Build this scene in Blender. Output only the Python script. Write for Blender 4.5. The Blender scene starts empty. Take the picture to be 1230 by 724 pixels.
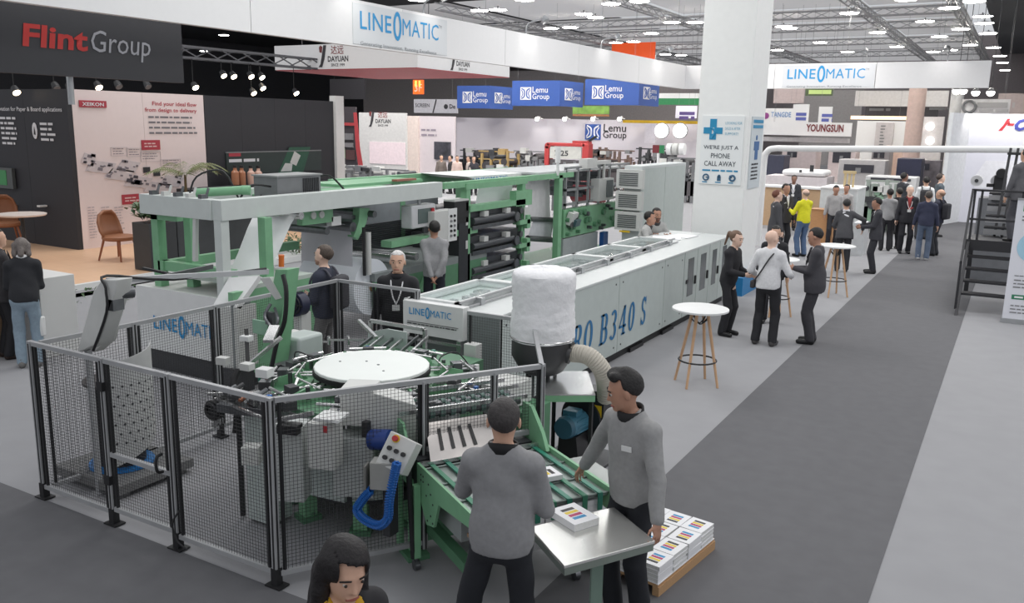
import bpy, math, random
import numpy as np
from mathutils import Matrix, Vector
R = math.radians
random.seed(7)
SC = bpy.context.scene
COL = SC.collection
# ------------------------------------------------------------------ camera
H, F, YAW, PIT, ROL = 3.2, 1038.0, R(30.045), R(11.628), R(1.091)
_f = Vector((-math.sin(YAW)*math.cos(PIT), math.cos(YAW)*math.cos(PIT), -math.sin(PIT)))
_r = Vector((math.cos(YAW), math.sin(YAW), 0)); _u = _r.cross(_f)
_rt = _r*math.cos(ROL)+_u*math.sin(ROL); _up = _u*math.cos(ROL)-_r*math.sin(ROL)
cd = bpy.data.cameras.new('camera'); cam = bpy.data.objects.new('camera', cd); COL.objects.link(cam)
cd.sensor_width = 36; cd.lens = F/1230*36; cd.clip_end = 300; cd.clip_start = .05
cam.matrix_world = Matrix(((_rt.x, _up.x, -_f.x, 0), (_rt.y, _up.y, -_f.y, 0), (_rt.z, _up.z, -_f.z, H), (0, 0, 0, 1)))
SC.camera = cam
def at(x, y, X=None, Y=None, Z=None):           # photo pixel + one known world coordinate -> world point
    d = _f+_rt*((x-615)/F)-_up*((y-362)/F)
    t = X/d.x if X is not None else Y/d.y if Y is not None else (Z-H)/d.z
    return Vector((d.x*t, d.y*t, H+d.z*t))
# ------------------------------------------------------------------ world, lights, exposure
w = bpy.data.worlds.new('hall_air'); SC.world = w; w.use_nodes = True
w.node_tree.nodes['Background'].inputs[0].default_value = (.80, .82, .86, 1)
w.node_tree.nodes['Background'].inputs[1].default_value = .74
vs = SC.view_settings; vs.view_transform = 'Standard'; vs.look = 'None'; vs.gamma = 1; vs.exposure = 0.0
def area(x, y, z, s, p, col=(1, .985, .96), rot=(0, 0, 0), sy=None):
    l = bpy.data.lights.new('hall_fill_light', 'AREA'); l.energy = p; l.size = s; l.color = col
    if sy: l.shape = 'RECTANGLE'; l.size_y = sy
    o = bpy.data.objects.new('hall_fill_light', l); COL.objects.link(o); o.location = (x, y, z); o.rotation_euler = rot
for (x, y, p) in ((-22, 6, 120), (-12, 5, 150), (-2, 7, 560), (7, 8, 450), (-18, 14, 1000), (-9, 14, 900), (1, 16, 700), (9, 20, 800),
                  (-20, 26, 1500), (-9, 24, 1200), (0, 27, 2000), (9, 32, 1500), (-29, 34, 2600), (-20, 30, 2000), (-8, 35, 1500), (-37, 44, 2600), (-8.5, 9.5, 420)):
    area(x, y, 8.8 if x > -35 else 10.6, 3.2, p*.28)  # soft stand-ins for hall lamp rows, some added only to brighten dark areas
# ------------------------------------------------------------------ materials
def lin(c): return tuple((v/12.92 if v <= .04045 else ((v+.055)/1.055)**2.4) for v in [k/255 for k in c])
MC = {}
def mat(rgb, rough=.55, metal=0, noise=.06, scale=8, emit=0, bump=0, alpha=1, trans=0, kind=None):
    key = (tuple(rgb), rough, metal, noise, scale, emit, bump, alpha, trans, kind)
    if key in MC: return MC[key]
    m = bpy.data.materials.new('material'); m.use_nodes = True; MC[key] = m
    nt = m.node_tree; b = nt.nodes['Principled BSDF']; c = lin(rgb)
    b.inputs['Roughness'].default_value = rough; b.inputs['Metallic'].default_value = metal
    b.inputs['Base Color'].default_value = (*c, 1)
    if emit:
        b.inputs['Emission Color'].default_value = (*c, 1); b.inputs['Emission Strength'].default_value = emit
    if trans: b.inputs['Transmission Weight'].default_value = trans; b.inputs['IOR'].default_value = 1.1
    if alpha < 1: b.inputs['Alpha'].default_value = alpha
    tc = nt.nodes.new('ShaderNodeTexCoord')
    if noise or bump:
        n = nt.nodes.new('ShaderNodeTexNoise'); n.inputs['Scale'].default_value = scale; n.inputs['Detail'].default_value = 3
        nt.links.new(tc.outputs['Object'], n.inputs['Vector'])
    if kind == 'wood':
        mp = nt.nodes.new('ShaderNodeMapping'); mp.inputs['Scale'].default_value = (1, 14, 14)
        nt.links.new(tc.outputs['Object'], mp.inputs['Vector']); nt.links.new(mp.outputs[0], n.inputs['Vector'])
    if noise:
        r = nt.nodes.new('ShaderNodeValToRGB')
        r.color_ramp.elements[0].position = .3; r.color_ramp.elements[1].position = .7
        r.color_ramp.elements[0].color = (*[max(0, v*(1-noise)) for v in c], 1)
        r.color_ramp.elements[1].color = (*[min(1, v*(1+noise)) for v in c], 1)
        nt.links.new(n.outputs['Fac'], r.inputs['Fac']); nt.links.new(r.outputs['Color'], b.inputs['Base Color'])
    if bump:
        bp = nt.nodes.new('ShaderNodeBump'); bp.inputs['Strength'].default_value = bump; bp.inputs['Distance'].default_value = .02
        nt.links.new(n.outputs['Fac'], bp.inputs['Height']); nt.links.new(bp.outputs[0], b.inputs['Normal'])
    return m
ORD = ['first', 'second', 'third', 'fourth', 'fifth', 'sixth', 'seventh', 'eighth', 'ninth', 'tenth', '11th', '12th', '13th', '14th', '15th', '16th', '17th', '18th', '19th', '20th', '21st', '22nd', '23rd', '24th', '25th']
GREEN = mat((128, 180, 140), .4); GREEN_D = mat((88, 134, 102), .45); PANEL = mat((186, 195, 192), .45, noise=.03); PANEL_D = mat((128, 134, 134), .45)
WHITE = mat((226, 227, 226), .5, noise=.02); OFFW = mat((205, 206, 203), .5, noise=.03); BEAM = mat((206, 212, 209), .45, noise=.03)
STEEL = mat((205, 205, 205), .26, .9, .05); STEEL_D = mat((110, 112, 115), .35, .8, .12, 14); ALU = mat((178, 180, 182), .35, .75)
BLACK = mat((34, 34, 36), .5); DARK = mat((58, 59, 62), .5); GREY = mat((128, 129, 131), .5); RUBBER = mat((28, 28, 30), .75)
BLUE = mat((32, 120, 176), .45, noise=.02); RED = mat((184, 52, 58), .5); YELLOW = mat((222, 186, 40), .5); WIRE = mat((58, 58, 60), .5, .3)
WOOD = mat((196, 152, 108), .5, noise=.14, scale=5, kind='wood'); LEGW = mat((206, 166, 130), .5, noise=.08); PAPER = mat((236, 236, 238), .7, noise=.01)
WEB = mat((246, 247, 248), .6, noise=.015); TEAL = mat((46, 128, 106), .4); COILB = mat((30, 98, 176), .35)
GLASS = mat((225, 240, 238), .04, 0, 0, alpha=.22); INK = mat((50, 50, 54), .6, noise=0)
# ------------------------------------------------------------------ mesh builder
def V(*a): return Vector(a)
def frame(d):
    d = Vector(d).normalized(); a = Vector((0, 0, 1)) if abs(d.z) < .95 else Vector((1, 0, 0))
    x = a.cross(d).normalized(); return x, d.cross(x), d
class B:
    def __init__(s): s.v = []; s.f = []
    def add(s, vs, fs):
        n = len(s.v); s.v += [Vector(p) for p in vs]; s.f += [tuple(i+n for i in q) for q in fs]; return s
    def hexa(s, p): return s.add(p, [(0, 3, 2, 1), (4, 5, 6, 7), (0, 1, 5, 4), (1, 2, 6, 5), (2, 3, 7, 6), (3, 0, 4, 7)])
    def box(s, x0, x1, y0, y1, z0, z1):
        return s.hexa([(x0, y0, z0), (x1, y0, z0), (x1, y1, z0), (x0, y1, z0), (x0, y0, z1), (x1, y0, z1), (x1, y1, z1), (x0, y1, z1)])
    def cb(s, c, d, rz=0, rx=0, ry=0):
        m = Matrix.Translation(c) @ Matrix.Rotation(rz, 4, 'Z') @ Matrix.Rotation(ry, 4, 'Y') @ Matrix.Rotation(rx, 4, 'X')
        a, b, e = d[0]/2, d[1]/2, d[2]/2
        return s.hexa([m @ Vector(p) for p in ((-a, -b, -e), (a, -b, -e), (a, b, -e), (-a, b, -e), (-a, -b, e), (a, -b, e), (a, b, e), (-a, b, e))])
    def bar(s, p, q, wd, ht=None):
        ht = ht or wd; p, q = Vector(p), Vector(q); x, y, d = frame(q-p); x = x*wd/2; y = y*ht/2
        return s.hexa([p-x-y, p+x-y, p+x+y, p-x+y, q-x-y, q+x-y, q+x+y, q-x+y])
    def cyl(s, p, q, r, r2=None, n=14):
        p, q = Vector(p), Vector(q); r2 = r if r2 is None else r2; x, y, d = frame(q-p)
        c = [(math.cos(6.283185*i/n), math.sin(6.283185*i/n)) for i in range(n)]
        return s.add([p+(x*a+y*b)*r for a, b in c]+[q+(x*a+y*b)*r2 for a, b in c],
                     [(i, (i+1) % n, n+(i+1) % n, n+i) for i in range(n)]+[tuple(range(n-1, -1, -1)), tuple(range(n, 2*n))])
    def tube(s, pts, r, n=6, spl=4):
        P = [Vector(p) for p in pts]
        if spl and len(P) > 2:
            Q = []
            for i in range(len(P)-1):
                a, b, c, d = P[max(i-1, 0)], P[i], P[i+1], P[min(i+2, len(P)-1)]
                for k in range(spl):
                    t = k/spl; Q.append(.5*((2*b)+(c-a)*t+(2*a-5*b+4*c-d)*t*t+(3*b-a-3*c+d)*t**3))
            P = Q+[P[-1]]
        vs = []; fs = []; m = len(P); x = None
        for i in range(m):
            d = (P[min(i+1, m-1)]-P[max(i-1, 0)]).normalized()
            if x is None: x, y, _ = frame(d)
            x = (x-d*x.dot(d)).normalized(); y = d.cross(x)
            rr = r(i/(m-1)) if callable(r) else r
            vs += [P[i]+(x*math.cos(6.283185*k/n)+y*math.sin(6.283185*k/n))*rr for k in range(n)]
        for i in range(m-1): fs += [(i*n+k, i*n+(k+1) % n, (i+1)*n+(k+1) % n, (i+1)*n+k) for k in range(n)]
        fs += [tuple(range(n-1, -1, -1)), tuple(range((m-1)*n, m*n))]
        return s.add(vs, fs)
    def lathe(s, prof, c=(0, 0, 0), n=24):
        c = Vector(c); m = len(prof); vs = [c+Vector((r*math.cos(6.283185*k/n), r*math.sin(6.283185*k/n), z)) for r, z in prof for k in range(n)]
        fs = [(i*n+k, i*n+(k+1) % n, (i+1)*n+(k+1) % n, (i+1)*n+k) for i in range(m-1) for k in range(n)]
        fs += [tuple(range(n-1, -1, -1)), tuple(range((m-1)*n, m*n))]
        return s.add(vs, fs)
    def prism(s, poly, p, d):                  # polygon of 3D points pushed along vector d
        n = len(poly); a = [Vector(q)+Vector(p) for q in poly]; d = Vector(d)
        return s.add(a+[q+d for q in a], [tuple(range(n-1, -1, -1)), tuple(range(n, 2*n))]+[(i, (i+1) % n, n+(i+1) % n, n+i) for i in range(n)])
    def sph(s, c, r, n=10, sc=(1, 1, 1)):
        c = Vector(c); m = max(4, n//2); pr = [(r*math.sin(math.pi*i/m)+1e-5, -r*math.cos(math.pi*i/m)) for i in range(m+1)]
        k = len(s.v); s.lathe(pr, (0, 0, 0), n)
        for i in range(k, len(s.v)): v = s.v[i]; s.v[i] = c+Vector((v.x*sc[0], v.y*sc[1], v.z*sc[2]))
        return s
    def torus(s, c, R_, r, ax='z', n=28, m=6):
        c = Vector(c); vs = []
        for i in range(n):
            a = 6.283185*i/n
            for k in range(m):
                b = 6.283185*k/m; p = ((R_+r*math.cos(b))*math.cos(a), (R_+r*math.cos(b))*math.sin(a), r*math.sin(b))
                vs.append(c+Vector(p if ax == 'z' else (p[0], p[2], p[1]) if ax == 'y' else (p[2], p[0], p[1])))
        return s.add(vs, [(i*m+k, ((i+1) % n)*m+k, ((i+1) % n)*m+(k+1) % m, i*m+(k+1) % m) for i in range(n) for k in range(m)])
    def xf(s, m): s.v = [m @ v for v in s.v]; return s
def lin_obj(name, data, parent=None):
    o = bpy.data.objects.new(name, data); COL.objects.link(o)
    if parent: o.parent = parent
    return o
WORLD = {}
def root_loc(o):
    while o is not None:
        if o.name in WORLD: return WORLD[o.name]
        o = o.parent
    return None
def ob(name, b, m, parent=None, label=None, bev=0, kind=None, flat=False):
    me = bpy.data.meshes.new(name); off = root_loc(parent) if parent else None
    vs = [tuple(v-off) for v in b.v] if off is not None else [tuple(v) for v in b.v]
    me.from_pydata(vs, [], b.f); me.materials.append(m)
    if not flat:
        me.polygons.foreach_set('use_smooth', [True]*len(me.polygons)); me.set_sharp_from_angle(angle=R(38))
    o = lin_obj(name, me, parent)
    if bev:
        md = o.modifiers.new('edge', 'BEVEL'); md.width = bev; md.segments = 2; md.limit_method = 'ANGLE'; md.angle_limit = R(50)
    if label: o['label'] = label
    if kind: o['kind'] = kind
    return o
def T(name, label, cat, loc, rz=0, group=None, w=True):
    o = lin_obj(name, None); o.location = loc; o.rotation_euler = (0, 0, rz); o.empty_display_size = .1
    o['label'] = label; o['category'] = cat
    if group: o['group'] = group
    if w: WORLD[o.name] = Vector(loc)
    return o
def S(name, label, cat, b, m, group=None, bev=0):
    lo = [min(v[i] for v in b.v) for i in range(3)]; hi = [max(v[i] for v in b.v) for i in range(3)]
    c = Vector(((lo[0]+hi[0])/2, (lo[1]+hi[1])/2, lo[2])); b.v = [v-c for v in b.v]
    o = ob(name, b, m, bev=bev); o.location = c; o['label'] = label; o['category'] = cat
    WORLD[o.name] = c
    if group: o['group'] = group
    return o
def ST(name, b, m, bev=0):
    o = ob(name, b, m, bev=bev); o['kind'] = 'structure'; WORLD[o.name] = Vector((0, 0, 0)); return o
def dup(o, loc, rz=None, label=None, group=None):
    r = o.copy(); COL.objects.link(r); r.location = loc
    if rz is not None: r.rotation_euler = (0, 0, rz)
    if label: r['label'] = label
    if group: r['group'] = group
    for ch in o.children:
        c = ch.copy(); COL.objects.link(c); c.parent = r
        for g in ch.children: d = g.copy(); COL.objects.link(d); d.parent = c
    return r
TCACHE = {}
FONT_CJK = None
def txt(parent, s, p, rz, wd, ht=None, m=INK, ext=.004, name='lettering', bold=0, shear=0, align='L', sp=1.0, tilt=R(90)):
    """lettering whose lower left corner is p (world), reading along rz, wd wide and ht tall"""
    c = bpy.data.curves.new('lettering', 'FONT'); c.body = s; c.extrude = 0; c.offset = bold; c.shear = shear; c.resolution_u = 2; c.space_character = sp
    t = bpy.data.objects.new('lettering', c); me = bpy.data.meshes.new_from_object(t)
    bpy.data.objects.remove(t); bpy.data.curves.remove(c)
    n = len(me.vertices); co = np.empty(n*3, 'f'); me.vertices.foreach_get('co', co); co = co.reshape(-1, 3)
    lo = co.min(0); hi = co.max(0); k = wd/(hi[0]-lo[0]); kh = k if ht is None else ht/(hi[1]-lo[1])
    co[:, 0] = (co[:, 0]-lo[0])*k; co[:, 1] = (co[:, 1]-lo[1])*kh
    if align == 'C': co[:, 0] -= wd/2
    M = np.array((Matrix.Rotation(rz, 3, 'Z') @ Matrix.Rotation(tilt, 3, 'X')))
    nrm = M @ np.array((0, 0, ext)); off = root_loc(parent) if parent else None
    q = co @ M.T+np.array(p)+nrm
    if off is not None: q = q-np.array(off)
    me.vertices.foreach_set('co', q.astype('f').ravel()); me.materials.clear(); me.materials.append(m); me.update()
    return lin_obj(name, me, parent)
def bars(parent, p, rz, wd, rows, gap, th, m=GREY, ext=.004, seed=1, name='small_print', ragged=.35, col=1, cgap=0):
    """lines of print too small to read: rows of short word-long strokes"""
    rn = random.Random(seed); b = B(); M = Matrix.Translation(p) @ Matrix.Rotation(rz, 4, 'Z')
    for c in range(col):
        for i in range(rows):
            x = c*(wd+cgap); end = x+wd*(1-ragged*rn.random())
            while x < end-.01:
                l = min(th*rn.uniform(2, 6), end-x); z = -i*gap
                b.add([M @ V(x, -ext, z), M @ V(x+l, -ext, z), M @ V(x+l, -ext, z+th), M @ V(x, -ext, z+th)], [(0, 1, 2, 3)]); x += l+th*.8
    return ob(name, b, m, parent, flat=True)
# ------------------------------------------------------------------ people: one smooth surface per body, garments as children
class Field:
    def __init__(s, prims, vox, infl=0):
        P = []
        for q in prims:
            c = q['c']; e = q['e']+infl
            P.append((c-e, c+e))
        lo = np.min([a for a, b in P], 0)-3*vox; hi = np.max([b for a, b in P], 0)+3*vox
        s.o = lo; s.vox = vox; s.n = np.ceil((hi-lo)/vox).astype(int)+1
        s.ax = [(lo[i]+np.arange(s.n[i])*vox).astype('f') for i in range(3)]
        s.g = np.full(s.n, .2, 'f')
        for q in prims:
            k = q['k']; pad = infl+k+2.5*vox
            a = np.maximum(0, np.floor((q['c']-q['e']-pad-lo)/vox).astype(int)); b = np.minimum(s.n, np.ceil((q['c']+q['e']+pad-lo)/vox).astype(int)+1)
            if (b <= a).any(): continue
            X = s.ax[0][a[0]:b[0], None, None]; Y = s.ax[1][None, a[1]:b[1], None]; Z = s.ax[2][None, None, a[2]:b[2]]
            d = q['fn'](X, Y, Z)-(infl if not q.get('neg') else 0)
            sl = s.g[a[0]:b[0], a[1]:b[1], a[2]:b[2]]
            if q.get('neg'):
                sl[...] = np.maximum(sl, -d)
            else:
                h = np.clip(.5+.5*(d-sl)/k, 0, 1); sl[...] = d*(1-h)+sl*h-k*h*(1-h)
    def cut(s, nrm, p):                        # keep the side the normal points away from
        d = (s.ax[0][:, None, None]-p[0])*nrm[0]+(s.ax[1][None, :, None]-p[1])*nrm[1]+(s.ax[2][None, None, :]-p[2])*nrm[2]
        s.g = np.maximum(s.g, d.astype('f')); return s
    def wrinkle(s, a, fx=30, seed=0):
        X, Y, Z = s.ax[0][:, None, None], s.ax[1][None, :, None], s.ax[2][None, None, :]
        s.g = s.g+a*(np.sin(fx*Z+9*X+seed)*np.sin(fx*.45*X+1.3*seed+8*Y)+.6*np.sin(fx*.7*(Z+.6*X)+13*Y+2*seed)).astype('f'); return s
    def mesh(s):
        g = s.g; n = g.shape; sg = g < 0; cnt = np.zeros((n[0]-1, n[1]-1, n[2]-1), 'f'); pos = np.zeros((3,)+cnt.shape, 'f')
        for ax in range(3):
            a = [slice(None)]*3; b = [slice(None)]*3; a[ax] = slice(0, -1); b[ax] = slice(1, None)
            g0, g1 = g[tuple(a)], g[tuple(b)]; cr = sg[tuple(a)] != sg[tuple(b)]
            t = np.where(cr, g0/np.where(cr, g0-g1, 1), 0)
            oa = [i for i in range(3) if i != ax]
            for da in (0, 1):
                for db in (0, 1):
                    sl = [slice(None)]*3
                    for i, dd in zip(oa, (da, db)): sl[i] = slice(dd, dd+n[i]-1)
                    c = cr[tuple(sl)]; cnt += c; pos[ax] += t[tuple(sl)]*c
                    pos[oa[0]] += da*c; pos[oa[1]] += db*c
        act = cnt > 0; idx = np.full(cnt.shape, -1, 'i8'); idx[act] = np.arange(act.sum())
        ijk = np.stack(np.nonzero(act), 1); v = s.o+s.vox*(ijk+(pos[:, act]/cnt[act]).T)
        F = []
        for ax in range(3):
            a = [slice(None)]*3; b = [slice(None)]*3; a[ax] = slice(0, -1); b[ax] = slice(1, None)
            oa = [i for i in range(3) if i != ax]
            for i in oa: a[i] = slice(1, -1); b[i] = slice(1, -1)
            s0, s1 = sg[tuple(a)], sg[tuple(b)]
            for flip in (0, 1):
                w_ = np.stack(np.nonzero((s0 & ~s1) if not flip else (~s0 & s1)), 1)
                if not len(w_): continue
                base = w_.copy(); base[:, oa[0]] += 1; base[:, oa[1]] += 1
                q = []
                for da, db in ((1, 1), (0, 1), (0, 0), (1, 0)):
                    c = base.copy(); c[:, oa[0]] -= da; c[:, oa[1]] -= db; q.append(idx[c[:, 0], c[:, 1], c[:, 2]])
                q = np.stack(q, 1)
                if (ax == 1) != bool(flip): q = q[:, ::-1]
                F.append(q)
        return v, (np.concatenate(F) if F else np.zeros((0, 4), 'i8'))
def cap(a, b, ra, rb=None, k=.03):
    a = np.array(a, 'f'); b = np.array(b, 'f'); rb = ra if rb is None else rb; ab = b-a; L = float(ab @ ab)+1e-9
    def fn(X, Y, Z):
        t = np.clip(((X-a[0])*ab[0]+(Y-a[1])*ab[1]+(Z-a[2])*ab[2])/L, 0, 1)
        return np.sqrt((X-a[0]-t*ab[0])**2+(Y-a[1]-t*ab[1])**2+(Z-a[2]-t*ab[2])**2)-(ra+(rb-ra)*t)
    return dict(fn=fn, c=(a+b)/2, e=np.abs(ab)/2+max(ra, rb), k=k)
def ell(c, r, M=None, k=.03, neg=False):
    c = np.array(c, 'f'); r = np.array(r, 'f'); sc = 1 if M is None else np.linalg.norm(np.array(M)[:, 0]); r = r*sc
    I = np.eye(3) if M is None else (np.array(M)/sc).T
    def fn(X, Y, Z):
        x, y, z = X-c[0], Y-c[1], Z-c[2]
        p = [I[i][0]*x+I[i][1]*y+I[i][2]*z for i in range(3)]
        k0 = np.sqrt(sum((p[i]/r[i])**2 for i in range(3)))+1e-6; k1 = np.sqrt(sum((p[i]/r[i]**2)**2 for i in range(3)))+1e-6
        return k0*(k0-1)/k1
    e = r if M is None else np.full(3, max(r))
    return dict(fn=fn, c=c, e=e, k=k, neg=neg)
def nmesh(name, v, f, m, parent, label=None):
    me = bpy.data.meshes.new(name); me.vertices.add(len(v)); me.vertices.foreach_set('co', v.astype('f').ravel())
    k = len(f); me.loops.add(k*4); me.loops.foreach_set('vertex_index', f.astype('i4').ravel()); me.polygons.add(k)
    me.polygons.foreach_set('loop_start', np.arange(0, k*4, 4, dtype='i4'))
    me.polygons.foreach_set('use_smooth', np.ones(k, bool)); me.update(calc_edges=True); me.materials.append(m)
    o = lin_obj(name, me, parent)
    if label: o['label'] = label
    return o
def ik(a, c, l1, l2, pole):
    a, c, pole = Vector(a), Vector(c), Vector(pole); d = c-a; L = d.length
    if L > (l1+l2)*.998: c = a+d.normalized()*(l1+l2)*.998; d = c-a; L = d.length
    x = (l1*l1-l2*l2+L*L)/(2*L); h = math.sqrt(max(0, l1*l1-x*x)); u = d.normalized()
    p = (pole-u*pole.dot(u)).normalized(); return a+u*x+p*h, c
SKIN = {'pale': (230, 194, 174), 'tan': (210, 168, 144), 'brown': (178, 134, 112), 'dark': (140, 104, 88)}
def person(label, loc, face, h=1.75, vox=.016, skin='tan', hair='short', hcol=(30, 27, 26), top='shirt', tcol=(140, 141, 143), leg=(38, 40, 46), shoe=(30, 30, 32),
           rh=None, lh=None, rpole=(.35, -.8, -.3), lpole=(-.35, -.8, -.3), lean=0, yaw=0, pitch=0, stance=.1, feet=None, collar=None, detail=0, beard=None, belly=0, wide=1.0,
           back=None, bcol=(40, 40, 44), badge=None, lanyard=None, vest=None, curl=.5, strap=None, hem=None, squat=0, group=None, hold=None):
    root = T('person', label, 'person', loc, math.atan2(-face[0], face[1]), group, w=False)
    s = h/1.75; root.scale = (s, s, s)
    skm = mat(SKIN[skin], .5, noise=.05, scale=20)
    ML = Matrix.Translation((0, 0, .95)) @ Matrix.Rotation(-R(lean), 4, 'X') @ Matrix.Translation((0, 0, -.95))
    L = lambda *p: np.array(ML @ Vector(p))
    ML3 = np.array(ML.to_3x3())
    npv = ML @ Vector((0, .0, 1.50))
    MH = Matrix.Translation(npv) @ Matrix.Rotation(R(yaw), 4, 'Z') @ Matrix.Rotation(-R(pitch), 4, 'X') @ Matrix.Scale(1.13, 4) @ Matrix.Translation((0, 0, -1.515))
    Hd = lambda *p: np.array(MH @ Vector(p)); MH3 = np.array(MH.to_3x3())
    w_ = wide; by = .105+belly
    torso = [ell(L(0, .005, 1.27), (.168*w_, .108, .20), ML3, .06), ell(L(0, belly*.6, 1.08), (.148*w_, by, .18), ML3, .06), cap(L(-.145*w_, -.01, 1.405), L(.145*w_, -.01, 1.405), .062, k=.05),
             cap(L(-.05, -.015, 1.46), L(.05, -.015, 1.46), .05, k=.06)]
    hips = [ell(L(0, -.015, .945), (.162*w_, .112+belly*.4, .14), ML3, .06)]
    neck = [cap(L(0, -.012, 1.44), Hd(0, .005, 1.57), .056, .052, k=.03)]
    head = [ell(Hd(0, -.008, 1.665), (.076, .096, .088), MH3, .03), ell(Hd(0, .03, 1.605), (.058, .066, .075), MH3, .04), cap(Hd(0, .078, 1.55), Hd(0, .07, 1.56), .02, k=.03),
            cap(Hd(0, .090, 1.645), Hd(0, .104, 1.612), .009, .014, k=.014), cap(Hd(-.016, .09, 1.607), Hd(.016, .09, 1.607), .008, k=.01),
            cap(Hd(-.03, .082, 1.665), Hd(.03, .080, 1.664), .012, k=.02), cap(Hd(-.018, .088, 1.577), Hd(.018, .088, 1.577), .007, k=.01), cap(Hd(-.014, .086, 1.566), Hd(.014, .086, 1.566), .007, k=.01),
            ell(Hd(-.078, -.005, 1.63), (.011, .02, .032), MH3, .012), ell(Hd(.078, -.005, 1.63), (.011, .02, .032), MH3, .012)]
    if detail: head += [ell(Hd(sx*.033, .104, 1.645), (.015, .016, .008), MH3, neg=True) for sx in (-1, 1)]
    # arms and hands
    arms = []; hands = []; sleeves = []
    for sx, tgt, pole in ((1, rh, rpole), (-1, lh, lpole)):
        sh = Vector(L(sx*.166*w_, -.01, 1.40)); tgt = Vector(tgt) if tgt is not None else Vector((sx*.27*w_, .06, .84))
        el, wr = ik(sh, tgt, .29, .255, pole)
        d = (wr-el).normalized()
        arms += [cap(sh, el, .048, .039, k=.04), cap(el, wr, .039, .027, k=.01)]
        sleeves += [cap(sh, el, .054, .046, k=.04), cap(el, el.lerp(wr, .94), .046, .036, k=.008)]
        n = Vector((-sx, 0, 0)); n = n-d*n.dot(d)
        if n.length < .3: n = Vector((0, 0, -1)); n = n-d*n.dot(d)
        n.normalize(); t = d.cross(n)*sx; t = t if t.y > -.2 or abs(d.y) > .6 else -t
        pc = wr+d*.05
        hands += [cap(wr, wr+d*.03, .027, .027, k=.02)]
        Mh = np.array(Matrix((t, n, d)).transposed()); hands += [ell(pc, (.042, .017, .05), Mh, .015)]
        fr = .0095 if vox < .012 else .0115
        for i in range(4):
            o_ = t*(.031-.0205*i); b0 = wr+d*(.088-.004*abs(i-1))+o_; ln = (.066, .074, .07, .056)[i]; a1 = curl*.8; a2 = curl*1.9
            p1 = b0+(d*math.cos(a1)+n*math.sin(a1))*ln*.55; p2 = p1+(d*math.cos(a2)+n*math.sin(a2))*ln*.5
            hands += [cap(b0, p1, fr*1.08, fr, k=.006), cap(p1, p2, fr, fr*.85, k=.006)]
        q0 = wr+d*.03+t*.03; q1 = q0+(t*.7+d*.6+n*.25)*.036; q2 = q1+(d*.8+t*.25+n*.3)*.032
        hands += [cap(q0, q1, .0125, .011, k=.012), cap(q1, q2, .0105, .009, k=.006)]
    # legs
    ft = feet or ((stance, .0), (-stance, .0)); legs = []; pants = []; shoes = []
    for sx, (fx, fy) in zip((1, -1), ft):
        hp = Vector(L(sx*.09*w_, -.01, .91)); kn, an = ik(hp, (fx, fy-.02, .085), .43, .415, (sx*.12, 1, 0))
        legs += [cap(hp, kn, .082, .056, k=.04), cap(kn, an, .055, .038, k=.01), cap((fx, fy-.03, .05), (fx*1.08, fy+.14, .035), .036, .03, k=.03)]
        pants += [cap(hp, kn, .075*w_, .068, k=.05), cap(kn, (an.x, an.y, .06), .069, .06, k=.008)]
        sb = [cap((fx, fy-.04, .045), (fx*1.1, fy+.15, .035), .047, .038, k=.03), cap((fx, fy-.03, .08), (fx, fy-.03, .12), .045, .045, k=.03)]
        shoes.append(sb)
    allp = torso+hips+neck+head+arms+hands+legs
    v, f = Field(allp, vox if detail < 2 else vox*.75, -.003).mesh(); nmesh('body', v, f, skm, root)
    gv = vox*1.1
    jk = top in ('jacket', 'sweater')
    hemz = hem if hem is not None else (.80 if top == 'jacket' else .885)
    up = np.array(ML3 @ np.array((0, 0, 1.)))
    tp = torso+[ell(L(0, -.012, .96), (.174*w_, .124+belly*.5, .26), ML3, .06)]+sleeves
    if hemz < .88: tp += [cap(L(-.07*w_, 0, .9), L(-.08*w_, .0, hemz-.05), .12, .122, k=.06), cap(L(.07*w_, 0, .9), L(.08*w_, 0, hemz-.05), .12, .122, k=.06)]
    fl = Field(tp, gv, .009 if jk else .006).cut(-up, L(0, 0, hemz)).wrinkle(.0028 if top == 'jacket' else .0035, 30, len(label))
    # neck opening
    nk = Field.__new__(Field)
    dcut = cap(L(0, -.005, 1.44), L(0, .02, 1.62), .055, .072)['fn'](fl.ax[0][:, None, None], fl.ax[1][None, :, None], fl.ax[2][None, None, :])
    fl.g = np.maximum(fl.g, -dcut)
    if top == 'jacket':                       # open front, a narrow V
        X, Y, Z = fl.ax[0][:, None, None], fl.ax[1][None, :, None], fl.ax[2][None, None, :]
        vv = np.maximum(np.abs(X)-np.clip((Z-1.16)*.24, 0, .075), np.maximum(.04-Y, 1.16-Z)); fl.g = np.maximum(fl.g, -vv.astype('f'))
    v, f = fl.mesh(); nmesh('jacket' if top == 'jacket' else 'sweater' if top == 'sweater' else 'shirt', v, f, mat(tcol, .8, noise=.07, scale=30), root)
    if top == 'jacket':
        fl = Field(torso, gv, .006).cut(-up, L(0, 0, 1.1)); dcut = cap(L(0, .0, 1.44), L(0, .03, 1.62), .05, .07)['fn'](fl.ax[0][:, None, None], fl.ax[1][None, :, None], fl.ax[2][None, None, :])
        fl.g = np.maximum(fl.g, -dcut); v, f = fl.mesh(); nmesh('shirt', v, f, mat(vest or (222, 222, 226), .7), root)
        b = B()                                # lapels
        for sx in (-1, 1): b.prism([L(sx*.055, .088, 1.475), L(sx*.015, .125+belly*.5, 1.20), L(sx*.075, .128, 1.33), L(sx*.10, .085, 1.44)], (0, 0, 0), (0, .01, 0))
        ob('lapel', b, mat(tuple(int(c*.85) for c in tcol), .8), root)
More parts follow.
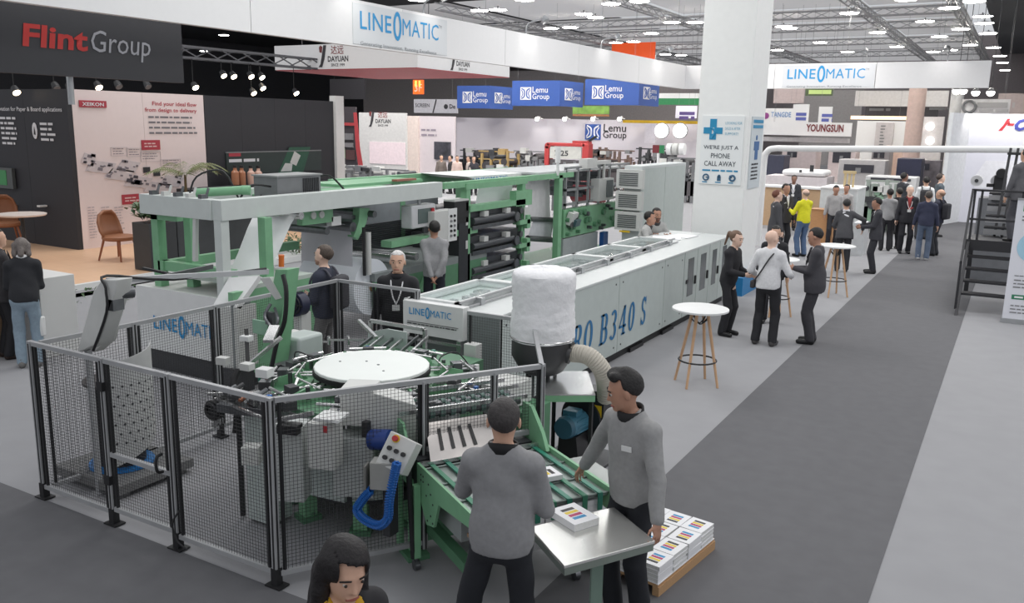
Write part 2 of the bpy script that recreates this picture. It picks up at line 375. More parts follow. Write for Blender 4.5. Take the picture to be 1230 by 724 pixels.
    if collar:
        b = B(); M = ML
        pr = [(math.cos(a)*.074, math.sin(a)*.072, z+.025*max(0, -math.sin(a))) for z in (1.45, 1.512) for a in [i*6.283185/20 for i in range(20)]]
        b.add([L(x*(1.12 if z < 1.47 else 1), y, z) for x, y, z in pr], [(i, (i+1) % 20, 20+(i+1) % 20, 20+i) for i in range(20)])
        o = ob('collar', b, mat(collar, .8), root); md = o.modifiers.new('t', 'SOLIDIFY'); md.thickness = .012; md.offset = 1
    fl = Field(hips+pants, gv, .006).cut(np.array((0, 0, -1.)), (0, 0, .055)).cut(up, L(0, 0, .96)).wrinkle(.003, 26, len(label)+2)
    v, f = fl.mesh(); nmesh('trousers', v, f, mat(leg, .8, noise=.08, scale=25), root)
    for sb in shoes:
        fl = Field(sb, min(gv, .018)).cut(np.array((0, 0, -1.)), (0, 0, .002)); v, f = fl.mesh(); nmesh('shoe', v, f, mat(shoe, .4), root)
    # hair
    if hair:
        hv = min(gv, .014); top_ = [ell(Hd(0, -.016, 1.670), (.0805, .0985, .091), MH3, .03)]
        fwd = MH3 @ np.array((0, 1., 0)); hup = MH3 @ np.array((0, 0, 1.)); hx = MH3 @ np.array((1., 0, 0))
        hm = mat(hcol, .6, noise=.25, scale=60, bump=.3)
        if hair in ('short', 'wavy', 'fringe', 'pony', 'long', 'bob'):
            ext = {'wavy': [cap(Hd(-.04, .04, 1.745), Hd(.05, .055, 1.735), .03, k=.03), cap(Hd(0, -.03, 1.745), Hd(.02, .03, 1.752), .035, k=.03)], 'pony': [ell(Hd(0, -.12, 1.69), (.035, .03, .035), MH3, .02), cap(Hd(0, -.135, 1.69), Hd(0, -.16, 1.50), .028, .014, k=.02)],
                   'long': [cap(Hd(-.075, -.03, 1.66), Hd(-.088, .0, 1.36), .034, .045, k=.04), cap(Hd(.075, -.03, 1.66), Hd(.088, .0, 1.36), .034, .045, k=.04), cap(Hd(0, -.085, 1.66), Hd(0, -.10, 1.30), .05, .06, k=.05), cap(Hd(-.05, -.07, 1.6), Hd(-.05, -.09, 1.32), .05, .055, k=.05), cap(Hd(.05, -.07, 1.6), Hd(.05, -.09, 1.32), .05, .055, k=.05), ell(Hd(0, .0, 1.69), (.086, .094, .085), MH3, .03)],
                   'bob': [cap(Hd(-.07, -.04, 1.66), Hd(-.07, -.03, 1.54), .035, .04, k=.04), cap(Hd(.07, -.04, 1.66), Hd(.07, -.03, 1.54), .035, .04, k=.04), cap(Hd(0, -.09, 1.66), Hd(0, -.09, 1.53), .04, k=.04)]}.get(hair, [])
            fl = Field(top_+ext, hv)
            X, Y, Z = fl.ax[0][:, None, None], fl.ax[1][None, :, None], fl.ax[2][None, None, :]
            c = Hd(0, 0, 1.665); px = (X-c[0])*hx[0]+(Y-c[1])*hx[1]+(Z-c[2])*hx[2]; py = (X-c[0])*fwd[0]+(Y-c[1])*fwd[1]+(Z-c[2])*fwd[2]; pz = (X-c[0])*hup[0]+(Y-c[1])*hup[1]+(Z-c[2])*hup[2]
            # the face side is left free below the hairline; short hair also ends at the nape and above the ears
            facecut = np.minimum(py-(.0 if hair == 'long' else .012), (.067 if hair != 'long' else .078)-pz+.35*np.clip(.04-py, -.02, .03)+(.30*px if hair == 'long' else .0))
            fl.g = np.maximum(fl.g, np.minimum(facecut, (.066 if hair == 'long' else 9)-np.abs(px)))
            if hair in ('short', 'wavy', 'fringe'): fl.g = np.maximum(fl.g, np.maximum(-.095-pz, -.040-1.0*(-.03-py)-pz))
            if hair == 'fringe': fl.g = np.maximum(fl.g, pz-.02)
            v, f = fl.wrinkle(.002, 70, 3).mesh(); nmesh('hair', v, f, hm, root)
    if beard:
        fl = Field([ell(Hd(0, .030, 1.600), (.0595, .0675, .0735), MH3, .03), cap(Hd(0, .078, 1.55), Hd(0, .07, 1.56), .0215, k=.03), cap(Hd(-.024, .090, 1.592), Hd(.024, .090, 1.592), .0085, k=.008)], min(gv, .012))
        X, Y, Z = fl.ax[0][:, None, None], fl.ax[1][None, :, None], fl.ax[2][None, None, :]; fwd = MH3 @ np.array((0, 1., 0)); hup = MH3 @ np.array((0, 0, 1.)); c = Hd(0, 0, 1.6)
        py = (X-c[0])*fwd[0]+(Y-c[1])*fwd[1]+(Z-c[2])*fwd[2]; pz = (X-c[0])*hup[0]+(Y-c[1])*hup[1]+(Z-c[2])*hup[2]
        fl.g = np.maximum(fl.g, np.maximum(pz-(.0-.6*np.clip(py-.05, -.1, .1)*0), -py)); v, f = fl.mesh(); nmesh('beard', v, f, mat(beard, .8), root)
    if detail:
        for sx in (-1, 1):
            b = B(); b.sph((0, 0, 0), .0105, 10); b.xf(Matrix.Translation(Hd(sx*.033, .079, 1.645))); e = ob('eye', b, mat((196, 186, 178), .3), root)
            b = B(); b.sph((0, 0, 0), .0078, 8); b.xf(Matrix.Translation(Hd(sx*.033, .0865, 1.644))); ob('iris', b, mat((38, 26, 20), .2), e)
            b = B(); b.tube([Hd(sx*.016, .094, 1.6665), Hd(sx*.035, .093, 1.671), Hd(sx*.056, .078, 1.665)], .004, 5); ob('eyebrow', b, mat((30, 25, 22), .7), root)
        b = B(); b.tube([Hd(-.026, .086, 1.571), Hd(0, .097, 1.574), Hd(.026, .086, 1.571)], .005, 6); ob('lips', b, mat((150, 82, 74), .5), root)
    if back:                                   # backpack
        b = B(); b.cb((0, 0, 0), (.30*w_, .15, .42)); b.xf(ML @ Matrix.Translation((0, -.205, 1.20))); o = ob('backpack', b, mat(bcol, .8), root, bev=.05)
        b = B()
        for sx in (-1, 1): b.tube([L(sx*.10, -.14, 1.40), L(sx*.105, -.06, 1.49), L(sx*.105, .075, 1.43), L(sx*.12, .135, 1.28), L(sx*.15, .05, 1.08)], .014, 6)
        ob('shoulder_strap', b, mat(back, .8), o)
    if lanyard:
        b = B()
        for sx in (-1, 1): b.tube([L(sx*.062, -.02, 1.49), L(sx*.07, .075, 1.43), L(sx*.045, .136+belly, 1.28), L(0, .142+belly, 1.17)], .008, 5)
        ly = ob('lanyard', b, mat(lanyard, .7), root)
        b = B(); b.cb((0, 0, 0), (.085, .008, .07)); b.xf(ML @ Matrix.Translation((0, .15+belly, 1.13))); ob('badge', b, WHITE, ly)
    if badge:
        b = B(); b.cb((0, 0, 0), (.07, .008, .035)); b.xf(ML @ Matrix.Translation((-.075, .118+belly*.6, 1.30)) @ Matrix.Rotation(R(16), 4, 'Z')); ob('name_badge', b, WHITE, root)
    if strap:
        b = B(); b.tube([L(.10, -.02, 1.475), L(.03, -.135, 1.36), L(-.09, -.145, 1.14), L(-.185, -.08, 1.0), L(-.2, .0, .95)], .012, 6); b.tube([L(.10, -.02, 1.475), L(.08, .1, 1.38), L(-.08, .145, 1.14), L(-.19, .04, .97)], .012, 6)
        o = ob('crossbody_strap', b, mat(strap, .7), root)
        b = B(); b.cb((0, 0, 0), (.07, .16, .12)); b.xf(ML @ Matrix.Translation((-.225, .0, .93))); ob('pouch', b, mat(strap, .7), o, bev=.02)
    return root
# ------------------------------------------------------------------ the hall
b = B(); b.box(-80, 30, -14, 112, -.3, 0); ST('floor', b, mat((152, 152, 155), .85, noise=.03, scale=3))
b = B(); b.box(-30, -2.54, -12, 3.94, 0, .006); b.box(-2.54, -.56, -12, 60, 0, .006); ST('floor_aisle', b, mat((100, 100, 103), .9, noise=.05, scale=6))
for x0, x1 in ((-80, -29.9), (-3.3, 30)): b = B(); b.box(x0, x1, 30, 112, 11.6, 11.9); ST('ceiling', b, mat((96, 97, 100), .9))
b = B(); b.box(-80, 30, 111, 111.3, 0, 13.6); ST('wall_back', b, mat((150, 142, 142), .9))
b = B(); b.box(-80.3, -80, 10, 112, 0, 13.6); ST('wall_left', b, mat((90, 90, 94), .9))
# stretched ceiling cloth over the stands, one bay between each pair of trusses
cl = mat((222, 218, 216), .9, noise=.021)
_nt = cl.node_tree; _tb = _nt.nodes.new('ShaderNodeBsdfTranslucent'); _tb.inputs[0].default_value = (.84, .82, .81, 1); _mx = _nt.nodes.new('ShaderNodeMixShader'); _mx.inputs[0].default_value = .75
_nt.links.new(_nt.nodes['Principled BSDF'].outputs[0], _mx.inputs[1]); _nt.links.new(_tb.outputs[0], _mx.inputs[2]); _nt.links.new(_mx.outputs[0], _nt.nodes['Material Output'].inputs['Surface'])
for (x0, x1) in ((-29.8, -26.2), (-25.8, -17.1), (-16.7, -7.6), (-7.3, -3.5)):
    for (y0, y1) in ((38, 46.7), (47.2, 52.8), (53.2, 61.7), (62.2, 71.7), (72.2, 84)):
        b = B(); b.add([(x0, y0, 9.15), (x1, y0, 9.15), (x1, y1, 9.15), (x0, y1, 9.15)], [(0, 3, 2, 1)]); ST('ceiling_bay', b, cl)
def truss(p, q, sz=.34, n=None, label='', m=ALU):
    p, q = Vector(p), Vector(q); r = T('lighting_truss', label, 'truss', p, 0, 'lighting trusses under the ceiling cloth'); x, y, d = frame(q-p); L = (q-p).length; n = n or max(4, int(L/.9))
    c = [x*sx*sz/2+y*sy*sz/2 for sx, sy in ((-1, -1), (1, -1), (1, 1), (-1, 1))]
    for k in c: ob('chord', B().bar(p+k, q+k, .055), m, r)
    b = B()
    for i in range(n):
        for k in range(4):
            b.bar(p+d*L*i/n+c[k], p+d*L*(i+1)/n+c[(k+1) % 4], .03)
    ob('lacing', b, m, r)
    return r
TM = mat((176, 176, 178), .45, .3)
for x, s in ((-3.4, 'at the right edge of the grey ceiling cloth'), (-7.45, 'second from the right edge of the grey ceiling cloth'), (-16.9, 'just left of the white column'), (-26, 'farthest left above the white fascia')): truss((x, 37, 8.85), (x, 84, 8.85), label='long lengthwise box truss '+s, m=TM, n=46)
for y, s in ((47, 'nearest'), (53, 'second nearest'), (62, 'third nearest'), (72, 'farthest')): truss((-29.8, y, 8.85), (-3.4, y, 8.85), label=s+' of the box trusses crossing the hall under the cloth', m=TM, n=32)
LAMP = mat((255, 250, 240), emit=62, noise=0)
def lamp(p, r=.46, label='round white lamp hanging under the hall ceiling', g='hall ceiling lamps'):
    t = T('ceiling_lamp', label, 'lamp', p, 0, g)
    ob('lamp_shade', B().lathe([(.05, .16), (.14, .14), (r*.8, .08), (r, .01), (r*.96, .01), (r*.7, .07)], p, 16), mat((200, 200, 200), .5), t)
    ob('lamp_disc', B().lathe([(r*.93, .03), (r*.93, .045)], p, 16), LAMP, t)
    ob('hanger', B().cyl(p+V(0, 0, .16), p+V(0, 0, .22), .03, n=6), DARK, t)
    return t
L0 = None; cnt_ = [0, 0]
for (x, y) in sorted([(502, 1), (576, 14), (598, 13), (630, 1), (662, 35), (685, 34), (701, 18), (715, 22), (734, 6), (768, 3), (782, 41), (761, 51), (740, 52), (807, 28), (835, 28), (818, 67), (799, 66), (1020, 17), (941, 33), (948, 35), (985, 52), (934, 61), (1018, 63), (1054, 40), (1111, 27), (1077, 57), (1128, 45), (1140, 11), (1154, 36), (1121, 63), (1141, 61), (1165, 55), (1088, 1), (1170, 3), (1180, 21), (1182, 29), (1187, 41), (1193, 58), (1201, 68), (1204, 76), (1207, 85)]):
    p = at(x, y, Z=8.45); sd_ = int(x > 880); cnt_[sd_] += 1; lb_ = 'round hall ceiling lamp, '+ORD[cnt_[sd_]-1]+' from the left among those '+('right' if sd_ else 'left')+' of the column'
    if L0 is None: L0 = lamp(p, label=lb_)
    else: dup(L0, p, label=lb_)
L1 = lamp(at(269, 43, Z=8.5), .34, 'round white lamp above the dark stand at the left, right one of two', None)
dup(L1, at(245, 62, Z=8.5), label='round white lamp above the dark stand at the left, lower left one of two')
# white column
b = B(); b.box(-5.52, -4.52, 16.6, 17.75, 0, 13.6); ST('pillar', b, mat((243, 244, 242), .55, noise=.015), bev=.01)
b = B(); b.box(-5.66, -4.38, 16.46, 17.89, 0, .36); ST('trim_1', b, BLUE)
po = T('service_poster', 'poster on the white column: we are just a phone call away', 'poster', (-5.0, 16.59, 2.3))
b = B(); b.box(-5.42, -4.60, 16.58, 16.598, 2.12, 3.42); ob('sheet', b, mat((238, 241, 241), .5, noise=0), po)
bl = mat((42, 142, 186), .5, noise=0)
b = B()
for (x0, x1, z0, z1) in ((-5.26, -5.13, 3.2, 3.36), (-5.26, -5.13, 2.97, 3.08), (-5.38, -5.22, 3.08, 3.2), (-5.17, -5.01, 3.08, 3.2)): b.box(x0, x1, 16.572, 16.58, z0, z1)
b.tube([(-5.24, 16.575, 3.2), (-5.16, 16.575, 3.12), (-5.21, 16.575, 3.0)], .02, 6); ob('cross_emblem', b, bl, po)
for i, s in enumerate(('LOOKING FOR', 'SALES & AFTER', 'SUPPORT?')): txt(po, s, (-4.96, 16.578, 3.26-i*.10), 0, .32-.03*i, .05, mat((120, 176, 200), .6, noise=0))
for s, z, wd in (("WE'RE JUST A", 2.77, .68), ('PHONE', 2.62, .37), ('CALL AWAY', 2.47, .62)): txt(po, s, (-5.02, 16.578, z), 0, wd, .095, mat((60, 70, 80), .6, noise=0), align='C', bold=.004)
bars(po, (-5.36, 16.578, 2.37), 0, .7, 1, .1, .03, bl, ragged=0)
for i, x in enumerate((-5.28, -5.02, -4.76)):
    b = B()
    if i == 0: b.torus((x, 16.575, 2.25), .055, .014, 'y', 20); b.box(x, x+.05, 16.57, 16.58, 2.24, 2.26)
    elif i == 1: b.box(x-.035, x+.035, 16.57, 16.58, 2.19, 2.27); b.cyl((x, 16.57, 2.28), (x, 16.58, 2.28), .03, n=12)
    else: b.torus((x, 16.575, 2.25), .05, .018, 'y', 20); b.box(x-.06, x-.01, 16.57, 16.58, 2.25, 2.3)
    ob('icon', b, mat((60, 100, 130), .6, noise=0), po); bars(po, (x-.07, 16.578, 2.15), 0, .14, 1, .1, .02, bl, seed=i)
p2 = T('side_poster', 'narrow poster on the aisle side of the white column', 'poster', (-4.51, 17.1, 2.3))
b = B(); b.box(-4.518, -4.50, 16.78, 17.6, 2.05, 3.42); ob('sheet', b, mat((206, 214, 218), .5, noise=0), p2)
ob('band', B().box(-4.5, -4.492, 16.85, 17.55, 3.2, 3.26).box(-4.5, -4.492, 16.85, 17.55, 3.3, 3.36), bl, p2)
ob('figure_mark', B().cyl((-4.5, 17.15, 3.02), (-4.492, 17.15, 3.02), .05).box(-4.5, -4.492, 17.0, 17.35, 2.78, 2.95).box(-4.5, -4.492, 17.08, 17.28, 2.6, 2.78), mat((70, 110, 160), .6, noise=0), p2)
bars(p2, (-4.498, 16.9, 2.5), R(90), .6, 5, .07, .03, INK, seed=5)
# ------------------------------------------------------------------ overhead fascia ring of the stand
fa = T('overhead_fascia', 'long white fascia hung over the stand with blue lettering and tagline panels', 'fascia', (-13.7, 20, 4.9))
fm = mat((226, 226, 227), .5, noise=.01)
for y0, y1 in ((3, 8), (8, 13), (13, 18), (18, 23), (23, 28), (28, 33.5), (33.5, 39.1)): ob('fascia_panel', B().box(-13.86, -13.7, y0+.008, y1-.008, 4.9, 5.93), fm, fa)
for x0, x1 in ((-13.86, -9.7), (-9.68, -5.6), (-5.58, -1.45)): ob('fascia_panel', B().box(x0, x1, 39.1, 39.25, 4.9, 5.93), fm, fa)
for y in (6, 14, 22, 30, 38): ob('hanging_wire', B().cyl((-13.78, y, 5.93), (-13.78, y, 9.0), .005, n=5), GREY, fa)
for x in (-11, -7, -3.4): ob('hanging_wire', B().cyl((x, 39.17, 5.93), (x, 39.17, 8.8), .005, n=5), GREY, fa)
for k, y in enumerate((16, 19, 24.4, 30, 35.5)): ob('lamp_arm', B().tube([(-13.8, y, 5.93), (-13.7, y, 6.25), (-13.2, y, 6.35)], .025, 6).cyl((-13.2, y, 6.4), (-13.1, y, 6.28), .1, .13), ALU, fa)
for x in (-10, -6, -3): ob('lamp_arm', B().tube([(x, 39.2, 5.93), (x, 39.1, 6.25), (x, 38.5, 6.35)], .025, 6).cyl((x, 38.5, 6.42), (x, 38.42, 6.3), .1, .14), ALU, fa)
LB = mat((36, 146, 204), .45, noise=0); LG = mat((120, 124, 130), .5, noise=0)
def brand(par, p, rz, wd, ht, m=LB, tag=True, mg=LG):
    """the stand's word mark: letters round a tall ring"""
    p = Vector(p); d = V(math.cos(rz), math.sin(rz), 0); n = V(math.sin(rz), -math.cos(rz), 0)*.006
    txt(par, 'LINE', p, rz, wd*.37, ht, m, bold=.008, sp=1.05, name='lettering'); txt(par, 'MATIC', p+d*wd*.51, rz, wd*.49, ht, m, bold=0, sp=1.05)
    b = B(); c = p+d*wd*.445+V(0, 0, ht*.48); N = 26; vs = []
    for i in range(N):
        a = 6.283185*i/N
        for rr in (1, .62): vs.append(c+d*math.cos(a)*wd*.052*(1 if rr == 1 else .52)+V(0, 0, math.sin(a)*ht*(.86 if rr == 1 else .60))+n)
    b.add(vs, [(2*i, 2*((i+1) % N), 2*((i+1) % N)+1, 2*i+1) for i in range(N)]); ob('ring_letter', b, m, par, flat=True)
    if tag:
        txt(par, 'Generating Innovation, Running Excellence', p+V(0, 0, -ht*.95), rz, wd*.97, ht*.26, mg)
        txt(par, 'TM', p+d*wd*1.005+V(0, 0, ht*.8), rz, wd*.04, ht*.2, mg)
for (p, rz, x) in (((-13.69, 18.0, 5.35), R(90), 0), ((-10.0+.35, 39.09, 5.36), 0, 1)):
    if not x:
        y0 = at(432, 40, X=-13.7).y; y1 = at(526, 40, X=-13.7).y; wd = y1-y0
        ob('print_panel', B().box(-13.698, -13.685, y0-.25, y1+.4, 4.95, 5.86), mat((216, 219, 222), .25, noise=0), fa); brand(fa, (-13.683, y0, 5.30), rz, wd, .40)
    else:
        x0 = at(946, 90, Y=39.1).x; x1 = at(1039, 90, Y=39.1).x
        ob('print_panel', B().box(x0-.2, x1+.4, 39.085, 39.098, 4.95, 5.86), mat((212, 214, 217), .25, noise=0), fa); brand(fa, (x0, 39.083, 5.30), rz, x1-x0, .40)
def spot(p, tgt, e, a=50, col=(1, .97, .92), r=.08):
    l = bpy.data.lights.new('spotlight', 'SPOT'); l.energy = e; l.spot_size = R(a); l.spot_blend = .8; l.color = col; l.shadow_soft_size = r
    o = lin_obj('spotlight_beam', l); o.location = p; o.rotation_euler = (Vector(tgt)-Vector(p)).to_track_quat('-Z', 'Y').to_euler()
for y in (16, 19, 24.4, 30, 35.5): spot((-13.1, y, 6.28), (-13.75, y, 5.6), 30, 100)
for x in (-10, -6, -3): spot((x, 38.4, 6.3), (x, 39.1, 5.6), 22, 100)
# ------------------------------------------------------------------ printing stand with wooden floor (left)
pf = T('wooden_platform', 'raised pale wooden floor of the black printing stand, white edge', 'platform', (-17, 12, 0))
for i in range(10):
    ob('floor_board', B().box(-22+i*.7, -22+(i+1)*.7-.004, 7.2, 22, 0, .10), mat((222, 182, 148), .45, noise=.05, scale=2, kind='wood'), pf)
ob('edge_trim', B().box(-15.0, -14.9, 7.2, 22, 0, .11), WHITE, pf)
BLK = mat((47, 47, 52), .6, noise=.03); WTX = mat((225, 225, 228), .6, noise=0, emit=0)
w1 = T('exhibition_wall', 'black stand wall with white print and an oval icon', 'wall panel', (-20.5, 12.4, .1))
for i in range(3): ob('wall_panel', B().box(-24+i*1.7, -24+(i+1)*1.7-.006, 12.3, 12.42, .1, 3.78), BLK, w1)
def wpt(x, y, Y=12.29): return at(x, y, Y=Y)
q0, q1 = wpt(2, 132), wpt(74, 128); txt(w1, 'Innovation for Paper & Board applications', (q0.x-.35, 12.29, q0.z-.05), 0, q1.x-q0.x+.35, .13, WTX, bold=.01)
for k, (x, y, wd, rows) in enumerate(((0, 143, .7, 3), (2, 161, .7, 3), (48, 150, .62, 4))):
    q = wpt(x, y); bars(w1, (q.x, 12.29, q.z), 0, wd, rows, .12, .055, WTX, seed=k+3, ragged=.3)
q = wpt(42, 157); b = B(); b.lathe([(.1, 0), (.1, .008)], (0, 0, 0), 20); b.xf(Matrix.Translation((q.x, 12.29, q.z)) @ Matrix.Diagonal((1, 1, 1.9, 1)) @ Matrix.Rotation(R(90), 4, 'X')); ob('oval_icon', b, WTX, w1)
b = B().prism([(q.x-.035, 12.275, q.z-.09), (q.x+.035, 12.275, q.z-.09), (q.x, 12.275, q.z+.10)], (0, 0, 0), (0, -.004, 0)); ob('icon_mark', b, BLK, w1)
sc = T('wall_screen', 'dark screen with green picture on the black wall at the far left', 'screen', wpt(2, 214, 12.2))
q, q2 = wpt(-16, 200, 12.2), wpt(16, 227, 12.2)
ob('screen_panel', B().box(q.x, q2.x, 12.2, 12.28, q2.z, q.z), mat((84, 88, 88), .3), sc); ob('picture', B().box(q.x+.1, q2.x-.24, 12.19, 12.2, q2.z+.08, q.z-.06), mat((52, 120, 70), .3, emit=.2), sc)
for k, (x, y) in enumerate(((12, 246), (55, 247))):
    q = wpt(x, y); S('wall_shelf', ('long' if k == 0 else 'tiny')+' white shelf strip on the black printing stand wall', 'shelf', B().box(q.x-.25*(1-k*.8), q.x+.3*(1-k*.8), 12.1, 12.29, q.z-.02, q.z+.02), WHITE)
wh = mat((232, 216, 214), .6, noise=.01)
w2 = T('graphic_wall', 'pinkish white stand wall with red slogans and workflow graphics', 'wall panel', (-18.9, 14.2, .1))
for i in range(2): ob('wall_panel', B().box(-19.02, -18.9, 12.42+i*1.87, 12.42+(i+1)*1.87-.006, .1, 3.78), wh, w2)
def gp(x, y): return at(x, y, X=-18.89)
RT = mat((176, 60, 72), .6, noise=0)
def gtext(s, x0, x1, y, ht, m, bold=0): a, c = gp(x0, y), gp(x1, y); txt(w2, s, (-18.885, a.y, a.z), R(90), c.y-a.y, ht, m, bold=bold)
a, c = gp(95, 128.5), gp(127, 120.5); ob('logo_plate', B().box(-18.89, -18.87, a.y, c.y, a.z, a.z+.155), RT, w2)
txt(w2, 'XEIKON', (-18.866, gp(98, 127).y, gp(98, 127).z), R(90), gp(124, 127).y-gp(98, 127).y, .085, WTX, bold=.02)
gtext('Find your ideal flow', 183, 236, 128, .13, RT, .012); gtext('from design to delivery', 174, 236, 135.5, .13, RT, .012)
a = gp(178, 141.5); bars(w2, (-18.885, a.y, a.z), R(90), gp(237, 141).y-a.y, 4, .13, .045, mat((120, 116, 120), .6, noise=0), seed=9, ragged=.25)
for x, y in ((181, 174), (158, 239)):
    a = gp(x, y); ob('red_callout', B().box(-18.89, -18.875, a.y-.27, a.y+.27, a.z-.12, a.z+.12), RT, w2); bars(w2, (-18.87, a.y-.2, a.z+.02), R(90), .4, 2, .07, .03, mat((226, 190, 190), .6, noise=0), seed=int(x))
b = B()
for (x, y, wd, ht) in ((143, 182, .34, .2), (161, 183, .3, .2), (181, 188, .48, .24), (205, 196, .5, .2)):
    a = gp(x, y); bars(w2, (-18.885, a.y-wd/2, a.z+.06), R(90), wd, 3, .06, .02, mat((150, 140, 144), .6, noise=0), seed=int(x)+1)
    for z in (-ht/2, ht/2): b.box(-18.89, -18.882, a.y-wd/2-.05, a.y+wd/2+.05, a.z+z-.004, a.z+z+.004)
    for y_ in (-wd/2-.05, wd/2+.05): b.box(-18.89, -18.882, a.y+y_-.004, a.y+y_+.004, a.z-ht/2, a.z+ht/2)
ob('frame_lines', b, mat((190, 180, 182), .6, noise=0), w2)
rn = random.Random(4)                          # the row of machines printed on the wall: slanted trays with dark devices
for k, (x, y, wd) in enumerate(((106, 190, .4), (121, 199, .85), (143, 208, .85), (154, 198, .7), (166, 217, .85), (189, 224, .85), (206, 216, .8))):
    a = gp(x, y); b = B(); h = .26
    b.prism([(-18.885, a.y-wd/2, a.z-h*.4), (-18.885, a.y+wd*.25, a.z-h*.75), (-18.885, a.y+wd/2, a.z+h*.15), (-18.885, a.y-wd*.2, a.z+h*.5)], (0, 0, 0), (.004, 0, 0)); ob('printed_tray', b, mat((206, 196, 198), .6, noise=.05), w2)
    b = B()
    for i in range(9): y_, z_ = rn.uniform(-.4, .35)*wd, rn.uniform(-.45, .3)*h; s_ = rn.uniform(.02, .07)*(1.5 if k == 4 else 1); b.prism([(-18.878, a.y+y_-s_, a.z+z_), (-18.878, a.y+y_+s_, a.z+z_-s_*.4), (-18.878, a.y+y_+s_*1.2, a.z+z_+s_*.7), (-18.878, a.y+y_-s_*.6, a.z+z_+s_)], (0, 0, 0), (.003, 0, 0))
    ob('printed_device', b, mat((70, 68, 76) if k == 4 else (120, 114, 122), .6, noise=.2), w2)
for x, y in ((176, 204), (188, 208)): a = gp(x, y); ob('printed_device', B().box(-18.885, -18.877, a.y-.1, a.y+.1, a.z-.07, a.z+.07), INK, w2)
for x in (105, 121, 137): a = gp(x, 250); bars(w2, (-18.885, a.y, a.z), R(90), .25, 12, .065, .025, mat((190, 178, 182), .6, noise=0), seed=x)
w3 = T('dark_screen_wall', 'tall charcoal stand wall with wide green graphic band and bottles in front', 'wall panel', (-18.9, 18.8, .1))
for i in range(4): ob('wall_panel', B().box(-19.02, -18.9, 16.18+i*1.26, 16.18+(i+1)*1.26-.005, .1, 3.78), BLK, w3)
a, c = gp(272, 209), gp(385, 183); ob('video_band', B().box(-18.9, -18.86, a.y, c.y, a.z-.02, c.z+.05), mat((44, 56, 54), .35), w3)
ob('band_edge', B().box(-18.9, -18.85, a.y, c.y, c.z+.05, c.z+.08), GREY, w3)
a = gp(274, 188); ob('red_mark', B().box(-18.86, -18.85, a.y, a.y+.42, a.z, a.z+.09), RT, w3); bars(w3, (-18.855, gp(274, 195).y, gp(274, 195).z), R(90), 1.1, 1, .1, .085, WTX, ragged=0)
a = gp(350, 193); ob('picture_mark', B().prism([(-18.86, a.y-.6, a.z-.35), (-18.86, a.y+.45, a.z-.35), (-18.86, a.y+.8, a.z+.4), (-18.86, a.y-.1, a.z+.4)], (0, 0, 0), (.006, 0, 0)), mat((40, 86, 66), .4), w3)
ob('picture_sheet', B().prism([(-18.85, a.y-.1, a.z-.05), (-18.85, a.y+.15, a.z-.15), (-18.85, a.y+.35, a.z+.15), (-18.85, a.y+.1, a.z+.28)], (0, 0, 0), (.006, 0, 0)), OFFW, w3)
ob('picture_sheet', B().prism([(-18.85, a.y-.5, a.z-.3), (-18.85, a.y-.05, a.z-.3), (-18.85, a.y+.0, a.z-.08), (-18.85, a.y-.3, a.z-.06)], (0, 0, 0), (.006, 0, 0)), OFFW, w3)
b = B(); b.box(-19.05, -18.80, 21.22, 21.6, .1, 3.95); S('stand_column', 'white square column ending the black stand wall', 'column', b, WHITE)
for k, x in enumerate((283, 291, 302, 311)):
    q = at(x, 222, X=-18.4); t = T('sample_bottle', ('brown glass' if k < 2 else 'pale pink')+' sample bottle on ledge before the charcoal wall, '+('left' if k % 2 == 0 else 'right')+' one of its pair', 'bottle', q, 0, 'bottles before the charcoal wall')
    ob('bottle_body', B().lathe([(.10, 0), (.105, .03), (.105, .34), (.05, .40), (.05, .46)], q, 12), mat((172, 118, 88) if k < 2 else (214, 176, 160), .3), t); ob('bottle_cap', B().cyl(q+V(0, 0, .46), q+V(0, 0, .53), .055, n=10), BLACK, t)
q = at(300, 222, X=-18.4); S('display_ledge', 'long dark ledge under the bottles at the charcoal wall', 'shelf', B().box(-18.7, -18.1, q.y-2.2, q.y+3.4, .1, q.z), BLK)
fb = T('overhead_banner', 'big charcoal overhead banner with red and grey two-word lettering', 'banner', (-15.55, 9, 3.9))
ob('banner_face', B().box(-15.7, -15.55, 3, at(219, 60, X=-15.55).y, 3.91, 5.35), mat((66, 66, 70), .6, noise=.02), fb)
def fp(x, y): return at(x, y, X=-15.54)
a, c = fp(27, 56), fp(107, 56); txt(fb, 'Flint', (-15.54, a.y, fp(27, 54).z-.02), R(90), c.y-a.y-.02, .40, mat((206, 60, 56), .5, noise=0), bold=.03, shear=.1)
a2, c2 = fp(110, 60), fp(181, 64); txt(fb, 'Group', (-15.54, a2.y, fp(110, 61).z-.14), R(90), c2.y-a2.y, .53, mat((178, 178, 184), .5, noise=0), shear=.15)
ob('hanging_pole', B().cyl((-15.9, fp(98, 98).y, 3.4), (-15.9, fp(98, 98).y, 4.2), .06), ALU, fb)
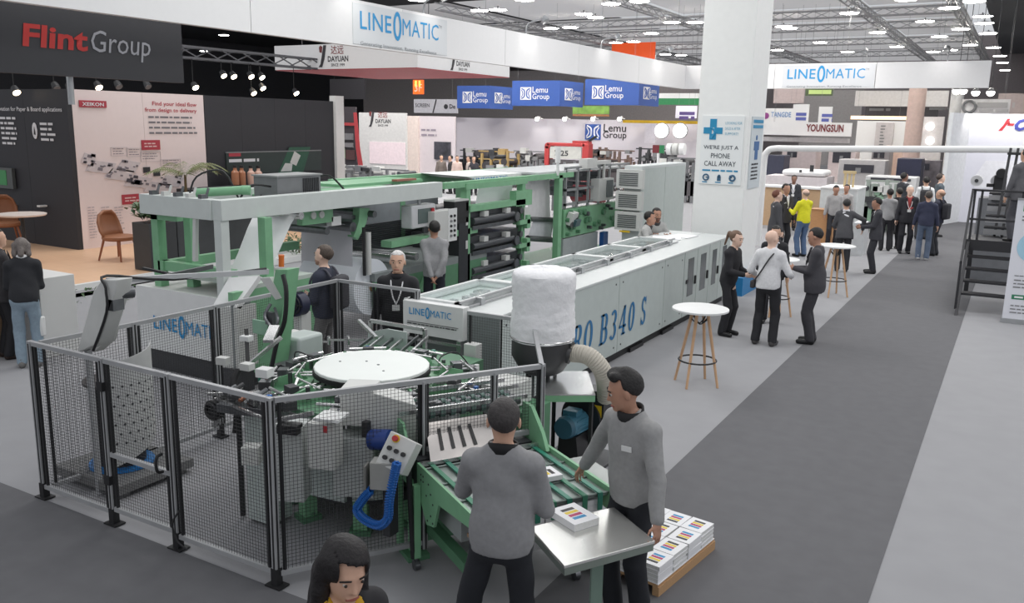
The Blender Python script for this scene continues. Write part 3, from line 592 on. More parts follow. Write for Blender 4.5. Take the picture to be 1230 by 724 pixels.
# lounge chairs and bar table on the wooden floor
def lounge(p, rz, label):
    t = T('lounge_chair', label, 'chair', p, rz, 'brown moulded lounge chairs on the wooden floor', w=False)
    br = mat((146, 96, 66), .5, noise=.05); b = B(); N = 12; vs = []
    for j, (z, rad, yb) in enumerate(((.42, .29, .0), (.55, .32, -.05), (.72, .31, -.10), (.86, .25, -.14), (.94, .13, -.16))):
        for i in range(N+1): a = R(200+140*i/N); vs.append(V(rad*math.cos(a), rad*math.sin(a)*.8+yb+.05, z))
    b.add(vs, [(j*(N+1)+i, j*(N+1)+i+1, (j+1)*(N+1)+i+1, (j+1)*(N+1)+i) for j in range(4) for i in range(N)])
    o = ob('backrest', b, br, t); md = o.modifiers.new('t', 'SOLIDIFY'); md.thickness = .035
    ob('seat', B().lathe([(.27, .38), (.31, .41), (.31, .45), (.26, .47)], (0, .08, 0), 18), br, t)
    for sx in (-1, 1):
        for sy in (-1, 1): ob('leg', B().cyl((sx*.19, .06+sy*.17, .40), (sx*.27, .06+sy*.25, 0), .024, .016, 8), mat((150, 92, 62), .5), t)
    return t
q = at(136, 312, Z=.1); lc = lounge((q.x, q.y+.1, .1), R(-75), 'brown moulded lounge chair facing the planter on the wooden floor'); lc.scale = (1.15,)*3
lc2 = dup(lc, at(215, 312, Z=.1)+V(0, 0, 0), R(60), 'brown lounge chair half hidden behind the planter')
lc3 = dup(lc, at(8, 296, Z=.1), R(-110), 'brown chair at the far left under the white bar table'); lc3.scale = (1.15, 1.15, 1.3)
q = at(26, 257, Z=1.12); bt = T('bar_table', 'white oval bar table beside the black printing stand wall', 'table', (q.x, q.y, .1))
ob('table_top', B().lathe([(.46, 1.09), (.48, 1.11), (.48, 1.13)], (q.x, q.y, 0), 28), mat((222, 208, 200), .4), bt); ob('table_stem', B().cyl((q.x, q.y, .1), (q.x, q.y, 1.09), .04), BLACK, bt); ob('table_foot', B().cyl((q.x, q.y, .1), (q.x, q.y, .12), .25, n=20), BLACK, bt)
def leafy(b, c, n, r, h, rn, w=.05, l=.16):
    for i in range(n):
        a = rn.uniform(0, 6.283); el = rn.uniform(.1, 1.2); s = Vector(c)+V(rn.gauss(0, r*.5), rn.gauss(0, r*.5), rn.uniform(0, h)); d = V(math.cos(a)*math.cos(el), math.sin(a)*math.cos(el), math.sin(el)*.8-.1)
        sd = V(-math.sin(a), math.cos(a), 0)*w; m_ = s+d*l*.5+V(0, 0, .015); e = s+d*l
        b.add([s, m_-sd*.5, e, m_+sd*.5], [(0, 1, 2, 3)])
LEAF = mat((70, 96, 60), .5, noise=.35, scale=6)
def planter(x0, x1, y0, y1, z0, h, label, m, pl=None, n=160, big=False, seed=0, plant_label='leafy green plant'):
    rn = random.Random(seed); b = B(); b.box(x0, x1, y0, y1, z0, z0+h); t = S('planter', label, 'planter', b, m, bev=.01)
    c = ((x0+x1)/2, (y0+y1)/2, z0+h-.02); p = T('potted_plant', plant_label, 'plant', c)
    b = B(); leafy(b, (c[0], c[1], c[2]+.05), n, (x1-x0+y1-y0)/4, .3, rn, .09 if big else .05, .26 if big else .15)
    o = ob('foliage', b, LEAF, p, kind='stuff'); ob('stem', B().cyl(c, (c[0], c[1], c[2]+.3), .02, n=6), mat((90, 80, 56), .7), p)
    return t, p
planter(-15.6, -15.05, 11.35, 12.0, .1, .98, 'tall black planter box at edge of the wooden floor', mat((52, 53, 55), .5), n=300, big=True, seed=1, plant_label='bushy green plant in the tall black planter box')
planter(-15.6, -15.05, 12.02, 14.6, .1, .98, 'long black planter behind the white machine frame', mat((58, 60, 62), .5), n=320, big=True, seed=5, plant_label='wide green plant in the long black planter behind white frame')
q = at(365, 303, X=-14.3); planter(-14.55, -14.1, 13.2, 16.4, 0, q.z, 'low white planter trough beside the wooden floor edge', WHITE, n=420, seed=2, plant_label='low green plants along the white planter trough')
b = B(); q = at(90, 390, X=-14.4); planter(-14.7, -14.35, 8.6, 11.2, 0, at(105, 374, X=-14.4).z, 'low white trough beside the white counter', WHITE, n=420, seed=3, plant_label='green plants seen between white counter and machine arm')
# palm before the graphic wall
q = at(222, 205, X=-17.6); pm = T('palm', 'feathery palm standing before the graphic wall', 'plant', (q.x, q.y, .1)); rn = random.Random(3)
ob('trunk', B().cyl((q.x, q.y, .1), (q.x, q.y, q.z-.1), .05, .03), mat((96, 84, 60), .8), pm); ob('pot', B().lathe([(.2, .1), (.27, .6), (.25, .6)], (q.x, q.y, 0), 16), BLACK, pm)
for i in range(15):
    a = i*2.4+.3; l = rn.uniform(.7, 1.05); c = V(q.x, q.y, q.z-.1); b = B(); rise = rn.uniform(.3, .75)
    for k in range(16):
        t_ = (k+1)/16; p0 = c+V(math.cos(a)*l*t_, math.sin(a)*l*t_, rise*1.5*t_-rise*1.3*t_*t_); sd = V(-math.sin(a), math.cos(a), 0)
        for s in (-1, 1): e = p0+sd*s*.22*(1-t_*.6)+V(math.cos(a)*.14, math.sin(a)*.14, -.08); b.add([p0, p0+V(math.cos(a)*.03, math.sin(a)*.03, .004), e], [(0, 1, 2)])
    ob('frond', b, mat((118, 126, 86), .6, noise=.2), pm)
# spotlights and truss above the printing stand
r = truss((-20.4, 9, 4.95), (-20.4, 27, 5.0), .3, 24, 'black truss with bright spotlights above the dark printing stand', m=mat((86, 86, 90), .5)); r['group'] = 'stand trusses'
cnt_ = [0, 0]
for k, (x, y, e) in enumerate(sorted(((119, 105, 9), (235, 105, 14), (281, 92, 14), (302, 92, 14), (315, 93, 12), (305, 112, 6), (316, 106, 9), (356, 112, 20), (269, 91, 6), (143, 104, 1), (178, 104, 1), (20, 111, 4), (68, 106, 1), (85, 107, 1)))):
    q = at(x, y, X=-20.3); lit = e > 3; cnt_[int(lit)] += 1
    t = T('stand_spotlight', 'small '+('lit' if lit else 'dark')+' spotlight above the printing stand walls, '+ORD[cnt_[int(lit)]-1]+' '+('lit' if lit else 'dark')+' one from the left', 'spotlight', q, 0, ('lit' if lit else 'dark')+' spotlights above the printing stand')
    ob('housing', B().cyl(q+V(-.1, 0, .12), q, .07, .10, 12), BLACK, t); ob('lens', B().cyl(q+V(0, 0, -.002), q+V(.012, 0, -.014), .088, n=12), mat((255, 236, 205), noise=0, emit=e) if lit else GREY, t); ob('clamp', B().cyl(q+V(-.1, 0, .12), (q.x-.1, q.y, 4.85), .012, n=6), BLACK, t)
# ------------------------------------------------------------------ safety fence round the rotary binder
RAIL = mat((168, 169, 171), .4, .12); RAILD = mat((48, 48, 50), .45, .3)
def post(r, x, y, z0=0, z1=1.38, foot=True):
    p = ob('post', B().box(x-.022, x+.022, y-.022, y+.022, z0, z1), RAIL, r)
    ob('groove', B().box(x-.008, x+.008, y-.0235, y+.0235, z0, z1-.02).box(x-.0235, x+.0235, y-.008, y+.008, z0, z1-.02), RAILD, p)
    if foot: ob('foot_plate', B().box(x-.07, x+.07, y-.05, y+.05, .006, .018).box(x-.028, x+.028, y-.028, y+.028, .018, .14), BLACK, p)
def panel(r, p, q, z0=.12, z1=1.38, mid=None, top=True, mesh=True):
    p, q = Vector((*p, 0)), Vector((*q, 0)); d = (q-p).normalized(); L = (q-p).length
    for z in [z0, z1]+([mid] if mid else []):
        o = ob('rail', B().bar(p+V(0, 0, z-.018), q+V(0, 0, z-.018), .036), RAIL, r); nrm = V(d.y, -d.x, 0)
        ob('groove', B().bar(p+V(0, 0, z-.018)-nrm*.012, q+V(0, 0, z-.018)-nrm*.012, .008, .0145), RAILD, o)
    for e in (p+d*.03, q-d*.03): ob('panel_stile', B().bar(e+V(0, 0, z0), e+V(0, 0, z1-.03), .02), RAILD, r)
    if mesh:
        b = B(); n = int(L/.027); m = int((z1-z0)/.027)
        for i in range(1, n): c = p+d*L*i/n; b.bar(c+V(0, 0, z0), c+V(0, 0, z1-.03), .0020)
        for k in range(1, m): z = z0+(z1-z0-.03)*k/m; b.bar(p+V(0, 0, z), q+V(0, 0, z), .0020)
        ob('wire_mesh', b, WIRE, r, kind='stuff', flat=True)
fn = T('safety_fence', 'waist-high wire mesh safety fence with dark aluminium posts round the binding machine', 'fence', (-5.4, 5, 0))
FX = [-6.86, -5.93, -5.17, -4.15]
for x in FX: post(fn, x, 3.97)
for i in range(3): panel(fn, (FX[i]+.03, 3.97), (FX[i+1]-.03, 3.97), .13 if i != 1 else .16, 1.38, .62 if i == 1 else None)
ob('door_handle', B().tube([(-5.24, 3.93, .62), (-5.24, 3.88, .64), (-5.24, 3.88, .74), (-5.24, 3.93, .76)], .012, 6), BLACK, fn)
for z in (.35, 1.12): ob('hinge', B().box(-5.97, -5.90, 3.93, 3.96, z, z+.07), BLACK, fn)
ob('door_cable', B().tube([(-5.08, 3.93, .35), (-5.13, 3.90, .25), (-5.1, 3.9, .12), (-5.02, 3.93, .05)], .008, 5), BLACK, fn)
C_, D_ = V(-4.13, 3.99, 0), V(-3.03, 5.72, 0); Pm = C_.lerp(D_, .52)
panel(fn, C_[:2], Pm[:2], .12); post(fn, Pm.x, Pm.y, .05, 1.36, False); panel(fn, Pm[:2], D_[:2], .86, 1.38); Pq = C_.lerp(D_, .80); post(fn, Pq.x, Pq.y, .86, 1.36, False); post(fn, D_.x, D_.y)
E_, F_ = at(640, 384, Z=1.38), at(562, 373, Z=1.38)
ob('rail', B().bar((D_.x, D_.y, 1.36), (E_.x, E_.y, 1.36), .036), RAIL, fn)
post(fn, E_.x, E_.y); panel(fn, F_[:2], E_[:2], .3)
for y in (4.86, 5.78, 7.58): post(fn, -6.76, y)
LY = [3.99, 4.86, 5.78, 7.58]
for i in range(3): panel(fn, (-6.80 if i == 0 else -6.76, LY[i]+.02), (-6.76, LY[i+1]-.02), .13)
post(fn, -5.62, 7.62); panel(fn, (-6.74, 7.6), (-6.2, 7.61), .13); panel(fn, (-6.2, 7.61), (-5.64, 7.62), .13)
# ------------------------------------------------------------------ wire spool with perforated shield
q = at(141, 560, Z=.16); SX, SY = q.x-.10, q.y+.12
S('spool_pallet', 'grey steel platform under the wire spool inside the fence', 'platform', B().box(SX-.46, SX+.44, SY-.36, SY+.42, .05, .13).box(SX-.42, SX-.34, SY-.3, SY-.22, 0, .05).box(SX+.3, SX+.4, SY-.3, SY-.22, 0, .05).box(SX+.3, SX+.4, SY+.28, SY+.36, 0, .05).box(SX-.42, SX-.34, SY+.28, SY+.36, 0, .05), mat((120, 120, 120), .6))
sp = T('wire_spool', 'black binding wire spool on the grey platform inside the fence', 'spool', (SX, SY, .13))
ob('drum', B().lathe([(.205, .16)]+[(.205+.004*(i % 2), .16+.72*i/28) for i in range(29)]+[(.205, .9)], (SX, SY, 0), 28), mat((36, 35, 38), .5, .2), sp)
ob('flange', B().lathe([(.27, .90), (.275, .905), (.275, .925), (.06, .94), (.05, .99), (.0, .99)], (SX, SY, 0), 32), mat((74, 70, 70), .4), sp)
ob('base_ring', B().lathe([(.25, .13), (.275, .135), (.275, .16), (.2, .165)], (SX, SY, 0), 32), mat((36, 120, 190), .35), sp)
sh = T('perforated_shield', 'curved pale sheet with rows of holes wrapped beside the wire spool', 'shield', (SX, SY, .17))
b = B(); N = 18; vs = []
for i in range(N+1):
    a = R(-48+105*i/N); zb = .20+.45*max(0, (i/N-.0))*.55
    for rr in (.295, .302): vs += [V(SX+rr*math.cos(a), SY+rr*math.sin(a), .20+.22*i/N), V(SX+rr*math.cos(a), SY+rr*math.sin(a), 1.14+.10*i/N)]
fs = []
for i in range(N): k = 4*i; fs += [(k, k+4, k+5, k+1), (k+2, k+3, k+7, k+6), (k+1, k+5, k+7, k+3), (k, k+2, k+6, k+4)]
b.add(vs, fs); ob('sheet', b, mat((190, 191, 190), .5), sh)
b = B()
for i in range(6):
    for j in range(7):
        a = R(-40+14*i+(7 if j % 2 else 0)); c = V(math.cos(a), math.sin(a), 0); b.cyl(V(SX, SY, .42+.085*j)+c*.301, V(SX, SY, .42+.085*j)+c*.304, .011, n=8)
ob('holes', b, DARK, sh, kind='stuff')
# ------------------------------------------------------------------ white swing arm over the fence corner
Yc = 4.2; ar = T('wire_feed_arm', 'white cantilever wire feed arm rising by the spool and reaching over to the binder', 'machine arm', (at(100, 420, Y=Yc).x, Yc, 0))
P_ = [at(*p, Y=Yc) for p in ((92, 424), (119, 412), (138, 352), (141, 336), (122, 336), (112, 350))]
ob('column', B().prism(P_, (0, 0, 0), (0, .14, 0)), OFFW, ar, bev=.008)
ob('column_foot', B().box(P_[0].x+.03, P_[0].x+.07, Yc+.05, Yc+.09, .0, P_[0].z+.02).box(P_[0].x+.0, P_[0].x+.1, Yc+.02, Yc+.12, .0, .02), RAIL, ar)
Q_ = [at(*p, Y=Yc+.2) for p in ((112, 423), (127, 410), (131, 394), (120, 395))]
ob('knee_bracket', B().prism(Q_, (0, 0, 0), (0, .10, 0)), OFFW, ar)
e0, e1 = at(128, 337, Y=Yc+.07), at(322, 326, Y=5.6)
ob('boom', B().bar(e0, e1, .034, .045), mat((186, 188, 190), .4, .3), ar)
ob('cable', B().tube([at(112, 421, Y=Yc-.01), at(128, 375, Y=Yc-.02), at(127, 346, Y=Yc-.02), e0+V(.05, -.03, .05), e0.lerp(e1, .4)+V(0, -.03, -.02), e1+V(0, -.02, .03)], .012, 6), BLACK, ar)
g0, g1 = at(160, 340, Y=4.8), at(255, 320, Y=5.4)
ob('boom_bracket', B().bar(e0.lerp(e1, .3)+V(0, .04, 0), g1, .022, .04).box(e0.x+.02, e0.x+.12, Yc+.02, Yc+.16, e0.z-.14, e0.z-.03), STEEL_D, ar)
ob('black_strut', B().bar(at(172, 322, Y=5.2), at(228, 334, Y=5.2), .022), BLACK, ar)
ob('motor', B().cyl(e0+V(.12, .0, -.09), e0+V(.16, .12, -.09), .05).box(e0.x+.07, e0.x+.16, Yc+.0, Yc+.1, e0.z-.22, e0.z-.13), STEEL_D, ar)
# ------------------------------------------------------------------ rotary wire binding machine
MX, MY = -4.5, 5.46
mc = T('rotary_binder', 'green and grey rotary binding machine with white round table inside the fence', 'machine', (MX, MY, 0))
ctr = V(MX, MY, 0)
ob('turntable', B().lathe([(0, 1.175), (.475, 1.175), (.48, 1.18), (.48, 1.198), (.475, 1.203), (0, 1.203)], ctr, 26), mat((236, 240, 236), .45, noise=.01), mc, flat=True)
ob('turntable_rim', B().lathe([(.44, 1.13), (.49, 1.14), (.49, 1.174), (.44, 1.175)], ctr, 40), RUBBER, mc)
ob('screws', B().add([], []).cyl(ctr+V(.05, .02, 1.203), ctr+V(.05, .02, 1.207), .012, n=8).cyl(ctr+V(-.1, .05, 1.203), ctr+V(-.1, .05, 1.207), .01, n=8).cyl(ctr+V(.2, -.1, 1.203), ctr+V(.2, -.1, 1.207), .01, n=8).cyl(ctr+V(-.28, -.08, 1.203), ctr+V(-.28, -.08, 1.207), .01, n=8), STEEL_D, mc)
ob('hub', B().lathe([(.3, .9), (.3, 1.13), (.2, 1.14)], ctr, 20), DARK, mc)
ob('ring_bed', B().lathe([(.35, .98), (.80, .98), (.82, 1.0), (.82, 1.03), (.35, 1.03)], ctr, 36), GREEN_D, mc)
ob('base_ring', B().lathe([(.3, .25), (.66, .25), (.66, .33), (.3, .33)], ctr, 24), DARK, mc)
for i in range(10):
    a0, a1 = R(36*i+8), R(36*(i+1)+4); r0 = .72+.03*(i % 2)
    p, q = ctr+V(math.cos(a0), math.sin(a0), 0)*r0, ctr+V(math.cos(a1), math.sin(a1), 0)*r0; n_ = V(math.cos((a0+a1)/2), math.sin((a0+a1)/2), 0)*.03
    ob('side_panel', B().prism([p+V(0, 0, .30), q+V(0, 0, .30), q+V(0, 0, .97), p+V(0, 0, .97)], (0, 0, 0), -n_), PANEL if i % 3 else mat((190, 194, 192), .5), mc)
for a in (215, 300, 250, 340, 30, 120):
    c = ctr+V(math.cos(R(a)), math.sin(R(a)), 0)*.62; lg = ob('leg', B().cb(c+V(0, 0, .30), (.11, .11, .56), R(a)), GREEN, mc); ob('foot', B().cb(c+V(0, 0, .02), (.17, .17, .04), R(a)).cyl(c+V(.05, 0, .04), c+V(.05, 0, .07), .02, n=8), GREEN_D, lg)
ST8 = None; rn = random.Random(11)
for i in range(9):
    a = R(40*i+12); k = i % 3; st = None; M_ = Matrix.Translation(ctr) @ Matrix.Rotation(a, 4, 'Z')
    b = B(); b.box(.50, .80, -.07, .07, 1.03, 1.06).prism([(.55, -.07, 1.06), (.78, -.07, 1.06), (.78, -.07, 1.10), (.60, -.07, 1.15)], (0, 0, 0), (0, .02, 0)).prism([(.55, .05, 1.06), (.78, .05, 1.06), (.78, .05, 1.10), (.60, .05, 1.15)], (0, 0, 0), (0, .02, 0)).xf(M_)
    st = ob('clamp_station', b, GREEN, mc)
    b = B()
    for y in (-.04, .04): b.cyl((.46, y, 1.12), (.93, y, 1.10), .010, n=8)
    b.cyl((.84, -.17, 1.12), (.84, .17, 1.12), .013, n=8).cyl((.60, -.20, 1.155), (.60, .2, 1.155), .009, n=8).bar((.62, -.12, 1.16), (.86, .16, 1.05), .018, .03).xf(M_); ob('guide_rods', b, STEEL, st)
    b = B(); b.box(.70, .78, -.05, .05, 1.09, 1.16).cyl((.88, -.05, 1.08), (.88, .05, 1.08), .035, n=10).box(.80, .90, .10, .2, 1.03, 1.1).cyl((.66, .11, 1.06), (.66, .11, 1.16), .018, n=8).xf(M_); ob('gripper', b, STEEL_D if k else DARK, st)
    b = B(); b.cyl((.93, .0, 1.03), (.93, 0, 1.12), .022, n=10).xf(M_); ob('valve', b, (COILB, OFFW, TEAL)[k], st)
    if k == 1: b = B(); b.tube([(.9, .1, 1.08), (.8, .16, 1.2), (.64, .13, 1.18), (.6, .04, 1.1)], .007, 5).xf(M_); ob('air_hose', b, BLACK, st)
# wire forming head at the left front of the binder
def blk(name, par, c, d, m, rz=0, bev=.004): return ob(name, B().cb(c, d, rz), m, par, bev=bev)
WF = at(300, 470, Y=4.62)
wf = blk('forming_head', mc, (WF.x, 4.62, .98), (.42, .30, .07), STEEL_D, .25)
for k in range(7):
    x = WF.x-.24+.085*k; z = 1.02+.03*(k % 3)
    ob('tool_block', B().cb((x, 4.56+.05*(k % 2), z), (.05, .10+.03*(k % 3), .05), .3*k).cyl((x, 4.5, z+.03), (x, 4.62, z+.06), .018, n=8), (STEEL, STEEL_D, DARK, mat((150, 96, 70), .4, .5))[k % 4], wf)
ob('forming_wheel', B().cyl((WF.x-.26, 4.46, .93), (WF.x-.26, 4.52, .93), .085, n=18).torus((WF.x-.26, 4.45, .93), .06, .012, 'y', 18), BLACK, wf)
ob('wire_bracket', B().bar((WF.x-.30, 4.5, .78), (WF.x-.24, 4.6, 1.0), .04).bar((WF.x-.26, 4.50, 1.02), (WF.x+.34, 4.42, 1.0), .02).bar((WF.x-.3, 4.46, 1.06), (WF.x+.1, 4.7, 1.08), .022), STEEL, wf)
ob('pedestal', B().box(WF.x-.04, WF.x+.22, 4.58, 4.82, .02, .94), PANEL, mc, bev=.01); ob('pedestal_column', B().cyl((WF.x-.12, 4.6, .02), (WF.x-.12, 4.6, .94), .022), BLACK, mc)
blk('terminal_box', mc, at(303, 545, Y=4.35), (.13, .12, .14), OFFW, .5)
blk('terminal_box', mc, at(318, 447, Y=4.7)+V(0, 0, 0), (.11, .1, .07), WHITE, .2); blk('terminal_box', mc, at(297, 440, Y=4.9), (.10, .08, .06), OFFW, .1); blk('terminal_box', mc, at(348, 514, Y=4.32), (.16, .1, .07), BLACK, .3)
ob('rear_rail', B().bar(at(296, 396, Y=5.5), at(298, 440, Y=5.3), .035), BLACK, mc); blk('sensor_head', mc, at(296, 406, Y=5.45), (.1, .08, .05), WHITE, .2); blk('sensor_box', mc, at(268, 433, Y=5.3), (.11, .08, .07), OFFW, .2)
ob('feed_bar', B().bar(at(272, 466, Y=4.5), at(335, 484, Y=4.4), .022).bar(at(330, 505, Y=4.3), at(376, 496, Y=4.4), .03), STEEL, mc)
ob('wire_chute', B().bar(at(338, 405, Y=5.4), at(296, 440, Y=5.1), .03).bar(at(330, 392, Y=5.5), at(322, 410, Y=5.3), .09, .03), STEEL, mc)
ob('dark_hose', B().tube([at(286, 445, Y=4.9), at(280, 462, Y=4.8), at(285, 490, Y=4.75), at(283, 520, Y=4.7)], .03, 8), RUBBER, mc)
# tall green head with lamp, cable and motor cover
GX = at(322, 420, Y=5.85).x
gh = ob('green_column', B().prism([at(*p, Y=5.85) for p in ((312, 436), (332, 436), (345, 324), (331, 324))], (0, 0, 0), (0, .16, 0)), GREEN, mc)
ob('tilted_cover', B().prism([at(*p, Y=5.84) for p in ((312, 334), (324, 333), (338, 358), (331, 360))], (0, 0, 0), (0, .05, 0)), OFFW, gh)
ob('amber_light', B().cyl(at(338, 320, Y=5.95), at(338, 309, Y=5.95), .026).cyl(at(338, 309, Y=5.95), at(338, 306, Y=5.95), .028), mat((214, 110, 44), .4), gh)
ob('black_conduit', B().tube([at(340, 330, Y=5.8), at(344, 350, Y=5.78), at(342, 385, Y=5.78), at(333, 410, Y=5.75), at(326, 442, Y=5.7)], .022, 7), BLACK, gh)
ob('hose_cluster', B().tube([at(325, 365, Y=5.8), at(318, 380, Y=5.72), at(326, 395, Y=5.7), at(322, 408, Y=5.7)], .016, 6).tube([at(330, 370, Y=5.8), at(334, 385, Y=5.72), at(328, 400, Y=5.7)], .014, 6).cb(at(325, 382, Y=5.76), (.09, .05, .12)), STEEL_D, gh)
blk('small_window', gh, at(313, 393, Y=5.85), (.2, .02, .14), mat((150, 190, 165), .4))
mo = T('motor_cover', 'grey rounded motor cover behind the green column of the binder', 'cover', at(352, 438, Y=6.1)); c = at(351, 413, Y=6.15)
ob('cover_body', B().box(c.x-.08, c.x+.19, 6.05, 6.4, c.z-.22, c.z+.10), PANEL, mo, bev=.03); ob('cover_side', B().box(c.x-.2, c.x-.082, 6.02, 6.38, c.z-.22, c.z+.09), OFFW, mo, bev=.03)
fanr = at(353, 366, Y=6.9); t = T('drive_fan', 'round dark blue fan grille behind the motor cover', 'fan', fanr); ob('housing', B().cyl(fanr, fanr+V(0, .12, 0), .135, n=24), mat((40, 44, 66), .5), t); ob('grille', B().torus(fanr+V(0, -.01, 0), .10, .008, 'y').torus(fanr+V(0, -.01, 0), .06, .008, 'y').bar(fanr+V(-.13, -.01, 0), fanr+V(.13, -.01, 0), .012).bar(fanr+V(0, -.01, -.13), fanr+V(0, -.01, .13), .012), BLACK, t); ob('bracket', B().box(fanr.x-.06, fanr.x+.06, 6.95, 7.1, 0, fanr.z-.1), OFFW, t)
# white guards at the front
G1 = at(428, 490, Y=4.70); gz = G1.z
gu = ob('front_guard', B().cb((G1.x, 4.75, gz+.03), (.24, .26, .28), .45), OFFW, mc, bev=.006)
c2 = at(468, 500, Y=4.85); m_ = Matrix.Translation((c2.x-.02, 4.9, c2.z)) @ Matrix.Rotation(.75, 4, 'Z')
ob('sloped_guard', B().prism([(-.17, -.12, -.18), (.17, -.12, -.18), (.17, -.12, .10), (-.17, -.12, .22)], (0, 0, 0), (0, .3, 0)).xf(m_), OFFW, mc, bev=.006)
ob('warning_label', B().cb((G1.x-.10, 4.575, gz+.13), (.05, .004, .03), .45), RED, gu)
for (x, y, Y, d, m) in ((391, 532, 4.42, (.20, .17, .34), OFFW), (350, 552, 4.40, (.24, .2, .58), mat((190, 194, 192), .5)), (428, 556, 4.70, (.30, .2, .46), mat((190, 194, 192), .5))): blk('lower_cabinet', mc, at(x, y, Y=Y), d, m, .45 if m is not OFFW else .3)
q = at(391, 503, Y=4.34); ob('cabinet_lid', B().cb((q.x, 4.40, q.z), (.19, .19, .02), .3), WHITE, mc); ob('warning_label', B().cb((q.x+.03, 4.30, q.z-.06), (.03, .004, .05), .3), RED, mc)
blk('dark_valve_block', mc, at(440, 515, Y=4.6), (.05, .05, .12), BLACK); 
q = at(455, 530, Y=4.62); ob('blue_filter', B().cyl(q+V(-.07, 0, 0), q+V(.08, .03, .02), .075, n=14), mat((34, 62, 130), .4), mc)
# tilted push button box on a small grey cabinet
q = at(480, 545, Y=4.55); cbm = Matrix.Translation(q) @ Matrix.Rotation(.35, 4, 'Z') @ Matrix.Rotation(-.45, 4, 'X') @ Matrix.Rotation(.35, 4, 'Y')
pb = T('push_button_box', 'tilted white push button box with black knobs at the fence', 'control box', q); ob('box_body', B().box(-.11, .10, -.07, .09, -.12, .12).xf(cbm), OFFW, pb, bev=.006)
for i in range(3):
    for j in range(2): ob('knob', B().cyl((-.06+.055*i, -.07, -.06+.07*j), (-.06+.055*i, -.10, -.06+.07*j), .016, n=10).xf(cbm), BLACK, pb)
ob('stop_ring', B().cyl((-.05, -.07, .085), (-.05, -.078, .085), .028, n=14).xf(cbm), YELLOW, pb); ob('stop_button', B().cyl((-.05, -.078, .085), (-.05, -.11, .085), .02, n=12).xf(cbm), RED, pb)
ob('box_stem', B().cyl(q+V(.03, .06, -.1), (q.x+.04, q.y+.1, .1), .02), BLACK, pb)
q = at(458, 570, Y=4.45); jb = T('junction_box', 'small grey junction cabinet beside the blue coil hose', 'cabinet', (q.x, 4.45, q.z-.1)); ob('cabinet_body', B().cb((q.x, 4.47, q.z), (.16, .12, .2), .4), mat((160, 160, 156), .5), jb, bev=.005); ob('cabinet_front', B().cb((q.x-.09, 4.40, q.z-.01), (.015, .10, .17), .4), mat((120, 120, 116), .5), jb); ob('bracket', B().box(q.x-.03, q.x+.03, 4.5, 4.6, .3, q.z), DARK, jb)
pth = [at(*p, Y=4.4) for p in ((446, 588), (436, 600), (430, 612), (440, 624), (456, 630), (467, 622), (469, 600), (474, 574), (478, 556))]
cp = B().tube(pth, .01, 4, 8).v[::4]; b = B(); pts = []
for i in range(len(cp)*7):
    t_ = i/7; k = min(int(t_), len(cp)-2); c = cp[k].lerp(cp[k+1], t_-k) if t_-k <= 1 else cp[k+1]; d = (cp[k+1]-cp[k]).normalized(); x, y, _ = frame(d); a = i*6.283/7*1.0*2.0; pts.append(c+(x*math.cos(a)+y*math.sin(a))*.028)
b.tube(pts, .008, 5, 0); S('coil_hose', 'bright blue coiled air hose hanging under the push button box', 'hose', b, COILB)
# ------------------------------------------------------------------ delivery conveyor (its own axes u, v)
O_ = V(-3.45, 4.70, 0); U_ = V(.845, -.535, 0); V_ = V(.535, .845, 0)
CM = Matrix(((U_.x, V_.x, 0, O_.x), (U_.y, V_.y, 0, O_.y), (0, 0, 1, 0), (0, 0, 0, 1)))
dv = T('delivery_conveyor', 'green delivery conveyor with belts and slotted steel chute leaving the binder', 'conveyor', (-2.95, 4.9, 0))
def oc(name, b, m, par=None, **k): return ob(name, b.xf(CM), m, par or dv, **k)
spn = oc('side_plate', B().prism([(-.06, 0, .80), (.42, 0, .80), (.88, 0, .80), (.88, 0, .70), (.34, 0, .64), (.26, 0, .44), (.12, 0, .40), (-.06, 0, .62)], (0, 0, 0), (0, .018, 0)), GREEN)
b = B()
for (x, z) in ((.02, .74), (.06, .74), (.02, .70), (.06, .70), (.16, .72), (.2, .66), (.24, .60), (.2, .5), (.14, .44), (.24, .46), (.12, .62)): b.cyl((x, -.003, z), (x, .0, z), .008, n=8)
oc('bolt_holes', b, DARK, spn)
oc('far_side_plate', B().box(-.06, .92, 1.02, 1.045, .64, .80), GREEN)
oc('table_plate', B().box(-.04, .88, .02, 1.02, .745, .76), mat((150, 160, 156), .35, .5))
for i in range(8): oc('belt', B().box(-.02, .90, .085+.12*i, .12+.12*i, .775, .785).box(.895, .905, .085+.12*i, .12+.12*i, .66, .785), TEAL if i % 2 else mat((66, 132, 104), .45))
for u in (0, .3, .6, .88): oc('belt_roller', B().cyl((u, .03, .766), (u, 1.02, .766), .009, n=10), mat((120, 130, 126), .4, .4))
oc('end_ledge', B().box(.30, .93, 1.045, 1.20, .765, .785), mat((150, 154, 152), .35, .6))
oc('front_bar', B().bar((-.04, .02, .79), (-.04, 1.0, .79), .03), STEEL)
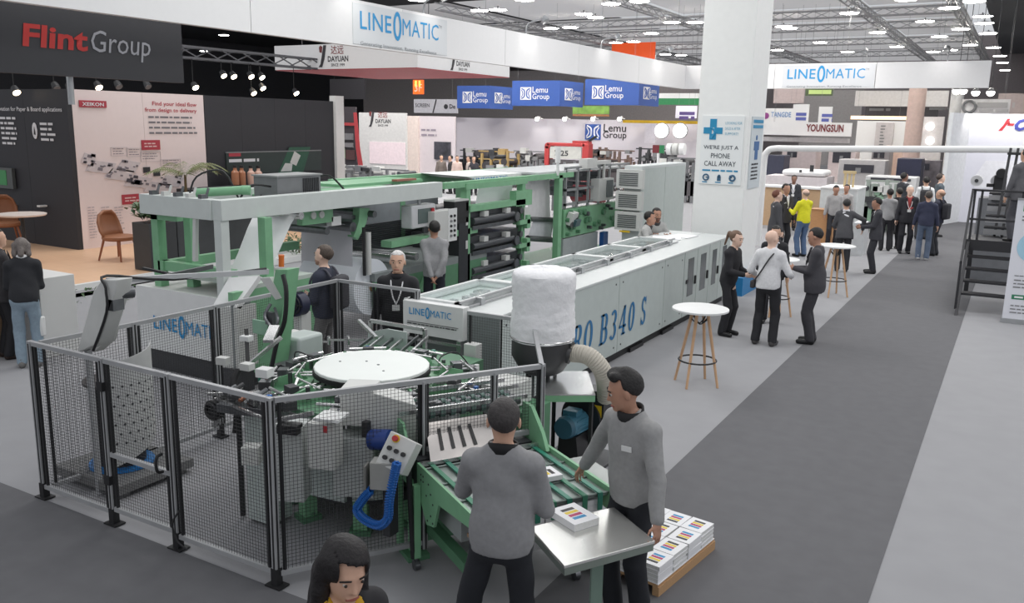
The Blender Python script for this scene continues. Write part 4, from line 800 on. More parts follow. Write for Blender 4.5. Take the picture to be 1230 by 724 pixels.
# slotted chute plate, leaning back towards the table
c0 = [at(512, 517, Y=5.1), at(578, 503, Y=5.6), at(594, 536, Y=5.1), at(524, 553, Y=4.75)]
za, zb = 1.0, .80; pA = O_+U_*-.27+V_*.16; pB = O_+U_*-.27+V_*.66; pC = O_+U_*-.03+V_*.68; pD = O_+U_*-.03+V_*.10
A4 = [V(pA.x, pA.y, za), V(pB.x, pB.y, za), V(pC.x, pC.y, zb), V(pD.x, pD.y, zb)]
sl = ob('slotted_plate', B().prism(A4, (0, 0, 0), (-.006, -.004, .008)), mat((208, 202, 198), .3, .55), dv)
def onp(u, v): return A4[0].lerp(A4[1], u).lerp(A4[3].lerp(A4[2], u), v)+V(.004, .001, .011)
for u in (.14, .30, .46, .62): ob('slot', B().prism([onp(u, .2), onp(u+.045, .2), onp(u+.045, .78), onp(u, .78)], (0, 0, 0), (.001, 0, .002)), BLACK, sl)
oc('curved_guard', B().prism([(-.30, .98, 1.06), (-.16, .98, 1.06), (.02, .98, .90), (.10, .98, .78), (-.30, .98, .70)], (0, 0, 0), (0, .03, 0)), GREEN)
oc('inner_guard', B().prism([(-.34, -.05, 1.06), (-.22, -.05, 1.05), (-.10, -.05, .86), (-.10, -.05, .62), (-.34, -.05, .62)], (0, 0, 0), (0, .02, 0)), GREEN)
for i in range(4): oc('transfer_roller', B().cyl((-.62+.09*i, 0, 1.05), (-.62+.09*i, .98, 1.05), .03, n=10), STEEL_D)
b = B()
for i in range(4):
    for j in range(11): b.cyl((-.62+.09*i, .04+.085*j, 1.05), (-.62+.09*i, .075+.085*j, 1.05), .042, n=8)
oc('roller_rings', b, mat((92, 120, 112), .5), kind='stuff')
for z, u in ((1.12, -.70), (1.10, -.3), (1.14, -.45)): oc('cross_rail', B().bar((u, -.05, z), (u, 1.02, z), .022, .03), STEEL)
oc('drop_box', B().box(-.02, .5, .10, 1.0, .42, .70), mat((150, 155, 154), .45)); oc('chute_back', B().box(-.30, -.10, .02, .96, .55, .80), DARK)
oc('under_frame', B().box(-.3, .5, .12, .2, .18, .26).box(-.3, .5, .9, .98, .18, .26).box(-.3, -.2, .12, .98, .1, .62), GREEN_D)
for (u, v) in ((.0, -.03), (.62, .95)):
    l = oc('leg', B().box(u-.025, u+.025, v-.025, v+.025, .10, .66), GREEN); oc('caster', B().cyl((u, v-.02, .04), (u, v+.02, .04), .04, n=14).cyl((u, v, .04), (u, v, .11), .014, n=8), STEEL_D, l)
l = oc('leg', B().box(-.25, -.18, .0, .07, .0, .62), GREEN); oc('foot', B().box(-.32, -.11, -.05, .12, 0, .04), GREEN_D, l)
oc('fork_upright', B().prism([(-.45, -.02, 0), (-.36, -.02, 0), (-.40, -.02, .95), (-.48, -.02, .95)], (0, 0, 0), (0, .03, 0)), GREEN)
# ------------------------------------------------------------------ printed notebooks
def stripes(): return [mat(c, .5, noise=0) for c in ((40, 38, 40), (226, 196, 52), (176, 44, 96), (48, 140, 190))]
SM = stripes()
def notebook(name, label, loc, rz, group=None, wd=.21, dp=.155, th=.035, flip=False, n=4, tint=False):
    t = T(name, label, 'notebook', loc, rz, group, w=False)
    ob('page_block', B().box(-wd/2+.002, wd/2-.002, -dp/2+.002, dp/2-.002, .002, th-.002), mat((222, 222, 220), .8, noise=.08, scale=120), t)
    ob('cover', B().box(-wd/2, wd/2, -dp/2, dp/2, th-.002, th).box(-wd/2, wd/2, -dp/2, dp/2, 0, .002).box(-wd/2, wd/2, -dp/2-.003, -dp/2, 0, th), PAPER, t)
    for i in range(n):
        x = (-wd*.32+i*wd*.16) if not flip else (wd*.32-i*wd*.16-.02)
        ob('colour_stripe', B().box(x, x+wd*.12, -dp*.28, dp*.22, th, th+.0006), SM[i], t)
    return t
def cmat(u, v, z): p = CM @ V(u, v, z); return p
notebook('notebook', 'white striped notebook lying on the green conveyor belts', cmat(.52, .70, .786), math.atan2(U_.y, U_.x)+1.57, wd=.24, dp=.17, flip=True)
nb = []
for k in range(4):
    for j in range(4): nb.append((cmat(.80, .20+.22*j, .58+.037*k), j, k))
n0 = None
for p, j, k in nb:
    lb_ = 'white notebook below the belt ends, '+ORD[j]+' stack from left, '+ORD[k]+' layer up'
    if n0 is None: n0 = notebook('notebook', lb_, p, math.atan2(U_.y, U_.x)+1.57, 'notebooks stacked below the belt ends', flip=True)
    else: dup(n0, p, label=lb_, group='notebooks stacked below the belt ends')
oc('stack_ledge', B().box(.68, .93, .06, 1.02, .555, .578), mat((150, 120, 92), .6)); oc('end_apron', B().box(.93, .95, .06, 1.05, .50, .6), STEEL)
# steel side table in front of the conveyor
A, Bq, Cq, Dq = V(-2.31, 4.26, 0), V(-1.92, 3.95, 0), V(-1.60, 4.50, 0), V(-1.99, 4.79, 0)
ta = T('steel_table', 'brushed steel side table on one green pedestal at the conveyor end', 'table', ((A.x+Cq.x)/2, (A.y+Cq.y)/2, .006))
ob('table_top', B().prism([p+V(0, 0, .795) for p in (A, Bq, Cq, Dq)], (0, 0, 0), (0, 0, .02)), mat((226, 226, 222), .24, .85, noise=.05, scale=3), ta, bev=.003)
ob('top_rim', B().prism([p+V(0, 0, .75) for p in (A.lerp(Cq, .01), Bq.lerp(Dq, .01), Cq.lerp(A, .01), Dq.lerp(Bq, .01))], (0, 0, 0), (0, 0, .044)), mat((140, 150, 142), .35, .5), ta)
ob('pedestal', B().cb((-1.92, 4.40, .40), (.07, .05, .70), .6), mat((128, 150, 138), .4), ta); ob('pedestal_foot', B().bar((-2.1, 4.25, .03), (-1.75, 4.55, .03), .06, .05).bar((-2.05, 4.55, .03), (-1.8, 4.25, .03), .05, .05), STEEL, ta)
q = at(690, 622, Z=.83); notebook('notebook', 'thick white notebook with four stripes lying alone on the steel table', (q.x, q.y, .816), math.atan2(U_.y, U_.x)+.12, wd=.25, dp=.19, th=.045)
# pallet of notebooks beside the worker
pc = V(-1.82, 5.25, 0); e1_ = V(.12, .88, 0).normalized(); e2_ = V(-e1_.y, e1_.x, 0)
PM = Matrix(((e1_.x, e2_.x, 0, pc.x), (e1_.y, e2_.y, 0, pc.y), (0, 0, 1, .006), (0, 0, 0, 1))); prz = math.atan2(e1_.y, e1_.x)
pl = T('pallet', 'low brown wooden pallet under the notebook stacks beside the standing worker', 'pallet', PM @ V(.44, .36, 0)); CARD = mat((190, 152, 112), .7, noise=.08, kind='wood')
for i in range(4): ob('deck_board', B().box(.0, .90, .01+.19*i, .01+.19*i+.17, .07, .09).xf(PM), CARD, pl)
for y in (0, .35, .71): ob('bearer', B().box(0, .9, y, y+.05, 0, .07).xf(PM), CARD, pl)
ob('paper_sheet', B().box(.0, .89, .005, .755, .09, .093).xf(PM), PAPER, pl)
n1 = None; rn = random.Random(8)
for i in range(4):
    for j in range(4):
        for k in range(4):
            p = PM @ V(.115+.22*i+rn.uniform(-.004, .004), .10+.185*j+rn.uniform(-.005, .005), .094+.031*k)
            lb_ = 'striped notebook on the pallet, '+ORD[i]+' row, '+ORD[j]+' column from the aisle, '+ORD[k]+' layer'
            if n1 is None: n1 = notebook('notebook', lb_, p, prz, 'notebooks stacked on the pallet', wd=.212, dp=.175, th=.03)
            else: dup(n1, p, prz+(math.pi if (i+j) % 2 else 0)+rn.uniform(-.02, .02), label=lb_, group='notebooks stacked on the pallet')
# ------------------------------------------------------------------ dust filter, blower and its table
c = at(651, 432, Y=7.0); FXc, FYc = c.x, 7.0
df = T('dust_filter', 'white cloth filter bag on a black drum beside the long machine', 'filter', (FXc, FYc, .4)); z1 = at(651, 322, Y=7.0).z; z0 = at(651, 406, Y=7.0).z
rb = .30; b = B(); pr = []
for i in range(25): t_ = i/24; pr.append((rb*(1+.02*math.sin(t_*9))*(1-.02*t_), z0+(z1-z0-.05)*t_))
pr += [(rb*.95, z1-.03), (rb*.82, z1-.005), (rb*.5, z1+.008), (.01, z1+.01)]; b.lathe(pr, (FXc, FYc, 0), 40); rn = random.Random(2)
b.v = [v+V(rn.uniform(-.006, .006), rn.uniform(-.006, .006), rn.uniform(-.004, .004)) for v in b.v]
ob('filter_bag', b, mat((238, 238, 240), .75, noise=.02, scale=14, bump=.6), df)
ob('band', B().torus((FXc, FYc, z0+.02), .295, .014), STEEL, df)
ob('drum', B().lathe([(.16, z0-.33), (.21, z0-.30), (.29, z0-.16), (.29, z0+.01), (.2, z0+.01)], (FXc, FYc, 0), 28), mat((62, 62, 64), .45), df)
o1 = at(690, 424, Y=7.05); ob('outlet', B().cyl((FXc+.2, FYc, o1.z), (o1.x-.02, 7.02, o1.z-.02), .085, n=16).box(o1.x-.12, o1.x+.0, 6.98, 7.06, o1.z+.085, o1.z+.10), mat((62, 62, 64), .45), df)
ob('stand', B().cyl((FXc-.15, FYc, .0), (FXc-.15, FYc, z0-.2), .02).cyl((FXc+.12, FYc-.1, .0), (FXc+.12, FYc-.1, z0-.2), .02).cyl((FXc+.05, FYc+.18, 0), (FXc+.05, FYc+.18, z0-.2), .02), BLACK, df)
b = B(); hp = [at(688, 424, Y=7.05), at(706, 427, Y=7.05), at(721, 441, Y=7.1), at(727, 458, Y=7.2), at(728, 478, Y=7.3)]
b.tube(hp, lambda t_: .085+.004*math.sin(t_*190), 12, 22); S('air_hose', 'thick beige flexible hose from the black filter drum down to the blower', 'hose', b, mat((196, 190, 178), .7))
bw = T('blower', 'black blower with a blue motor on the floor beside the hose', 'blower', (at(700, 520, Y=7.3).x, 7.3, 0)); c = at(697, 503, Y=7.25)
ob('snail_housing', B().cyl((c.x, 7.25, c.z), (c.x+.03, 7.45, c.z), .225, n=28).box(c.x+.04, c.x+.24, 7.25, 7.45, c.z-.05, at(728, 470, Y=7.3).z), mat((40, 40, 42), .4), bw)
mt = ob('motor', B().cyl((c.x-.02, 6.98, c.z-.01), (c.x, 7.25, c.z-.01), .11, n=20), mat((72, 124, 146), .4), bw); b = B()
for i in range(12): a = i*6.283/12; b.bar((c.x-.02+.11*math.cos(a), 7.02, c.z-.01+.11*math.sin(a)), (c.x+.11*math.cos(a), 7.22, c.z-.01+.11*math.sin(a)), .012, .02)
ob('cooling_fins', b, mat((72, 124, 146), .4), mt); ob('fan_cover', B().cyl((c.x-.025, 6.93, c.z-.01), (c.x-.02, 6.98, c.z-.01), .10, .112, 20), mat((56, 100, 120), .4), mt); ob('terminal_box', B().box(c.x-.08, c.x+.06, 7.03, 7.16, c.z+.09, c.z+.14), mat((72, 124, 146), .4), mt)
ob('motor_stand', B().prism([(c.x-.12, 7.0, 0.02), (c.x+.12, 7.0, .02), (c.x+.08, 7.0, c.z-.1), (c.x-.1, 7.0, c.z-.1)], (0, 0, 0), (0, .24, 0)), BLACK, bw); ob('base_plate', B().box(c.x-.3, c.x+.32, 6.92, 7.55, 0, .03), DARK, bw)
ob('yellow_label', B().box(c.x+.12, c.x+.22, 7.243, 7.25, c.z+.04, c.z+.17), YELLOW, bw)
K = [at(*p, Z=.83) for p in ((655, 475), (715, 475), (706, 447), (652, 447))]; tb = T('work_table', 'green framed work table with shiny steel top before the blower', 'table', (K[0].x, K[0].y, 0))
ob('steel_top', B().prism(K, (0, 0, 0), (0, 0, .012)), mat((214, 216, 216), .2, .8), tb); ob('apron', B().prism([k-V(0, 0, .06) for k in K], (0, 0, 0), (0, 0, .058)), GREEN, tb)
for k in K: m_ = (K[0]+K[2])/2; p = k.lerp(m_, .12); ob('leg', B().box(p.x-.015, p.x+.015, p.y-.015, p.y+.015, 0, .78), BLACK, tb)
gx = at(640, 500, Y=6.4); ob('green_cabinet', B().box(gx.x-.28, gx.x+.12, 6.1, 6.5, 0, .80), GREEN_D, mc); ob('white_cabinet', B().box(gx.x-.42, gx.x-.02, 6.0, 6.4, .82, 1.02), OFFW, mc)
ob('rear_rail', B().bar((-5.6, 6.6, 1.22), (-5.05, 6.2, 1.2), .03).bar((-5.7, 6.9, 1.15), (-5.0, 6.9, 1.15), .035).bar((-5.0, 6.9, .5), (-5.0, 6.9, 1.15), .035).bar((-5.7, 6.9, .5), (-5.7, 6.9, 1.15), .035), STEEL, mc)
for k in range(6): ob('infeed_bar', B().bar((-5.6+.12*k, 6.95, 1.05+.015*(k % 2)), (-5.35+.12*k, 6.2, 1.02), .018, .03), STEEL if k % 2 else STEEL_D, mc)
ob('rear_shield', B().prism([at(*p, Y=6.75) for p in ((442, 425), (442, 399), (465, 395), (488, 399), (488, 425))], (0, 0, 0), (0, .02, 0)), PANEL, mc)
for (x, y) in ((377, 410), (395, 408), (418, 408)): q = at(x, y, Y=6.6); ob('rear_bracket', B().bar(q, q+V(.22, 0, .03), .02).cyl(q+V(0, 0, -.05), q+V(0, 0, .04), .018, n=8), STEEL, mc)
ob('rear_bed', B().box(-5.6, -4.3, 6.3, 6.9, .3, .95), GREEN_D, mc)
# ------------------------------------------------------------------ long ruling machine with the big blue name on its side
XS = -4.53
eu = T('long_machine', 'long grey machine with a blue model name along its side and glass hatches', 'machine', (-5.1, 11.7, 0))
ZL = 1.20; Ys = [8.2, 9.7, 11.35, 13.15, 13.7]
def side(y0, y1, name='side_panel'): return ob(name, B().box(XS-.03, XS, y0+.006, y1-.006, .13, ZL), PANEL, eu)
yy = [7.6, 9.0, 10.75, 12.5, 13.4]
for i in range(4): side(yy[i], yy[i+1])
ob('inner_body', B().box(-5.74, XS-.03, 7.7, 15.9, .13, ZL-.02), PANEL_D, eu); ob('kick_gap', B().box(-5.65, XS-.06, 7.75, 15.85, 0, .13), BLACK, eu)
for y in (11.3, 12.6): ob('foot', B().box(XS-.1, XS-.02, y, y+.5, 0, .06), BLACK, eu)
dy = [at(x, 340, X=XS).y for x in (820, 835, 848, 861, 874)]; dy = [13.4, 14.05, 14.7, 15.3, 15.9]
for i in range(4):
    d = ob('cabinet_door', B().box(XS-.03, XS+.004, dy[i]+.008, dy[i+1]-.008, .13, ZL), PANEL, eu)
    ob('door_window', B().box(XS+.004, XS+.008, dy[i]+.18, dy[i+1]-.18, .45, 1.08), mat((92, 98, 100), .15), d)
    ob('handle', B().box(XS+.008, XS+.03, dy[i+1]-.13, dy[i+1]-.09, .62, .76), BLACK, d)
ob('end_panel', B().box(-5.74, XS, 15.9, 15.94, .1, ZL), PANEL, eu); ob('latch', B().box(XS, XS+.02, 13.5, 13.58, .68, .74), BLACK, eu)
b = B()
for i in range(4):
    for y in (yy[i]+.12, yy[i+1]-.12):
        for z in (.22, 1.1): b.cyl((XS, y, z), (XS+.004, y, z), .014, n=8)
ob('panel_screws', b, DARK, eu)
ob('top_ledge', B().box(-5.08, XS+.01, 7.6, 15.95, ZL, ZL+.03), mat((204, 208, 207), .4, noise=.02), eu, bev=.005)
ob('top_left_ledge', B().box(-5.78, -5.70, 7.58, 14.4, ZL, ZL+.07), mat((204, 208, 207), .4), eu)
ob('rear_top', B().box(-5.74, -5.06, 14.3, 15.95, ZL, ZL+.035), mat((214, 217, 216), .4), eu)
hy = [7.62, 9.05, 10.35, 11.7, 13.0, 14.3]; WF_ = mat((214, 217, 216), .4)
for i in range(5):
    h = ob('hatch_frame', B().box(-5.72, -5.08, hy[i], hy[i]+.07, ZL+.02, ZL+.09).box(-5.72, -5.08, hy[i+1]-.07, hy[i+1]-.0, ZL+.02, ZL+.09).box(-5.72, -5.67, hy[i], hy[i+1], ZL+.02, ZL+.09).box(-5.13, -5.08, hy[i], hy[i+1], ZL+.02, ZL+.09), WF_, eu)
    ob('hatch_glass', B().box(-5.67, -5.13, hy[i]+.07, hy[i+1]-.07, ZL+.06, ZL+.068), GLASS, h)
    ob('inner_tray', B().box(-5.67, -5.13, hy[i]+.07, hy[i+1]-.07, ZL-.016, ZL-.004), mat((206, 216, 214) if i < 2 else (78, 74, 71), .4), h)
    b = B(); rn = random.Random(i)
    for k in range(7): x, y = rn.uniform(-5.6, -5.25), rn.uniform(hy[i]+.15, hy[i+1]-.2); b.box(x, x+rn.uniform(.03, .14), y, y+rn.uniform(.02, .25), ZL-.004, ZL+.03)
    ob('inner_gear', b, STEEL_D, h)
ob('hatch_rail', B().bar((-5.04, 7.6, ZL+.10), (-5.04, 14.3, ZL+.10), .025).bar((-4.98, 7.6, ZL+.05), (-4.98, 14.3, ZL+.05), .018), RAIL, eu)
for i in range(8): ob('rail_bracket', B().box(-5.05, -4.96, 7.9+i*.85, 7.98+i*.85, ZL+.02, ZL+.11), ALU, eu)
# front sign box
q0, q1 = at(488, 364, Y=7.56), at(560, 376, Y=7.56); zb_ = at(488, 397, Y=7.56).z
sg = ob('front_box', B().box(q0.x, q1.x, 7.5, 7.62, zb_, ZL+.07), WHITE, eu, bev=.004)
brand(eu, (q0.x+.09, 7.496, ZL-.075), 0, (q1.x-q0.x)*.70, .075, LB, tag=False); bars(eu, (q0.x+.06, 7.497, zb_+.11), 0, (q1.x-q0.x)*.82, 1, .05, .012, INK, ragged=0); ob('sign_line', B().box(q0.x+.06, q1.x-.06, 7.494, 7.5, zb_+.135, zb_+.139), INK, eu)
ob('under_sign_frame', B().bar((q0.x+.04, 7.5, .3), (q0.x+.04, 7.5, zb_), .05).bar((q0.x, 7.48, zb_-.05), (q1.x, 7.48, zb_-.05), .03).bar((q1.x-.04, 7.5, .3), (q1.x-.04, 7.5, zb_), .05), STEEL, eu)
ob('front_cover', B().box(-5.0, XS, 7.58, 7.64, .13, ZL), PANEL_D, eu); blk('air_unit', eu, at(568, 430, Y=7.0), (.14, .12, .3), OFFW)
# slab serif model name, letter by letter
def serif(par, s, y0, y1, z, ht, m, x=XS+.006, slant=.16):
    tot = sum({' ': .55, 'S': .8}.get(c, 1) for c in s); u = (y1-y0)/tot; y = y0
    for c in s:
        if c == ' ': y += u*.55; continue
        wd = u*.84*(.8 if c == 'S' else 1); T_ = .25; t_ = .10; P = []
        rect = lambda a, b_, c_, d: [(a, c_), (b_, c_), (b_, d), (a, d)]
        if c in 'EBRU':
            P += [rect(.12, .12+T_, 0, 1), rect(0, .42, 0, .07), rect(0, .42, .93, 1)]
        def arc(cx, cz, rx, rz, a0, a1, w0=.25, w1=.10, n=14):
            for i in range(n):
                a, b_ = R(a0+(a1-a0)*i/n), R(a0+(a1-a0)*(i+1)/n); Q = []
                for k, ang in ((1, a), (1, b_), (0, b_), (0, a)):
                    wx = w0*abs(math.cos(ang))+w1*abs(math.sin(ang)); kx = 1 if k else max(0, 1-w0/rx); kz = 1 if k else max(0, 1-w1/rz); Q.append((cx+rx*kx*math.cos(ang), cz+rz*kz*math.sin(ang)))
                P.append(Q)
        if c == 'E': P += [rect(.3, .9, 0, .08), rect(.3, .9, .92, 1), rect(.3, .7, .46, .54), rect(.84, .92, 0, .25), rect(.84, .92, .75, 1), rect(.64, .70, .4, .6)]
        if c == 'U': P[0] = rect(.12, .12+T_, .3, 1); P[1] = rect(0, .42, .93, 1); P[2] = rect(.66, .98, .93, 1); P += [rect(.74, .84, .3, 1)]; arc(.48, .32, .36, .32, 180, 360, .16, .09)
        if c in 'RB': P += [rect(.3, .6, .92, 1), rect(.3, .6, .47, .55)]; arc(.58, .735, .32, .265, -90, 90, .26, .10)
        if c == 'R': P += [[(.5, .5), (.7, .5), (.98, .0), (.76, 0)], rect(.72, 1.02, 0, .07)]
        if c == 'B': P += [rect(.3, .6, 0, .08)]; arc(.6, .275, .36, .275, -90, 90, .26, .10)
        if c == 'O': arc(.5, .5, .48, .51, 0, 360, .26, .09, 24)
        if c == '0': arc(.5, .5, .42, .51, 0, 360, .26, .09, 24)
        if c == '3': arc(.45, .74, .38, .26, -90, 150, .24, .09); arc(.45, .27, .42, .28, -150, 90, .25, .09)
        if c == '4': P += [rect(.55, .80, 0, 1), rect(.05, .98, .25, .34), [(.05, .3), (.17, .3), (.72, 1), (.58, 1)], rect(.42, .94, 0, .07)]
        if c == 'S': arc(.48, .74, .38, .27, 20, 270, .23, .11); arc(.5, .26, .42, .27, -160, 90, .25, .11); P += [rect(.80, .87, .7, 1), rect(.08, .15, 0, .3)]
        b = B()
        for q in P:
            v = [V(x, y+(a+slant*b_)*wd, z+b_*ht) for a, b_ in q]
            if (v[1]-v[0]).cross(v[2]-v[0]).x < 0: v.reverse()
            b.add(v, [(0, 1, 2, 3)])
        ob('letter', b, m, par, flat=True); y += u*(.8 if c == 'S' else 1)
ya, yb, yr = at(776, 385, X=XS).y, at(711, 400, X=XS).y, at(683, 412, X=XS).y
zc = .50; pa = at(727, 410, X=XS); uu = (ya-at(687, 408, X=XS).y)/7.9; serif(eu, 'EURO B340 S', ya-9.9*uu, ya, pa.z-.02, at(735, 373, X=XS).z-pa.z+.02, mat((36, 110, 160), .45, noise=0))
# ------------------------------------------------------------------ green flexographic line behind (under the grey overhead beam)
ln = T('ruling_line', 'green web fed ruling line with overhead grey beam, rollers and white paper webs', 'machine', (-8.8, 13, 0))
ob('beam', B().box(-8.14, -7.98, 7.0, 11.5, 2.02, 2.26), BEAM, ln, bev=.004); ob('beam', B().box(-9.42, -8.142, 6.98, 7.12, 2.02, 2.26), BEAM, ln, bev=.004); ob('beam', B().box(-9.42, -9.28, 7.12, 11.5, 2.02, 2.24), BEAM, ln)
ob('beam_leg', B().box(-8.12, -8.0, 7.0, 7.12, .0, 2.02), BEAM, ln); ob('deck_plate', B().box(-9.28, -8.14, 8.7, 11.4, 2.14, 2.16), GREEN, ln)
ob('beam_strut', B().bar((-8.45, 7.02, 2.02), (-8.5, 7.02, 1.5), .05), OFFW, ln)
for x, y in ((-9.38, 7.1), (-9.02, 7.3), (-7.98+.0, 7.55)): ob('frame_leg', B().box(x, x+.12, y, y+.12, 0, 2.02), GREEN, ln)
ob('frame_rail', B().box(-9.38, -8.0, 7.12, 7.22, 1.30, 1.42).box(-9.3, -9.2, 7.1, 9.5, 1.30, 1.42), GREEN, ln); ob('frame_rail', B().box(-9.38, -8.9, 7.1, 7.2, 1.94, 2.02), GREEN, ln)
ob('top_cylinder', B().cyl((-8.75, 7.3, 2.29), (-8.3, 7.62, 2.33), .055).cyl((-8.3, 7.62, 2.33), (-8.22, 7.68, 2.33), .06), GREEN, ln)
ob('top_hose', B().tube([(-8.9, 7.3, 2.2), (-8.85, 7.4, 2.48), (-8.6, 7.6, 2.55), (-8.45, 7.7, 2.2)], .012, 6).tube([(-8.5, 8.1, 2.2), (-8.45, 8.3, 2.36), (-8.35, 8.7, 2.36), (-8.3, 9.1, 2.2)], .016, 6), BLACK, ln)
for k in range(5): ob('top_valve', B().box(-9.25+.22*k, -9.19+.22*k, 7.0, 7.1, 2.26, 2.31).cyl((-9.2+.22*k, 7.08, 2.28), (-9.2+.22*k, 7.12, 2.38), .015, n=6), OFFW if k % 2 else STEEL_D, ln)
tr = T('transformer_box', 'grey ribbed electric box with cables on top of the beam', 'box', (-8.6, 8.75, 2.16)); q = at(352, 226, X=-8.3)
ob('box_body', B().box(-8.62, -8.2, q.y-.38, q.y+.42, 2.16, 2.47), mat((120, 122, 124), .5), tr); b = B()
for k in range(9): b.box(-8.2, -8.185, q.y+.08+.035*k, q.y+.095+.035*k, 2.19, 2.44)
ob('cooling_ribs', b, DARK, tr); ob('box_lid', B().box(-8.64, -8.18, q.y-.40, q.y+.44, 2.47, 2.49), mat((150, 152, 152), .5), tr); ob('cable', B().tube([(-8.4, q.y+.44, 2.4), (-8.3, q.y+.7, 2.45), (-8.2, q.y+.95, 2.2)], .014, 6).tube([(-8.3, q.y-.4, 2.35), (-8.3, q.y-.75, 2.38), (-8.3, q.y-.95, 2.18)], .014, 6), BLACK, tr)
ob('green_tray', B().box(-9.0, -8.3, 9.5, 11.4, 2.26, 2.30), GREEN, ln); ob('red_mark', B().box(-8.3, -8.2, 10.6, 11.1, 2.30, 2.33), mat((150, 96, 80), .5), ln)
def webstrip(b, pts, x0, x1):
    n = len(pts); b.add([V(x, y, z) for y, z in pts for x in (x0, x1)], [(2*i, 2*i+1, 2*i+3, 2*i+2) for i in range(n-1)])
# first paper web coming down from the beam
pts = [(at(356, 258, X=-8.15).y, 2)]
Lf = [at(x, y, X=-8.75) for x, y in ((303, 262), (297, 275), (286, 304), (274, 330), (262, 352))]; Rt = [at(x, y, X=-8.12) for x, y in ((356, 258), (349, 270), (337, 298), (325, 322), (312, 345))]
b = B().add([p for k in range(5) for p in (Lf[k], Rt[k])], [(2*k, 2*k+1, 2*k+3, 2*k+2) for k in range(4)]); o = ob('paper_web', b, WEB, ln); o.modifiers.new('t', 'SOLIDIFY').thickness = .004
ob('idler_roller', B().cyl((-9.2, pts[0][0]+.04, 1.96), (-8.1, pts[0][0]+.04, 1.96), .05, n=18), STEEL, ln)
# second web with roll
y0 = at(420, 275, X=-8.2).y; pts = [(y0-.50, 1.72), (y0-.25, 1.78), (y0, 1.74), (y0+.12, 1.55), (y0+.1, 1.0), (y0+.12, .5)]
b = B(); webstrip(b, pts, -9.25, -8.25); o = ob('paper_web', b, mat((190, 190, 196), .6, noise=.01), ln); o.modifiers.new('t', 'SOLIDIFY').thickness = .004
ob('idler_roller', B().cyl((-9.3, y0+.02, 1.71), (-8.15, y0+.02, 1.71), .07, n=18).cyl((-9.3, y0-.52, 1.70), (-8.15, y0-.52, 1.70), .05, n=18), STEEL_D, ln)
q = at(382, 258, X=-8.2); rb_ = ob('roll_bracket', B().box(-8.3, -8.2, q.y-.3, q.y+.3, q.z-.12, q.z+.08), GREEN, ln); ob('knob', B().cyl((-8.2, q.y-.1, q.z), (-8.18, q.y-.1, q.z), .05, n=14).cyl((-8.2, q.y+.06, q.z), (-8.18, q.y+.06, q.z), .05, n=14), OFFW, rb_)
q = at(444, 262, X=-8.2); arm = ob('roll_arm', B().prism([at(*p, X=-8.2) for p in ((432, 250), (444, 250), (440, 268), (430, 288), (425, 284), (431, 266))], (0, 0, 0), (-.12, 0, 0)), GREEN, ln)
ob('cross_shaft', B().cyl((-9.3, q.y, 1.86), (-8.1, q.y, 1.86), .05), STEEL_D, ln); ob('shaft_bar', B().bar(at(385, 258, X=-8.3), at(440, 262, X=-8.3), .06), STEEL_D, ln)
blk('white_box', ln, at(401, 265, X=-8.25), (.1, .2, .13), WHITE)
rl = T('paper_roll', 'big white paper roll lying in the ruling line behind the man with lanyard', 'paper roll', (-8.5, at(455, 330, X=-8.1).y, .3)); q = at(447, 335, X=-8.1)
ob('roll_paper', B().cyl((-9.2, q.y, q.z-.12), (-8.1, q.y, q.z-.12), .42, n=40), mat((226, 230, 236), .6, noise=.01), rl); ob('core', B().cyl((-8.1, q.y, q.z-.12), (-8.08, q.y, q.z-.12), .07, n=16), mat((150, 120, 90), .7), rl)
# rear frames between beam and console
q = at(470, 260, X=-9.3); 
ob('louvre_wall', B().box(-9.5, -9.4, 10.2, 13.4, 1.0, 1.85), mat((156, 160, 166), .5), ln)
for k in range(14): ob('louvre', B().box(-9.4, -9.37, 10.3, 12.9, 1.02+.035*k, 1.038+.035*k), STEEL_D, ln)
ob('louvre_cage', B().box(-9.4, -9.36, 10.25, 10.95, 1.5, 1.85), mat((100, 112, 110), .5), ln)
ob('work_bed', B().box(-9.4, -8.0, 9.8, 12.9, .88, 1.0), mat((130, 136, 136), .4), ln); ob('bed_front', B().box(-8.05, -8.0, 9.8, 12.9, .45, .88), GREEN_D, ln); ob('bed_rail', B().box(-8.2, -8.0, 10.2, 12.6, 1.34, 1.44), GREEN, ln); ob('bed_roller', B().cyl((-9.4, 10.3, 1.15), (-8.05, 10.3, 1.15), .07).cyl((-9.4, 10.9, 1.12), (-8.05, 10.9, 1.12), .06), STEEL, ln)
q = at(437, 285, X=-8.05); ob('black_rod', B().cyl((-8.05, q.y, 1.0), (-8.05, q.y, 1.7), .025), BLACK, ln); ob('white_shaft', B().cyl((-8.05, q.y+.1, 1.0), (-8.05, q.y+.1, 1.62), .04), OFFW, ln)
ob('bed_leg', B().prism([at(*p, X=-7.95) for p in ((509, 338), (516, 318), (512, 350), (505, 350))], (0, 0, 0), (-.1, 0, 0)), GREEN, ln)
